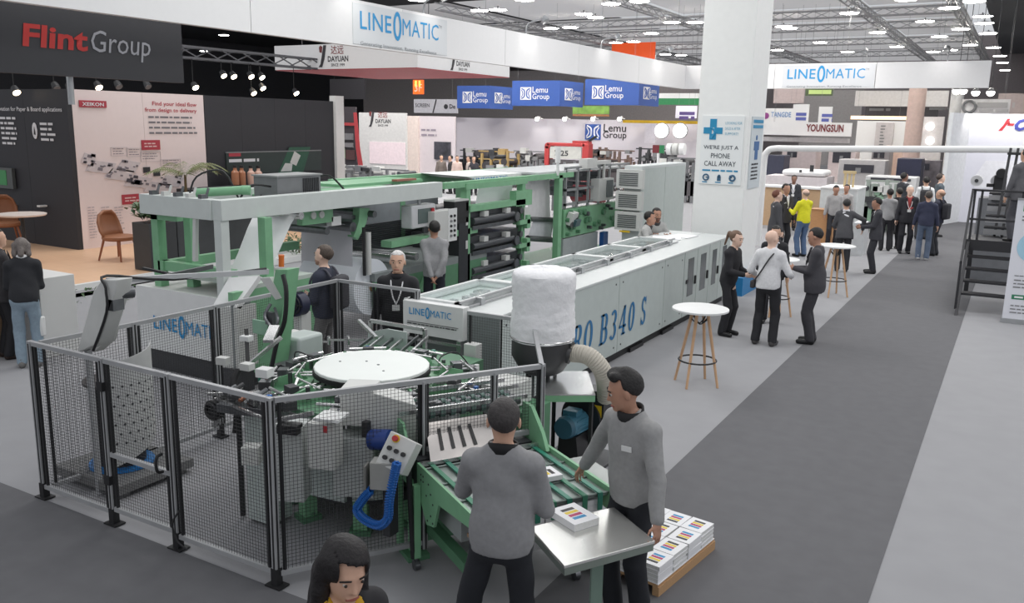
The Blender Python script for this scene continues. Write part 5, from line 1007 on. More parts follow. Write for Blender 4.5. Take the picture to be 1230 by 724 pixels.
# operator console and hmi
q = at(512, 258, X=-8.0); hm = T('operator_screen', 'grey operator screen on an arm beside the standing operator', 'screen', q); yq = q.y; b = B().box(-8.25, -8.03, yq-.33, yq+.30, q.z-.2, q.z+.16)
ob('screen_housing', b, mat((206, 208, 210), .4), hm, bev=.02); ob('screen_glass', B().box(-8.03, -8.02, yq-.18, yq+.24, q.z-.13, q.z+.1), mat((92, 106, 104), .2), hm); ob('screen_arm', B().cyl((-8.14, yq, q.z+.14), (-8.14, yq, 2.1), .03), ALU, hm); ob('keypad', B().box(-8.04, -8.01, yq-.05, yq+.2, q.z-.29, q.z-.2), DARK, hm)
q = at(543, 268, X=-7.9); cn = T('button_panel', 'tall white push button panel right of the standing operator', 'control panel', q)
ob('panel_body', B().box(-8.1, -7.9, q.y-.5, q.y+.12, q.z-.28, q.z+.22), OFFW, cn); ob('panel_face', B().box(-7.9, -7.89, q.y-.12, q.y+.13, q.z-.29, q.z+.24), WHITE, cn)
for i in range(5):
    for j in range(2): ob('button', B().cyl((-7.89, q.y-.05+.1*j, q.z-.2+.08*i), (-7.87, q.y-.05+.1*j, q.z-.2+.08*i), .022, n=10), BLACK if (i+j) % 3 else GREY, cn)
ob('stop_button', B().cyl((-8.0, q.y-.4, q.z+.22), (-8.0, q.y-.4, q.z+.27), .03, n=10), RED, cn); ob('panel_stem', B().cyl((-8.0, q.y-.1, q.z-.28), (-8.0, q.y-.1, .0), .03), ALU, cn)
# ruling units: green posts, dark ink trays, rollers, straps
def unit(y0, y1, seed, trays):
    rn = random.Random(seed)
    for y in (y0, y1): ob('unit_post', B().box(-8.12, -8.0, y-.06, y+.06, 0, 2.18), GREEN, ln); ob('unit_post', B().box(-9.5, -9.38, y-.06, y+.06, 0, 2.18), GREEN, ln)
    ob('unit_top_rail', B().box(-8.14, -7.98, y0-.1, y1+.1, 2.10, 2.2), GREEN, ln); ob('unit_top_rail', B().box(-9.52, -9.36, y0-.1, y1+.1, 2.10, 2.2), GREEN, ln)
    for z in trays:
        t = ob('ink_tray', B().prism([(-8.05, y0+.1, z), (-8.05, y1-.15, z), (-8.05, y1-.1, z+.30), (-8.05, y0+.05, z+.30)], (0, 0, 0), (-1.2, 0, 0)), mat((62, 64, 68), .35), ln)
        ob('tray_lip', B().box(-8.05, -7.97, y0+.1, y1-.15, z-.02, z+.05), STEEL_D, t); ob('tray_roller', B().cyl((-8.0, y0+.12, z+.13), (-8.0, y1-.4, z+.15), .06, n=14), mat((84, 86, 90), .3, .4), t)
        for k in (.22, .62): y = y0+(y1-y0)*k; ob('tray_clip', B().box(-8.04, -7.94, y, y+.14, z+.19, z+.28), OFFW, t)
        for dy, dz, r_ in ((-.35, .1, .09), (-.2, .2, .06), (-.22, 0, .05)): ob('gear', B().cyl((-7.98, y1+dy, z+dz), (-7.92, y1+dy, z+dz), r_, n=14), STEEL_D, t)
        br = ob('tray_bracket', B().box(-8.06, -7.9, y1-.3, y1+.12, z-.06, z+.02).box(-8.0, -7.9, y1-.02, y1+.1, z-.15, z+.1), GREEN, ln)
ya_, yb_ = 12.3, 14.2
unit(ya_, yb_, 1, (1.42, .98, .55))
ob('lower_shroud', B().box(-9.3, -7.98, ya_-.2, yb_+.1, 0, .5), mat((54, 62, 60), .5), ln); ob('unit_plate', B().box(-8.1, -7.96, yb_-.35, yb_+.25, 1.7, 1.98), GREEN, ln); ob('name_plate', B().box(-7.96, -7.95, yb_-.05, yb_+.15, 1.42, 1.66), OFFW, ln); ob('header', B().box(-8.14, -7.96, ya_, yb_, 1.72, 1.82), GREEN, ln)
ob('dark_cover', B().box(-8.2, -7.98, ya_-.45, ya_-.02, 1.55, 1.92), BLACK, ln); ob('cover_top', B().box(-8.2, -7.98, ya_-.45, ya_-.02, 1.92, 1.95), OFFW, ln); ob('dark_column', B().box(-8.2, -7.99, ya_-.3, ya_-.02, .3, 1.55), mat((46, 48, 52), .5), ln)
for z in (1.1, 1.5, 1.75): ob('column_tag', B().box(-7.99, -7.98, ya_-.1, ya_-.04, z, z+.14), OFFW, ln)
def sheet(y0, y1, z0, z1, x=-8.2):
    b = B(); webstrip(b, [(y0, z1), (y0+.03, z1-.1), (y0+.04, z0)], x-1.1, x); o = ob('paper_web', b, WEB, ln); o.modifiers.new('t', 'SOLIDIFY').thickness = .004
b = B(); webstrip(b, [(12.9, 2.16), (13.0, 2.1), (13.05, 1.8)], -9.3, -8.25); 
ob('paper_web', B().add([at(*p, X=-8.3) for p in ((575, 222), (616, 217), (614, 247), (571, 246))], [(0, 1, 2, 3)]), WEB, ln)
ob('paper_web', B().add([at(*p, X=-8.3) for p in ((627, 216), (660, 212), (661, 263), (637, 262))], [(0, 1, 2, 3)]), mat((212, 210, 212), .6), ln)
ob('paper_web', B().add([at(*p, X=-8.3) for p in ((640, 266), (665, 266), (662, 285), (634, 284))], [(0, 1, 2, 3)]), mat((200, 202, 206), .6), ln)
ob('web_roller', B().cyl(at(636, 263, X=-8.28), at(664, 264, X=-8.28), .05).cyl(at(634, 286, X=-8.28), at(663, 288, X=-8.28), .06), STEEL_D, ln)
ob('white_hood', B().prism([at(*p, X=-8.4) for p in ((560, 212), (655, 206), (660, 210), (572, 216))], (0, 0, 0), (-1.0, 0, .02)), mat((236, 238, 236), .5), ln)
ob('long_rail', B().box(-8.12, -8.0, 11.6, 16.3, 2.14, 2.24), GREEN, ln); ob('long_rail', B().box(-9.5, -9.38, 10.5, 16.3, 2.18, 2.28), GREEN, ln)
txt(ln, 'LINEOMATIC', at(568, 218, X=-8.35), R(90), 1.2, .06, LB, bold=.01)
# drive units further along
ob('unit_post', B().box(-8.12, -8.0, 15.65, 15.8, 0, 2.2), GREEN, ln)
gp_ = ob('gear_plate', B().box(-8.14, -8.0, 15.9, 19.0, .9, 1.48), GREEN, ln); rn = random.Random(5)
for k in range(34): y, z = rn.uniform(16.0, 18.9), rn.uniform(.95, 1.42); ob('gear', B().cyl((-8.0, y, z), (-7.94+.02*(k % 3), y, z), rn.uniform(.03, .075), n=10), (GREEN_D, GREEN_D, STEEL_D)[k % 3], gp_)
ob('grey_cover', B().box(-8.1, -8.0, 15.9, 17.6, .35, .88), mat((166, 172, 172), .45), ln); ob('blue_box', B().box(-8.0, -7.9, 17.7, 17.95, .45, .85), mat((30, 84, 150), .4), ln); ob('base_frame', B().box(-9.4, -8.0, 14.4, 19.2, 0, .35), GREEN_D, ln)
q = at(687, 262, X=-7.95); ob('tilted_screen', B().cb(q, (.12, .34, .26), .1, 0, .3), OFFW, ln); ob('screen_back', B().cb(q+V(.03, .15, -.1), (.1, .28, .14), .1, 0, .3), mat((70, 100, 104), .4), ln)
cg = mat((166, 168, 170), .35, .5)
for k in range(7):
    y = 16.0+.55*k; ob('cage_post', B().box(-8.08, -8.03, y, y+.05, 1.48, 2.32), cg, ln); ob('cage_post', B().box(-9.5, -9.45, y, y+.05, 1.2, 2.32), cg, ln)
for z in (1.55, 1.85, 2.3): ob('cage_rail', B().box(-8.08, -8.03, 16.0, 19.35, z, z+.05), cg, ln)
for k in range(18): y, z = rn.uniform(16, 19.2), rn.uniform(1.5, 2.1); ob('inner_bar', B().box(-9.2, -8.3, y, y+rn.uniform(.03, .12), z, z+rn.uniform(.03, .1)), STEEL_D, ln)
ob('top_shelf', B().box(-9.4, -8.03, 14.8, 19.2, 2.24, 2.28), mat((196, 198, 198), .4), ln)
q = at(670, 195, X=-8.0); ob('signal_post', B().cyl((-8.0, q.y, 2.2), (-8.0, q.y, 2.75), .03).cyl((-8, q.y, 2.45), (-8, q.y, 2.75), .055), WHITE, ln)
q = at(725, 198, X=-8.0); ob('swing_arm', B().box(-8.1, -7.9, q.y-1.05, q.y-.55, 2.3, 2.5).box(-8.1, -7.96, q.y-.5, q.y+.3, 2.36, 2.44), OFFW, ln); q2 = at(727, 225, X=-7.95); ob('hanging_screen', B().box(-8.1, -7.9, q2.y-.45, q2.y+.35, q2.z-.28, q2.z+.2), OFFW, ln); ob('hanging_screen_glass', B().box(-7.9, -7.89, q2.y-.05, q2.y+.3, q2.z-.22, q2.z+.16), mat((88, 96, 98), .2), ln); ob('hanger_tube', B().cyl((-8, q2.y, q2.z+.2), (-8, q2.y, 2.42), .035), OFFW, ln)
q = at(707, 232, X=-8.9); ob('red_drum', B().cyl((-9.3, q.y, q.z), (-8.5, q.y, q.z), .22, n=18), mat((176, 74, 84), .5), ln)
# white box unit with the word mark, and white sloping guide
q0, q1 = at(163, 342, Y=7.0), at(255, 395, Y=7.0); XL = q0.x
bx = T('white_unit', 'large white machine cabinet with blue word mark standing behind the mesh fence', 'cabinet', (-8.9, 7.3, 0)); zt = q0.z
ob('cabinet_front', B().box(XL, -7.75, 7.0, 7.04, .28, zt), WHITE, bx); ob('cabinet_body', B().box(XL, -7.75, 7.04, 7.9, .28, zt), OFFW, bx); ob('cabinet_base', B().box(XL+.05, -7.8, 7.06, 7.85, 0, .28), DARK, bx)
pq = at(186, 391, Y=7.0); pr_ = at(262, 398, Y=7.0); brand(bx, (pq.x, 6.99, pq.z-.03), 0, (pr_.x-pq.x)*1.02, .17, LB, tag=False)
gd = T('sloping_guide', 'bright white sloping paper guide in front of the green unit', 'guide', (-7.6, 6.7, 0)); a_, b_ = at(255, 368, X=-7.95), at(284, 369, X=-7.65); c_, d_ = at(275, 333, X=-7.98), at(311, 331, X=-7.65)
ob('slope', B().prism([a_, b_, d_, c_], (0, 0, 0), (0, .06, -.03)), WHITE, gd); ob('guide_front', B().prism([a_, b_, V(b_.x, b_.y, .32), V(a_.x, a_.y, .32)], (0, 0, 0), (0, .3, 0)), OFFW, gd); ob('guide_foot', B().box(-7.92, -7.68, a_.y+.02, b_.y+.25, 0, .32), DARK, gd)
ob('green_side', B().box(-7.78, -7.70, b_.y, 8.2, .2, 1.22), GREEN, ln); ob('green_side_top', B().box(-9.0, -7.7, 7.2, 8.2, 1.22, 1.27), mat((196, 206, 198), .4), ln); ob('grey_side', B().box(-7.72, -7.69, b_.y-.02, b_.y+.25, .3, 1.1), PANEL_D, ln)
# tall control cabinets
cb_ = T('control_cabinet', 'tall light grey control cabinet with louvred cooling units behind two operators', 'cabinet', (-7.6, 18, 0)); yc0 = at(770, 250, X=-7.0).y
yc0 = at(771, 205, X=-7.0).y; yc1 = at(824, 200, X=-7.0).y; xl = at(750, 205, Y=yc0).x
ob('cabinet_body', B().box(xl, -7.0, yc0, yc1, 0, 2.36), mat((200, 205, 205), .45, noise=.01), cb_, bev=.01)
ob('side_panel', B().box(-7.0, -6.99, yc0+.05, (yc0+yc1)/2, .1, 2.3), PANEL, cb_); ob('side_panel', B().box(-7.0, -6.99, (yc0+yc1)/2+.02, yc1-.05, .1, 2.3), PANEL, cb_)
for k, z in enumerate((1.88, 1.42, .98)):
    u = ob('cooling_unit', B().box(xl-.12, xl+.48, yc0-.14, yc0, z, z+.40), OFFW, cb_)
    for j in range(7): ob('louvre', B().box(xl-.05, xl+.38, yc0-.15, yc0-.14, z+.06+.042*j, z+.08+.042*j), STEEL_D, u)
ob('yellow_label', B().box(xl+.0, xl+.25, yc0-.145, yc0-.14, .93, .97), YELLOW, cb_)
# high round tables
def hightable(c, zt, label, r=.35, sq=False):
    t = T('high_table', label, 'table', (c[0], c[1], 0), 0, 'white high tables with wooden legs')
    ob('table_top', (B().lathe([(r-.015, zt-.03), (r, zt-.025), (r, zt-.004), (r-.01, zt)], (c[0], c[1], 0), 40) if not sq else B().box(c[0]-r, c[0]+r, c[1]-r, c[1]+r, zt-.03, zt)), WHITE, t)
    for k in range(4):
        a = R(-5+90*k); ob('leg', B().cyl((c[0]+.10*math.cos(a), c[1]+.10*math.sin(a), zt-.05), (c[0]+.29*math.cos(a), c[1]+.29*math.sin(a), 0), .022, .016, 8), LEGW, t)
    ob('foot_ring', B().torus((c[0], c[1], .32), .235, .011), BLACK, t)
    b = B()
    for k in range(4): a = R(57+90*k); a2 = a+R(90); b.tube([(c[0]+.11*math.cos(a), c[1]+.11*math.sin(a), zt-.06), (c[0]+.03*math.cos((a+a2)/2), c[1]+.03*math.sin((a+a2)/2), zt-.2), (c[0]+.13*math.cos(a2), c[1]+.13*math.sin(a2), zt-.13)], .008, 5)
    ob('wire_brace', b, BLACK, t); return t
hightable((-3.25, 10.33), .99, 'empty white high table with wooden legs standing alone beside the long machine')
q = at(930, 378, Z=0); hightable((q.x, q.y), 1.0, 'white high table between the man in white sweater and the dark suit')
q = at(1003, 352, Z=0); hightable((q.x+.0, q.y-.3), 1.0, 'white high table beside the man leaning in a grey suit')
# ------------------------------------------------------------------ neighbouring stands and banners further back
def rect_at(x0, y0, x1, y1, Y):                # upright board facing the camera side, between two photo corners at depth Y
    p, q = at(x0, y0, Y=Y), at(x1, y1, Y=Y); return p.x, q.x, q.z, p.z
def board(name, label, cat, x0, y0, x1, y1, Y, m, th=.12, group=None, floor=False):
    a, c, z0, z1 = rect_at(x0, y0, x1, y1, Y); z0 = 0 if floor else z0
    t = T(name, label, cat, ((a+c)/2, Y, z0), 0, group); ob('panel', B().box(a, c, Y, Y+th, z0, z1), m, t)
    if z0 > 1.9:
        for x in (a+(c-a)*.12, c-(c-a)*.12): ob('hanging_wire', B().cyl((x, Y+th*.5, z1-.01), (x, Y+th*.5, max(9.1, z1+.5)), .005, n=5), GREY, t)
    return t
def wtxt(t, s, x0, x1, y, Y, m, ht=None, bold=0, shear=0):
    p, q = at(x0, y, Y=Y), at(x1, y, Y=Y); return txt(t, s, (p.x, Y-.01, p.z), 0, q.x-p.x, ht, m, bold=bold, shear=shear)
WL = mat((238, 238, 238), .5, noise=.01); PINK = mat((216, 206, 210), .6, noise=.02); DINK = mat((60, 58, 62), .6, noise=0); REDB = mat((170, 62, 66), .5)
# hanging box sign, white with red underside
Yd = 22.0; cxx = -16.2; xl = at(330, 70, Y=Yd).x; yr = at(612, 88, X=cxx).y; zb = at(495, 81, Y=Yd).z; ztp = zb+.78
dy_ = T('hanging_sign', 'hanging white box sign with red underside beyond the stand fascia', 'sign', ((xl+cxx)/2, (Yd+yr)/2, zb))
ob('sign_face', B().box(xl, cxx, Yd, Yd+.08, zb, ztp), WL, dy_); ob('sign_face', B().box(cxx-.08, cxx, Yd+.08, yr, zb, ztp), WL, dy_); ob('sign_face', B().box(xl, xl+.08, Yd+.08, yr, zb, ztp), WL, dy_)
ob('underside', B().box(xl+.02, cxx-.02, Yd+.02, yr, zb-.02, zb+.02), mat((186, 70, 76), .5), dy_)
for i in range(3): ob('hanging_wire', B().cyl((xl+.3+i*(cxx-xl-.6)/2, Yd+1, ztp), (xl+.3+i*(cxx-xl-.6)/2, Yd+1, 9.2), .012, n=5), DARK, dy_)
def dlogo(t, p, rz, s):                         # slanted Y mark, two signs, name and a date line
    p = Vector(p); d = V(math.cos(rz), math.sin(rz), 0); n = V(math.sin(rz), -math.cos(rz), 0)*.012; Pt = lambda u, w_: p+d*u*s+V(0, 0, w_*s)+n
    ob('logo_mark', B().prism([Pt(.16, 0), Pt(.34, 0), Pt(.46, .30), Pt(.56, .80), Pt(.42, .80), Pt(.32, .36), Pt(.26, .12)], (0, 0, 0), -n*.3), DINK, t)
    ob('logo_drop', B().prism([Pt(.22, .55), Pt(.33, .52), Pt(.37, .74), Pt(.27, .80), Pt(.2, .72)], (0, 0, 0), -n*.3), mat((120, 60, 60), .5), t)
    txt(t, '\u8fbe\u8fdc', p+d*.78*s+V(0, 0, .46*s), rz, .62*s, .32*s, mat((134, 62, 62), .6, noise=0), bold=.01); txt(t, 'DAYUAN', p+d*.62*s+V(0, 0, .19*s), rz, 1.0*s, .21*s, DINK, bold=.03); txt(t, 'SINCE 1999', p+d*.78*s+V(0, 0, .02*s), rz, .66*s, .11*s, DINK, bold=.02)
q = at(379, 75, Y=Yd); dlogo(dy_, (q.x, Yd, zb+.06), 0, .86); q = at(538, 84, X=cxx); dlogo(dy_, (cxx, q.y, zb+.03), R(90), .78)
board('back_wall_panel', 'wide plain grey wall far behind the blue banners', 'wall panel', 436, 88, 900, 150, 64, mat((150, 145, 145), .6))
# wall of the same exhibitor
Yw = 36; t = board('exhibition_wall', 'pale grey stand wall with dark letters and curved left edge', 'wall panel', 431, 135, 488, 203, Yw, mat((206, 204, 202), .6), floor=True)
a, c, z0, z1 = rect_at(424, 135, 434, 205, Yw-.05); ob('red_edge', B().prism([(a, Yw-.02, z1), (a+.22, Yw-.02, z1), (a+.40, Yw-.02, z1*.5), (a+.75, Yw-.02, 0), (a+.4, Yw-.02, 0), (a+.12, Yw-.02, z1*.5)], (0, 0, 0), (0, .02, 0)), REDB, t)
q = at(440, 152, Y=Yw); dlogo(t, (q.x, Yw, q.z), 0, 1.0); a, c, z0, z1 = rect_at(444, 170, 487, 198, Yw); ob('light_poster', B().box(a, c, Yw-.03, Yw, z0, z1), mat((234, 216, 220), .6), t)
t = board('dark_stand', 'dark stand with red stripe and posters right of the white column', 'stand', 401, 128, 428, 206, Yw+.6, mat((62, 56, 60), .6), floor=True)
for (x0, y0, x1, y1, m) in ((403, 147, 426, 151, REDB), (404, 160, 412, 170, GREY), (414, 160, 424, 168, mat((120, 118, 120), .5)), (404, 171, 424, 177, mat((130, 126, 128), .5)), (404, 178, 414, 190, mat((170, 190, 140), .5)), (416, 180, 426, 192, mat((90, 60, 60), .5))):
    a, c, z0, z1 = rect_at(x0, y0, x1, y1, Yw+.55); ob('poster', B().box(a, c, Yw+.52, Yw+.6, z0, z1), m, t)
t = board('overhead_banner', 'black overhead banner high behind the dark stand', 'banner', 396, 95, 438, 119, 48, mat((56, 54, 58), .6))
t = board('orange_sign', 'glowing orange sign under the hanging red box', 'sign', 496, 96, 508, 113, 46, mat((236, 96, 34), .5, emit=1.1)); a, c, z0, z1 = rect_at(499, 97, 505, 104, 46); ob('sign_bars', B().box(a, a+.1, 45.95, 46, z0, z1).box(c-.1, c, 45.95, 46, z0, z1), mat((250, 200, 90), emit=1.5), t); wtxt(t, '3F', 498, 507, 110, 45.98, mat((255, 170, 150), emit=1))
t = board('overhead_banner', 'white overhead banner with slanted dark dividing line', 'banner', 497, 119, 549, 136, 44, mat((214, 212, 218), .6)); wtxt(t, 'SCREEN', 499, 516, 128.5, 43.98, DINK); wtxt(t, 'De', 540, 547, 130.5, 43.98, DINK, bold=.02); a, c, z0, z1 = rect_at(533, 123, 538, 133, 43.97); ob('emblem', B().cyl(((a+c)/2, 43.97, (z0+z1)/2), ((a+c)/2, 43.98, (z0+z1)/2), (c-a)/2, n=8), DINK, t)
p0, p1 = at(520, 135.5, Y=43.97), at(524, 119.5, Y=43.97); ob('divider', B().bar(p0, p1, .05), DINK, t)
t = board('exhibition_wall', 'pinkish white stand wall with two text rows and a dark photo', 'wall panel', 487, 139, 546, 206, 40, PINK, floor=True)
for y in (157, 163): bars(t, at(506, y, Y=39.98), 0, 1.05, 1, .1, .1, mat((150, 140, 152), .6, noise=0), ragged=0, seed=y)
a, c, z0, z1 = rect_at(522, 170, 541, 192, 39.95); ob('photo', B().box(a, c, 39.9, 40, z0, z1), mat((66, 66, 74), .5, noise=.5, scale=3), t); a, c, z0, z1 = rect_at(487, 139, 503, 206, 39.9); ob('pale_pilaster', B().box(a, c, 39.85, 40, 0, z1), mat((232, 216, 208), .6), t)
S('dark_post', 'thin dark post between two pinkish stand walls', 'post', B().box(at(545, 160, Y=41).x-.08, at(545, 160, Y=41).x+.08, 41, 41.15, 0, at(545, 141, Y=41).z), DARK)
LW = 45; t = board('exhibition_wall', 'long lilac white wall with dark two-line name and blue emblem', 'wall panel', 547, 141, 836, 215, LW, mat((222, 216, 222), .6, noise=.01), floor=True)
a, c, z0, z1 = rect_at(703, 149, 721, 168, LW-.05)
BLB = mat((58, 92, 168), .5, noise=.02)
def swirl(t, a, c, z0, z1, Y, bg, fg, rz=0, X=None):
    """square emblem with two facing curved strokes"""
    P = (lambda u, w_: V(a+(c-a)*u, Y, z0+(z1-z0)*w_)) if X is None else (lambda u, w_: V(X, a+(c-a)*u, z0+(z1-z0)*w_)); n = V(0, -.02, 0) if X is None else V(.02, 0, 0)
    ob('emblem_plate', B().prism([P(0, 0), P(1, 0), P(1, 1), P(0, 1)], (0, 0, 0), n), bg, t); b = B(); r = (z1-z0)*.055
    for k in (0, 1):
        f = (lambda u: u) if k == 0 else (lambda u: 1-u)
        b.tube([P(f(.12), .10)+n*1.2, P(f(.36), .25)+n*1.2, P(f(.40), .5)+n*1.2, P(f(.36), .75)+n*1.2, P(f(.12), .9)+n*1.2], r, 5, 4); b.tube([P(f(.1), .2)+n*1.2, P(f(.24), .5)+n*1.2, P(f(.1), .8)+n*1.2], r*.7, 5, 4)
    ob('emblem_strokes', b, fg, t)
swirl(t, a, c, z0, z1, LW-.02, BLB, WL); wtxt(t, 'Lemu', 725, 752, 158, LW-.02, DINK, .42, .01); wtxt(t, 'Group', 724, 752.5, 168, LW-.02, DINK, .48, .01)
for k, x in enumerate((645, 678, 712, 744)):
    q = at(x, 143, Y=LW-.7); l = T('wall_lamp', 'small white lamp above the lilac wall, '+ORD[k]+' from the left', 'lamp', q, 0, 'lamps above the lilac wall'); ob('lamp_head', B().cyl(q+V(0, .3, .1), q, .07, .12, 10), WL, l); ob('lamp_arm', B().bar(q+V(0, .2, .08), (q.x, LW+.02, q.z+.02), .04), WL, l); ob('lamp_glass', B().cyl(q+V(0, -.01, 0), q+V(0, -.03, -.01), .11, n=10), mat((255, 252, 245), emit=12), l); spot(q+V(0, -.1, 0), q+V(0, .7, -.5), 40, 90)
for (nm, lab, x0, xm, x1, y0, y1, Y) in (('A', 'leftmost blue overhead box banner, partly behind the next blue one', 549, 588, 616, 103, 130, 42), ('B', 'middle blue overhead box banner before the lilac wall', 615, 672, 700, 97, 127, 40), ('C', 'rightmost and largest blue overhead box banner', 702, 767, 791, 95, 126, 41)):
    p, q = at(x0, y1, Y=Y), at(xm, y1, Y=Y); zt_ = at(x0, y0, Y=Y).z; yq = at(x1, y1-1, X=q.x).y
    t = T('overhead_banner', lab, 'banner', ((p.x+q.x)/2, Y, p.z), 0); ob('banner_face', B().box(p.x, q.x, Y, Y+.1, p.z, zt_), BLB, t); ob('banner_side', B().box(q.x-.1, q.x, Y+.1, yq, p.z, zt_), BLB, t)
    wd = q.x-p.x; h = zt_-p.z; ex = p.x+wd*(.18 if nm != 'C' else .14)
    swirl(t, ex, ex+h*.5, p.z+h*.24, p.z+h*.74, Y-.005, WL, BLB); txt(t, 'Lemu', (ex+h*.56, Y-.01, p.z+h*.52), 0, h*.7, h*.24, WL, bold=.004); txt(t, 'Group', (ex+h*.56, Y-.01, p.z+h*.20), 0, h*.78, h*.29, WL, bold=.004)
    sd = yq-Y; swirl(t, Y+sd*.2, Y+sd*.5, p.z+h*.25, p.z+h*.72, 0, WL, BLB, X=q.x+.005); txt(t, 'Lemu', (q.x+.01, Y+sd*.52, p.z+h*.5), R(90), sd*.33, h*.2, WL); txt(t, 'Group', (q.x+.01, Y+sd*.52, p.z+h*.22), R(90), sd*.36, h*.25, WL)
    for x in (p.x+.3, q.x-.3): ob('hanging_wire', B().cyl((x, Y+.05, zt_), (x, Y+.05, 9.1), .005, n=5), GREY, t)
for (x0, y0, x1, y1, Y, m, n_, lab) in ((790, 112, 839, 118, 50, WL, 'overhead_banner', 'white strip of an overhead banner beside the white column'), (790, 118, 839, 126, 50, mat((52, 138, 86), .5), 'overhead_banner', 'green strip of an overhead banner beside the white column'),
    (748, 144, 837, 149, 44, mat((226, 184, 44), .5), 'yellow_beam', 'yellow beam along the top of stand beside the white column'), (812, 127, 836, 142, 43, mat((236, 232, 240), .4, emit=.35), 'light_box', 'white light box sign with purple print near the column'),
    (688, 127, 731, 137, 47, mat((132, 176, 86), .5, noise=.3, scale=2), 'green_picture', 'green leafy picture board under the blue banners'), (688, 137, 731, 140, 46.9, mat((176, 120, 80), .5), 'shelf_board', 'orange brown board under the green picture'), (775, 148, 787, 172, 44, mat((232, 226, 232), .5), 'hanging_banner', 'narrow white panel under the yellow beam'),
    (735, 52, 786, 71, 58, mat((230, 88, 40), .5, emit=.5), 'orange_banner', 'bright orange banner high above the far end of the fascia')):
    t = board(n_, lab, 'banner' if 'banner' in n_ else 'board', x0, y0, x1, y1, Y, m)
    if n_ == 'light_box': bars(t, at(816, 138, Y=42.98), 0, .8, 2, .22, .16, mat((110, 90, 150), .6, noise=0), ragged=0)
for x in (795, 817):
    q = at(x, 157, Y=44); t = T('round_light', 'round white light disc on the stand wall, '+('left' if x < 800 else 'right')+' of two', 'lamp', q); ob('light_disc', B().cyl(q, q+V(0, -.08, 0), .38, n=24), mat((255, 255, 255), emit=1.4), t); ob('light_rim', B().torus(q, .39, .03, 'y'), GREY, t)
# machines in the middle distance: posts, drums and rails built per machine
def rig(label, x0, y0, x1, Y, m1, m2, seed, dp=1.2, n=7, col=None):
    rn = random.Random(seed); a, c = at(x0, 215, Y=Y).x, at(x1, 215, Y=Y).x; h = at((x0+x1)/2, y0, Y=Y).z; t = T('printing_machine', label, 'machine', ((a+c)/2, Y+dp/2, 0))
    for i in range(n):
        x = a+(c-a)*(i+.5)/n+rn.uniform(-.1, .1); hh = h*rn.uniform(.7, 1); ob('column', B().box(x-.06, x+.06, Y, Y+.12, 0, hh).box(x-.06, x+.06, Y+dp-.1, Y+dp, 0, hh*.9), m1, t)
    ob('bed', B().box(a, c, Y, Y+dp, .3, h*.45), m2, t)
    for k in range(3): z = h*(.5+.2*k); ob('rail', B().box(a, c, Y+.02, Y+.1, z, z+.06), m1, t)
    for i in range(n): x = rn.uniform(a, c-.3); z = h*rn.uniform(.45, .85); ob('drum', B().cyl((x, Y-.02, z), (x, Y+dp, z), rn.uniform(.08, .22), n=12), (m2, STEEL_D, DARK)[i % 3], t)
    for i in range(n): x = rn.uniform(a, c-.4); z = h*rn.uniform(.45, .9); ob('unit_box', B().box(x, x+rn.uniform(.15, .5), Y-.05, Y+.3, z, z+rn.uniform(.1, .3)), (OFFW, GREY, m1, col or DARK)[i % 4], t)
    return t
DG = mat((92, 88, 90), .5); YB = mat((166, 140, 92), .5)
rig('low grey machine bed before the pale stand wall', 402, 200, 490, 30, GREY, mat((150, 150, 150), .5), 1)
rig('dark framed machine before the lilac wall', 552, 178, 600, 42.5, DARK, DG, 2)
rig('dark machine with yellowish posts before the lilac wall', 574, 178, 616, 38, YB, mat((62, 58, 60), .5), 3, n=4)
rig('grey machine between yellowish posts and red frame', 616, 178, 652, 40, GREY, DG, 4)
rig('brownish machine right of the red frame', 706, 176, 760, 40, mat((112, 92, 84), .5), DG, 5)
rig('dark reel machine left of the white column', 762, 174, 812, 40, DARK, GREY, 6)
rig('grey machine beside the white column', 800, 185, 838, 36, GREY, DG, 7, n=5)
for k, x in enumerate((753.5, 762, 770)): q = at(x, 176, Y=38)
t = T('red_frame', 'red rounded portal frame with white number plate', 'machine frame', (at(680, 200, Y=38).x, 38, 0)); a, c, z0, z1 = rect_at(654, 171, 706, 205, 38)
ob('portal', B().box(a, a+.25, 38, 38.5, 0, z1-.15).box(c-.35, c, 38, 38.5, 0, z1).box(a+.12, c-.2, 38, 38.5, z1-.16, z1).cyl((a+.16, 38, z1-.16), (a+.16, 38.5, z1-.16), .16), mat((186, 66, 66), .5), t, bev=.03)
ob('portal_cap', B().box(c-.9, c-.05, 38.05, 38.45, z1, z1+.12), mat((186, 66, 66), .5), t); ob('number_plate', B().box(a+.28, c-.4, 38.05, 38.1, z1-.75, z1-.18), mat((206, 206, 200), .5), t); txt(t, '7 25', (a+.55, 38.04, z1-.62), 0, .75, .26, DINK, bold=.02); ob('mesh_front', B().box(a+.28, c-.4, 38.1, 38.2, .5, z1-.8), DG, t)
ob('boom', B().bar((c-.3, 38.2, z1), (c+.3, 38.2, z1+.35), .1), BLACK, t)
t = T('reel_display', 'dark display with red and green picture and three white reels', 'display', (at(792, 190, Y=35).x, 35, 0)); a, c, z0, z1 = rect_at(784, 174, 797, 184, 35); ob('screen_left', B().box(a, a+(c-a)*.6, 35, 35.1, z0, z1), mat((120, 50, 56), .4), t); ob('screen_right', B().box(a+(c-a)*.6, c, 35, 35.1, z0, z1), mat((50, 130, 84), .4), t); ob('stand_pole', B().cyl(((a+c)/2, 35.05, 0), ((a+c)/2, 35.05, z0), .05), WL, t)
for x in (802, 809, 817): q = at(x, 179, Y=35.3); ob('reel', B().cyl(q, q+V(.2, 0, 0), .24, n=18), WL if x != 809 else OFFW, t)
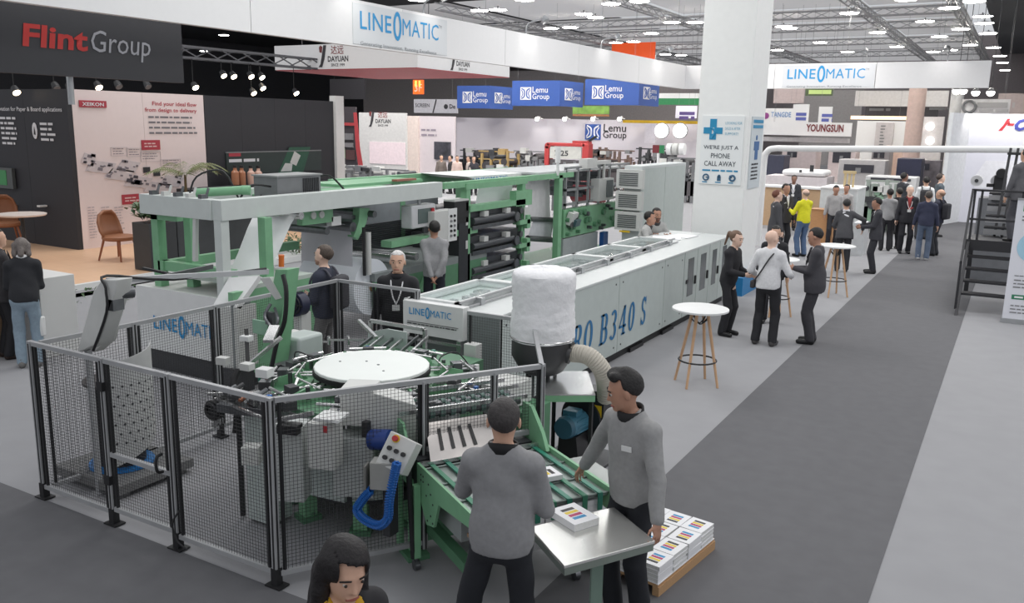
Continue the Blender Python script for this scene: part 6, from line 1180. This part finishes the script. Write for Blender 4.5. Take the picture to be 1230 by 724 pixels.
# ------------------------------------------------------------------ right of the column
t = board('exhibition_wall', 'white stand fascia with dark red name left of the pinkish pillar', 'wall panel', 917, 146, 1022, 164, 44, WL); wtxt(t, 'YOUNGSUN', 968, 1013, 158, 43.98, mat((126, 54, 56), .6, noise=0), .36, .03)
t = board('exhibition_wall', 'white stand wall with purple disc and pale blue name', 'wall panel', 917, 130, 952, 150, 46, WL); wtxt(t, 'TANGDE', 926, 950, 140.5, 45.98, mat((110, 150, 200), .6, noise=0), .26, .01); q = at(920, 139, Y=45.97); ob('disc', B().cyl(q, q+V(0, .01, 0), .16, n=18), mat((150, 70, 140), .5), t)
for (x0, y0, x1, y1, lab) in ((953, 125, 970, 149, 'white hanging banner with lilac print beside dark ceiling'), (984, 128, 998, 149, 'smaller white hanging banner with blue print')):
    t = board('hanging_banner', lab, 'banner', x0, y0, x1, y1, 45, WL); bars(t, at(x0+3, (y0+y1)/2+2, Y=44.98), 0, .5, 2, .22, .15, mat((96, 104, 176), .6, noise=0), ragged=0, seed=x0)
t = board('stand_header', 'grey header strip under the white named fascia', 'header', 917, 164, 1020, 172, 44.5, mat((190, 188, 190), .5))
t = board('green_sign', 'dark green lit sign over the white stand fascia', 'sign', 968, 106, 1000, 115, 50, mat((84, 100, 70), .5)); bars(t, at(971, 113, Y=49.98), 0, 1.2, 1, .2, .22, mat((170, 190, 120), emit=.4, noise=0), ragged=0)
t = board('back_wall_panel', 'pinkish grey wall block beyond the white banners', 'wall panel', 930, 106, 965, 124, 52, mat((178, 164, 164), .6)); t = board('back_wall_panel', 'big grey wall beyond the hanging banners', 'wall panel', 965, 108, 1028, 200, 60, mat((132, 130, 132), .6))
t = board('overhead_banner', 'long plain pale grey banner below the white fascia end', 'banner', 1028, 109, 1138, 128, 52, mat((200, 198, 198), .6))
t = board('overhead_banner', 'dark banner under the plain pale grey banner', 'banner', 1040, 128, 1126, 141, 53, mat((72, 70, 74), .6)); bars(t, at(1044, 133, Y=52.98), 0, 1.1, 1, .1, .14, GREY, ragged=0); bars(t, at(1116, 132, Y=52.98), 0, 1.2, 1, .1, .14, GREY, ragged=0)
t = board('warm_light_strip', 'warm lit shelf strip behind the pinkish pillar', 'light strip', 1022, 139, 1088, 144, 51, mat((250, 220, 180), emit=1.2)); t = board('exhibition_wall', 'white lit stand wall left of the pinkish pillar', 'wall panel', 1030, 145, 1090, 200, 50, WL, floor=True)
a, c, z0, z1 = rect_at(1053, 147, 1072, 172, 49.9); ob('grey_pilaster', B().box(a, c, 49.8, 50, 0, z1), mat((206, 200, 200), .6), t); bars(t, at(1058, 152, Y=49.75), 0, .25, 8, .16, .06, GREY, seed=3)
t = board('exhibition_wall', 'pale stand wall with two lit lamps right of the pinkish pillar', 'wall panel', 1104, 140, 1128, 200, 49, mat((214, 210, 210), .6), floor=True)
for x, y in ((1117, 152), (1117, 169)): q = at(x, y, Y=48.9); ob('lamp_glow', B().cyl(q, q+V(0, -.04, 0), .2, n=14), mat((255, 252, 248), emit=2.2), t)
q = at(1096, 170, Y=43); S('pinkish_pillar', 'warm pinkish round pillar under the white fascia end', 'pillar', B().cyl((q.x, 43, 0), (q.x, 43, 5.3), .36, n=24), mat((214, 188, 178), .5))
q = at(1149, 125, Y=46); S('round_column', 'pale grey round column above the white booth wall', 'pillar', B().cyl((q.x, 46, 0), (q.x, 46, 5.3), .28, n=20), mat((206, 206, 206), .5))
t = board('overhead_banner', 'whitish banner with dark ring emblem above the white booth', 'banner', 1156, 119, 1212, 137, 44, mat((224, 222, 222), .5)); q = at(1164, 128, Y=43.95); ob('ring_emblem', B().torus(q, .25, .06, 'y', 18), GREY, t); bars(t, at(1173, 129, Y=43.96), 0, 1.45, 1, .2, .22, mat((176, 174, 174), .6, noise=0), ragged=0); bars(t, at(1176, 134, Y=43.96), 0, 1.2, 1, .2, .1, mat((176, 174, 174), .6, noise=0), ragged=0)
t = board('exhibition_wall', 'brownish grey wall beyond the white booth', 'wall panel', 1200, 112, 1250, 150, 50, mat((176, 162, 160), .6))
for k, x in enumerate((1149, 1157, 1172, 1190)): q = at(x, 111 if x > 1160 else 109, Y=43); t = T('truss_lamp', 'bright lamp near the ring emblem banner, '+ORD[k]+' from the left', 'lamp', q, 0, 'lamps above the ring emblem banner'); ob('lamp_head', B().cyl(q+V(0, .3, .15), q, .1, .17, 10), GREY, t); ob('hanger', B().cyl(q+V(0, .2, .12), (q.x, q.y+.2, 9.1), .015, n=5), DARK, t); ob('lamp_glass', B().cyl(q, q+V(0, -.02, 0), .16, n=12), mat((255, 252, 246), emit=9), t)
# white booth with red and blue logo, front turned to the camera
Yb = 33.7; xa = at(1125, 270, Y=Yb).x; xb = at(1147, 262, Y=Yb+1.6).x; zt = 3.85
bo = T('white_booth', 'white booth walls with red and blue logo beside the black stairs', 'booth', (1, Yb+1, 0)); ob('side_wall', B().prism([(xa, Yb, 0), (xb, Yb+1.6, 0), (xb, Yb+1.6, zt), (xa, Yb, zt)], (0, 0, 0), (.12, -.0, 0)), mat((220, 222, 224), .5), bo)
for i in range(3): ob('front_wall', B().box(xb+i*2.2, xb+(i+1)*2.2-.01, Yb+1.6, Yb+1.75, 0, zt), mat((222, 222, 232), .5, noise=.01), bo)
YL = Yb+1.58; q = at(1199, 157, Y=YL); b = B(); s_ = .42
for P in ([(0, 0), (.35, 0), (.75, .55), (.95, .55), (.95, .8), (.85, .8), (1.0, 1.0), (.7, 1.0), (.4, .45)], [(.75, .42), (1.3, .42), (1.42, .62), (.85, .62)]): b.prism([(q.x+u*s_*.8, YL, q.z+w_*s_) for u, w_ in P], (0, 0, 0), (0, .01, 0))
ob('logo_mark', b, mat((190, 56, 64), .5), bo); txt(bo, 'OU', (q.x+s_*1.15, YL-.005, q.z), 0, .85, s_*1.02, mat((66, 74, 160), .5, noise=0), bold=.05, shear=.3)
for x in (.3, 1.6, 2.9): spot((xb+x, Yb+1.0, zt+.3), (xb+x, Yb+1.65, zt-.8), 50, 120)  # spots added without fixtures, to brighten the booth front
b = B(); b.prism([at(*p, Y=YL) for p in ((1170, 213), (1184, 193), (1230, 193), (1230, 226), (1170, 226))], (0, 0, 0), (0, .01, 0)); ob('pale_graphic', b, mat((232, 232, 238), .5), bo)
# overhead white pipe gantry
q0, q1 = at(917, 205, Y=24), at(1234, 178.5, Y=24); zc = at(925, 178, Y=24).z; zz = at(1230, 179, Y=24).z
b = B(); b.tube([(q0.x, 24, 0), (q0.x, 24, 1.2), (q0.x, 24, zc-.35), (q0.x+.06, 24, zc-.1), (q0.x+.28, 24, zc), (q0.x+1.2, 24, zc+.02), (1.2, 24, zz+.02)], .085, 10, 5); b.cyl((1.2, 24, 0), (1.2, 24, zz+.1), .085); S('pipe_gantry', 'white tube gantry crossing the aisle view beside the column', 'pipe frame', b, WL)
# press machine stand behind: white rounded press, counters, screens
Yp = 36; t = T('white_press', 'long low white press with rounded lid behind the wooden counter', 'machine', (at(962, 215, Y=Yp).x, Yp, 0)); a, c, z0, z1 = rect_at(939, 203, 990, 222, Yp); ob('lid', B().box(a, c, Yp, Yp+1.4, z0+.3, z1), WL, t, bev=.18); ob('press_body', B().box(a-.6, c+.1, Yp-.05, Yp+1.5, .25, z0+.28), mat((214, 206, 208), .5), t); ob('base', B().box(a, c, Yp+.1, Yp+1.3, 0, .25), DARK, t); ob('control_marks', B().box(c-.6, c-.45, Yp-.01, Yp, z0+.5, z0+.75).box(c-1.0, c-.9, Yp-.01, Yp, z0+.45, z0+.55), DARK, t)
Yk = 29.5; t = T('wood_counter', 'long low wooden counter with white top behind the yellow shirt', 'counter', (at(950, 235, Y=Yk).x, Yk, 0)); a, c, z0, z1 = rect_at(912, 224, 990, 262, Yk); ob('counter_front', B().box(a, c, Yk, Yk+.6, 0, z1), mat((196, 164, 130), .5, noise=.08, kind='wood'), t); ob('counter_top', B().box(a-.05, c+.05, Yk-.05, Yk+.65, z1, z1+.06), WL, t)
Yk2 = 25.6; q = at(962, 268, Y=Yk2); t = T('wood_cabinet', 'wooden cabinet block right of the yellow shirt', 'cabinet', at(985, 285, Y=Yk2)); a, c, z0, z1 = rect_at(975, 252, 997, 300, Yk2); ob('cabinet_body', B().box(a, c, Yk2, Yk2+.5, 0, z1), mat((196, 146, 100), .5, noise=.08, kind='wood'), t); ob('cabinet_top', B().box(a-.02, c+.02, Yk2-.02, Yk2+.52, z1, z1+.03), mat((176, 128, 86), .5), t)
Yc_ = 27; a, c, z0, z1 = rect_at(986, 226, 1024, 290, Yc_); t = T('white_kiosk', 'big white kiosk block behind the two stand staff', 'kiosk', ((a+c)/2, Yc_, 0)); ob('kiosk_front', B().box(a, c, Yc_, Yc_+.1, 0, z1), mat((214, 218, 218), .5), t); ob('kiosk_side', B().box(c-.1, c, Yc_+.1, Yc_+1.6, 0, z1), mat((200, 204, 204), .5), t); ob('kiosk_top', B().box(a-.02, c+.02, Yc_-.02, Yc_+1.62, z1, z1+.04), WL, t)
q = at(1019, 224, Y=Yc_+.5); S('wooden_crate', 'small slatted wooden holder standing on the white kiosk', 'holder', B().box(q.x-.15, q.x-.08, Yc_+.5, Yc_+.55, z1+.04, z1+.5).box(q.x-.03, q.x+.04, Yc_+.5, Yc_+.55, z1+.04, z1+.5).box(q.x+.09, q.x+.15, Yc_+.5, Yc_+.55, z1+.04, z1+.5).box(q.x-.18, q.x+.18, Yc_+.48, Yc_+.6, z1+.44, z1+.52), mat((190, 170, 130), .6))
def bigpress(lab, x0, y0, x1, y1, Y, m, win=None, seed=0):
    a, c, z0, z1 = rect_at(x0, y0, x1, y1, Y); t = T('digital_press', lab, 'machine', ((a+c)/2, Y, 0)); ob('press_body', B().box(a, c, Y, Y+1.2, 0, z1), m, t, bev=.03)
    if win: p, q_, w0, w1 = rect_at(*win, Y); ob('window', B().box(p, q_, Y-.03, Y, w0, w1), mat((58, 58, 66), .3), t); ob('window_content', B().box(p+(q_-p)*.4, p+(q_-p)*.58, Y-.05, Y-.03, w0, w0+(w1-w0)*.6), GREY, t)
    ob('tray', B().box(a+.1, c-.1, Y-.25, Y, z1*.3, z1*.36), OFFW, t); ob('plinth', B().box(a-.01, c+.01, Y-.01, Y+1.2, 0, .12), DARK, t); return t
bigpress('grey press with dark window behind the kiosk', 1008, 191, 1060, 230, 37, mat((178, 174, 174), .5), (1014, 197, 1049, 208))
bigpress('pinkish cabinet with dark screen behind white press', 996, 178, 1024, 225, 42, mat((212, 196, 194), .5), (1001, 181, 1021, 196)); bigpress('pinkish machine with black screens left of the gantry pipe', 940, 175, 978, 215, 43, mat((206, 192, 192), .5), (946, 180, 957, 189)); bigpress('dark blue machine at the column edge', 918, 186, 940, 215, 41, mat((60, 62, 80), .5)); bigpress('warm beige cabinet behind dark screen', 1062, 175, 1086, 215, 46, mat((226, 196, 180), .5)); bigpress('large dark blue screen cabinet in the middle distance', 1078, 190, 1104, 225, 38, mat((48, 50, 72), .4)); bigpress('white console under the dark blue cabinet', 1040, 211, 1098, 240, 33, mat((206, 206, 206), .5), (1046, 213, 1094, 218)); bigpress('grey cabinet left of the beige one', 1048, 176, 1066, 215, 44, mat((150, 146, 148), .5), (1050, 180, 1062, 190)); bigpress('dark equipment stack left of the booth wall', 1100, 192, 1126, 230, 40, mat((104, 98, 102), .5, noise=.4, scale=3), (1104, 196, 1116, 204))
t = rig('green and grey framed machine behind the group in the aisle', 1040, 212, 1080, 30, mat((150, 160, 152), .5), mat((140, 172, 148), .5), 12, dp=.8, n=5)
S('low_cube', 'low pale cube on the floor beside the man with phone', 'plinth', B().box(at(1022, 300, Y=23.8).x, at(1036, 300, Y=23.8).x, 23.8, 24.5, 0, .85), mat((200, 202, 204), .5)); 
# ------------------------------------------------------------------ black stairs to the raised platform, machine on top
st = T('steel_stairs', 'black steel stairs with handrails up to the raised platform at the right', 'stairs', (-.3, 17.2, 0)); BS = mat((52, 52, 55), .5, .2)
xL, xR = -.72, .10; y0, y1 = 17.0, 18.3; zP = 1.17
for x in (xL, xR): ob('stringer', B().prism([(x, y0-.05, 0), (x, y0+.18, 0), (x, y1+.2, zP), (x, y1+.2, zP+.02), (x, y1-.02, zP+.02)], (0, 0, 0), (.05, 0, 0)), BS, st)
for k in range(4): z = .34+.2*k; y = y0+.12+(y1-y0)*z/zP; ob('tread', B().box(xL+.05, xR, y-.03, y+.22, z-.035, z), BS, st)
ob('platform_edge', B().box(xL-.05, xR+1.4, y1, y1+.12, zP-.14, zP+.06), BS, st); ob('platform_deck', B().box(xL-.05, xR+1.4, y1+.12, y1+1.6, zP-.06, zP+.0), BS, st)
for k in range(4): z = zP+.2+.21*k; ob('tread', B().box(xL+.22, xR-.02, y1+1.3+.25*k, y1+1.55+.25*k, z-.04, z), BS, st); ob('tread_nosing', B().box(xL+.22, xR-.1, y1+1.29+.25*k, y1+1.31+.25*k, z-.15, z-.05), mat((170, 170, 172), .4, .5), st)
zr = zP+.98
for x in (xL+.04, xL+.16, xR+.0): ob('rail_post', B().box(x-.02, x+.02, y1+.02, y1+.06, zP, zr), BS, st)
ob('handrail', B().box(xL-.02, 1.4, y1+.02, y1+.07, zr-.02, zr+.02), BS, st); ob('middle_rail', B().box(xL-.0, 1.4, y1+.03, y1+.06, zP+.42, zP+.46), BS, st)
ob('side_rail', B().bar((xL, y0+.1, .95), (xL, y1+.05, zr), .04).box(xL-.02, xL+.02, y0+.08, y0+.12, .1, .95), BS, st)
for x, y in ((xL+.42, y1+1.5), (xL+.55, y1+1.5)): ob('upper_post', B().bar((x, y, zP), (x+.08, y+.6, zr+.75), .045), BS, st)
ob('upper_rail', B().box(xL+.45, .6, y1+2.0, y1+2.06, zr+.62, zr+.67), BS, st)
for x in (xL+.0, xR+1.2): ob('support_post', B().box(x, x+.08, y1+1.4, y1+1.48, 0, zP-.06), BS, st)
t = T('reel_machine', 'machine with pale reels on the raised platform behind the handrail', 'machine', (-.2, 22.2, 0)); q = at(1173, 217, Y=22); ob('reel', B().cyl((q.x, 22, q.z), (q.x, 22.3, q.z), .12, n=24), mat((214, 214, 216), .5), t); ob('reel_hub', B().cyl((q.x, 21.98, q.z), (q.x, 22, q.z), .04, n=12), DARK, t); q2 = at(1197, 217, Y=22); ob('reel', B().cyl((q2.x, 22, q2.z), (q2.x, 22.3, q2.z), .12, n=24), mat((190, 190, 194), .5), t); q3 = at(1200, 228, Y=21.5); ob('dark_head', B().box(q3.x-.12, q3.x+.12, 21.5, 21.9, q3.z-.25, q3.z+.3).cyl((q3.x, 21.45, q3.z+.35), (q3.x, 21.9, q3.z+.35), .1).box(q3.x-.25, q3.x-.1, 21.5, 21.7, q3.z+.05, q3.z+.12), BLACK, t); ob('machine_base', B().box(q.x+.1, .8, 21.6, 22.4, 0, q3.z-.2), mat((120, 122, 126), .5), t)
# roll-up banner at the right edge
ru = T('rollup_banner', 'white roll-up banner with pale blue circle at the right edge', 'banner', (.45, 16.9, 0)); ax, az = .02, 2.12; ob('sheet', B().prism([(ax, 16.85, .08), (ax+.95, 16.95, .08), (ax+.95, 16.95, az), (ax, 16.85, az)], (0, 0, 0), (-.0, .012, 0)), mat((228, 229, 236), .5, noise=0), ru); ob('base_bar', B().box(ax-.02, ax+.97, 16.82, 17.02, 0, .08), ALU, ru); ob('top_bar', B().bar((ax, 16.85, az), (ax+.95, 16.95, az), .03), ALU, ru); ob('back_pole', B().cyl((ax+.5, 16.98, .05), (ax+.5, 16.98, az), .012), ALU, ru)
sl_ = .1/.95; q = lambda x, z: V(ax+x, 16.845+x*sl_, z); ob('pale_circle', B().add([q(.34+.26*math.cos(i*6.283/32), 1.32+.26*math.sin(i*6.283/32)) for i in range(32)], [tuple(range(32))]), mat((170, 210, 230), .5, noise=0), ru); ob('green_block', B().add([q(.10, 1.92), q(.7, 1.92), q(.7, 2.05), q(.10, 2.05)], [(0, 1, 2, 3)]), mat((52, 146, 86), .5), ru); ob('green_tag', B().add([q(.10, .42), q(.30, .42), q(.30, .50), q(.10, .50)], [(0, 1, 2, 3)]), mat((52, 130, 96), .5), ru); bars(ru, q(.14, .445), math.atan(sl_), .13, 1, .1, .03, WL, ragged=0); bars(ru, q(.10, .82), math.atan(sl_), .7, 1, .1, .012, INK, ragged=0); bars(ru, q(.10, .74), math.atan(sl_), .7, 3, .06, .02, GREY); bars(ru, q(.10, .30), math.atan(sl_), .7, 3, .06, .02, GREY, seed=4); bars(ru, q(.10, 1.82), math.atan(sl_), .6, 2, .06, .025, GREY, seed=5)
# white counter at the left with leaflets
q = at(96, 421, Z=0); S('white_counter', 'plain white counter block behind the couple at the left edge', 'counter', B().box(-13.6, q.x, 6.55, 7.05, 0, 1.08), mat((222, 222, 220), .5, noise=.01), bev=.006)
S('carton_box', 'tall brown box at the left edge by the black trousers', 'box', B().box(-12.2, at(8, 430, Z=0).x-.12, 5.9, 6.4, 0, .8), mat((128, 104, 80), .6))
# ------------------------------------------------------------------ people
def loc_of(root_xyz, face, h, p):              # world point -> the figure's own frame
    s = h/1.75; a = math.atan2(-face[0], face[1]); d = Vector(p)-Vector(root_xyz); return (Matrix.Rotation(-a, 3, 'Z') @ d)/s
def gd_(x, y): q = at(x, y, Z=0); return (q.x, q.y, 0)
DK = (48, 48, 53); GRS = (152, 152, 153); NAVY = (50, 54, 72)
# worker seen from behind at the conveyor
p = (-2.27, 3.86, 0); fc = (-.36, .93); hh = 1.72
person('man from behind in grey sweater with black collar at the conveyor', p, fc, hh, vox=.010, skin='tan', hair='short', hcol=(58, 54, 54), top='sweater', tcol=(142, 142, 144), leg=(38, 40, 46), collar=(30, 30, 32), detail=2,
       lh=(-.12, .25, 1.34), rh=(.08, .24, 1.12), lpole=(-.55, -.1, -1), rpole=(.55, -.25, -.8), feet=((.12, .02), (-.30, .12)), yaw=8, pitch=4, wide=1.03, belly=.015)
# worker in profile with hands on table and conveyor
p = (-1.90, 4.86, 0); fc = (-.38, -.925); hh = 1.71
person('young man in grey zip sweater with name badge leaning on steel table', p, fc, hh, vox=.010, skin='brown', hair='wavy', hcol=(30, 28, 28), top='sweater', tcol=(150, 150, 150), leg=(34, 36, 42), collar=(34, 34, 36), detail=2, badge=True,
       rh=loc_of(p, fc, hh, at(694, 571, Z=.83)), lh=loc_of(p, fc, hh, (-1.62, 4.58, .87)), rpole=(.5, -.8, -.1), lpole=(-.5, -.9, .1), feet=((.10, .04), (-.10, -.03)), yaw=-42, pitch=17, lean=5)
# woman close to the camera
p = (-2.115, 2.36, 0); fc = (.90, -.43)
person('woman with long black hair and yellow top nearest the camera', p, fc, 1.60, vox=.010, skin='tan', hair='long', hcol=(26, 22, 24), top='jacket', tcol=(36, 35, 39), vest=(206, 160, 34), leg=DK, detail=2, pitch=16, yaw=0, wide=.92)
# visitors behind the fence
p = (-7.08, 7.72, 0); person('man in navy jacket with backpack strap standing behind the fence', p, (-.97, -.25), 1.72, vox=.013, skin='pale', hair='short', hcol=(84, 72, 64), top='sweater', tcol=(52, 56, 72), leg=(120, 118, 118), back=(88, 88, 98), bcol=(56, 56, 62), detail=1, beard=(176, 138, 120), rh=(.10, .26, 1.12), lh=(-.12, .28, 1.08), belly=.02)
p = (-6.08, 7.86, 0); person('white-haired man in black sweater with white lanyard behind the fence', p, (.50, -.86), 1.72, vox=.013, skin='tan', hair='short', hcol=(214, 212, 210), top='sweater', tcol=(36, 36, 40), leg=DK, lanyard=(226, 226, 228), detail=1, wide=1.08, belly=.03, rh=(.30, -.02, .84), lh=(-.30, -.02, .84), collar=(36, 36, 40))
p = (-7.68, 10.85, 0); person('operator from behind in grey sweater with hands clasped at his back', p, (-.55, .83), 1.70, vox=.014, skin='brown', hair='short', top='sweater', tcol=(158, 158, 160), leg=(40, 42, 52), rh=(.05, -.20, .92), lh=(-.03, -.22, .90), rpole=(.8, -.5, .2), lpole=(-.8, -.5, .2), detail=1, yaw=12)
p = (-6.0, 15.0, 0); person('left of two operators in grey leaning over the long machine', p, (.75, .2), 1.68, vox=.014, skin='brown', hair='short', top='sweater', tcol=(172, 172, 170), leg=DK, lean=21, pitch=8, rh=(.2, .45, 1.22), lh=(-.15, .48, 1.24), detail=1, collar=(60, 58, 60))
p = (-5.98, 15.65, 0); person('right of two operators in grey, bearded, looking down at the machine', p, (.72, -.7), 1.70, vox=.014, skin='brown', hair='short', top='sweater', tcol=(172, 172, 170), leg=DK, lean=19, pitch=6, rh=(.2, .45, 1.22), lh=(-.2, .45, 1.22), detail=1, beard=(104, 78, 66), collar=(60, 58, 60))
S('paper_sheets', 'loose white sheets on the rear end of the long machine', 'paper', B().cb((-5.35, 14.75, 1.243), (.5, .42, .012), .3).cb((-5.2, 15.2, 1.241), (.4, .5, .01), -.1), PAPER)
# couple at the left edge
p = gd_(36, 443); p = (-10.78, 6.22, 0); person('grey-haired person in black sweater and pale jeans at the white counter', p, (-.75, .55), 1.66, vox=.014, skin='pale', hair='bob', hcol=(110, 102, 98), top='sweater', tcol=(36, 37, 42), leg=(140, 158, 172), shoe=(120, 118, 116), lean=14, pitch=25, rh=(.10, .34, 1.05), lh=(-.12, .34, 1.05), collar=(225, 225, 226), group=None)
p = (-11.42, 6.3, 0); person('person in black trousers cut by the left edge holding a folder', p, (.2, .9), 1.72, vox=.016, skin='tan', hair='short', hcol=(60, 48, 42), top='jacket', tcol=(56, 54, 56), leg=(34, 34, 38), shoe=(52, 38, 34), rh=(.2, .34, 1.08), lh=(-.1, .36, 1.0))
q = at(60, 383, Y=6.5); S('white_bag', 'small white printed bag hanging beside the pale jeans', 'bag', B().cb((q.x, 6.36, .52), (.12, .08, .26), .3), WHITE, bev=.02)
# group at the high table
p = gd_(871, 402); person('woman with ponytail in black clothes beside the long machine end', p, (.9, -.2), 1.64, vox=.014, skin='pale', hair='pony', hcol=(112, 88, 72), top='sweater', tcol=(38, 38, 42), leg=(40, 40, 44), lean=6, pitch=10, rh=(.10, .32, 1.08), lh=(-.12, .32, 1.06), wide=.9, detail=1)
p = gd_(917, 414); person('bald man from behind in white sweater with black crossbody strap', p, (.05, .99), 1.72, vox=.014, skin='pale', hair=None, top='sweater', tcol=(226, 226, 228), leg=(36, 36, 40), shoe=(70, 68, 68), strap=(60, 58, 60), rh=(.26, .28, 1.06), lh=(-.27, .24, 1.05), yaw=-25, stance=.13, detail=1)
p = gd_(972, 412); person('man in dark grey suit with badge reading phone by high table', p, (-.95, -.05), 1.75, vox=.014, skin='brown', hair='short', top='jacket', tcol=(66, 65, 70), leg=(58, 57, 62), badge=True, pitch=20, rh=(.08, .29, 1.12), lh=(-.06, .30, 1.14), belly=.035, wide=1.06, detail=1)
p = (-3.36, 14.45, 0); person('dark-haired person in black jacket hidden behind the white sweater', p, (.2, -.98), 1.62, vox=.016, skin='tan', hair='short', top='jacket', tcol=(40, 40, 44), leg=DK, pitch=10)
# further back
p = gd_(961, 308); person('bald man in bright yellow shirt and blue jeans', p, (-.75, .6), 1.70, vox=.017, skin='pale', hair='fringe', hcol=(150, 130, 118), top='shirt', tcol=(226, 222, 40), leg=(86, 108, 140), rh=(.12, .30, 1.12), lh=(-.2, .3, 1.2), wide=1.06)
p = gd_(927, 322); person('red-haired man in dark grey jacket left of the yellow shirt', p, (.8, .5), 1.80, vox=.017, skin='pale', hair='short', hcol=(110, 66, 50), top='jacket', tcol=(74, 74, 78), leg=(56, 56, 60))
p = gd_(938, 305); person('black-haired man in dark jacket between red hair and yellow shirt', p, (.7, -.5), 1.80, vox=.018, skin='brown', hair='short', top='jacket', tcol=(60, 58, 62), leg=DK)
p = (-6.0, 27.3, 0); p = at(950, 262, Y=28.6); person('man in dark suit with white lanyard before the wooden counter', (p.x, 28.6, 0), (.2, -.98), 1.74, vox=.02, skin='dark', hair='short', top='jacket', tcol=(52, 54, 60), leg=DK, lanyard=(226, 226, 228))
p = gd_(998, 294); person('left of the two stand staff in pale grey at the white kiosk', p, (.3, -.95), 1.66, vox=.018, skin='brown', hair='short', top='shirt', tcol=(168, 166, 166), leg=DK, pitch=15)
p = gd_(1011, 290); person('right of the two stand staff, half hidden at the white kiosk', p, (-.2, -.98), 1.64, vox=.02, skin='brown', hair='short', top='shirt', tcol=(168, 166, 166), leg=DK)
p = gd_(1010, 326); person('man from behind leaning in grey suit at a high table', p, (-.25, .95), 1.66, vox=.016, skin='tan', hair='short', hcol=(50, 48, 48), top='jacket', tcol=(80, 80, 84), leg=(50, 50, 54), lean=14, rh=(.42, .18, 1.02), lh=(-.2, .36, 1.02), rpole=(.9, .0, -.4))
p = gd_(1047, 328); person('man in dark suit looking at phone at the carpet edge', p, (-.97, -.2), 1.70, vox=.016, skin='brown', hair='short', top='jacket', tcol=(62, 62, 68), leg=(52, 52, 58), pitch=18, rh=(.06, .34, 1.1), lh=(-.1, .32, 1.08))
p = gd_(1062, 301); person('man from behind in pale grey shirt near the aisle', p, (-.3, .95), 1.66, vox=.018, skin='brown', hair='short', top='shirt', tcol=(166, 166, 168), leg=DK)
p = gd_(1073, 299); person('dark-haired person in black just behind the pale grey shirt', p, (-.5, .8), 1.66, vox=.02, skin='tan', hair='short', top='sweater', tcol=(44, 44, 48), leg=DK)
p = gd_(1085, 304); person('white-haired man in black suit with red vest and badge', p, (.25, -.97), 1.78, vox=.017, skin='pale', hair='short', hcol=(206, 204, 200), top='jacket', tcol=(44, 44, 50), leg=(40, 40, 46), vest=(170, 62, 62), lanyard=(226, 210, 210), belly=.03, wide=1.05)
p = gd_(1079, 282); person('tall man in dark suit behind the red vest', p, (.6, .6), 1.92, vox=.02, skin='dark', hair='short', top='jacket', tcol=(54, 56, 62), leg=DK)
p = gd_(1105, 287); person('man in white shirt with black backpack in the aisle group', p, (-.2, .97), 1.86, vox=.018, skin='tan', hair='short', top='shirt', tcol=(226, 228, 230), leg=DK, back=(46, 46, 50), bcol=(48, 48, 52))
p = gd_(1122, 284); person('man in dark grey shirt at the back of the aisle group', p, (.85, .4), 1.92, vox=.02, skin='pale', hair='short', hcol=(66, 56, 52), top='shirt', tcol=(84, 94, 102), leg=(120, 130, 134))
p = gd_(1107, 312); person('man from behind in navy sweater and blue jeans in the aisle', p, (-.1, .98), 1.72, vox=.016, skin='tan', hair='short', hcol=(70, 64, 60), top='sweater', tcol=(56, 60, 82), leg=(96, 110, 132), shoe=(200, 200, 202), wide=1.06)
p = gd_(1121, 307); person('bald man in dark jacket with black backpack in the aisle', p, (-.9, .3), 1.72, vox=.016, skin='tan', hair='fringe', hcol=(150, 120, 100), top='sweater', tcol=(48, 50, 66), leg=(50, 52, 58), back=(44, 44, 48), bcol=(46, 46, 52))
q = at(1221, 262, Y=18.9); person('man in grey suit standing on the raised stairs platform', (q.x+.02, 18.95, 1.17), (-.5, .6), 1.74, vox=.017, skin='tan', hair='short', hcol=(48, 44, 42), top='jacket', tcol=(92, 92, 96), leg=(84, 84, 90))
# distant visitors between the green line and lilac wall
for k, (x, tc, lab) in enumerate(((530, (120, 110, 104), 'distant visitor in brown before the pinkish wall'), (541, (60, 58, 60), 'distant visitor in black before the pinkish wall'), (549, (214, 190, 180), 'distant visitor in pale pink beside the dark post'), (563, (190, 176, 168), 'distant visitor in beige near the yellowish posts'), (569, (56, 54, 60), 'distant visitor in dark coat near the yellowish posts'))):
    q = at(x, 205, Y=33); person(lab, (q.x, 33, 0), ((-1)**k*.6, -.7), 1.72, vox=.03, skin='tan', hair='short', top='sweater', tcol=tc, leg=DK)
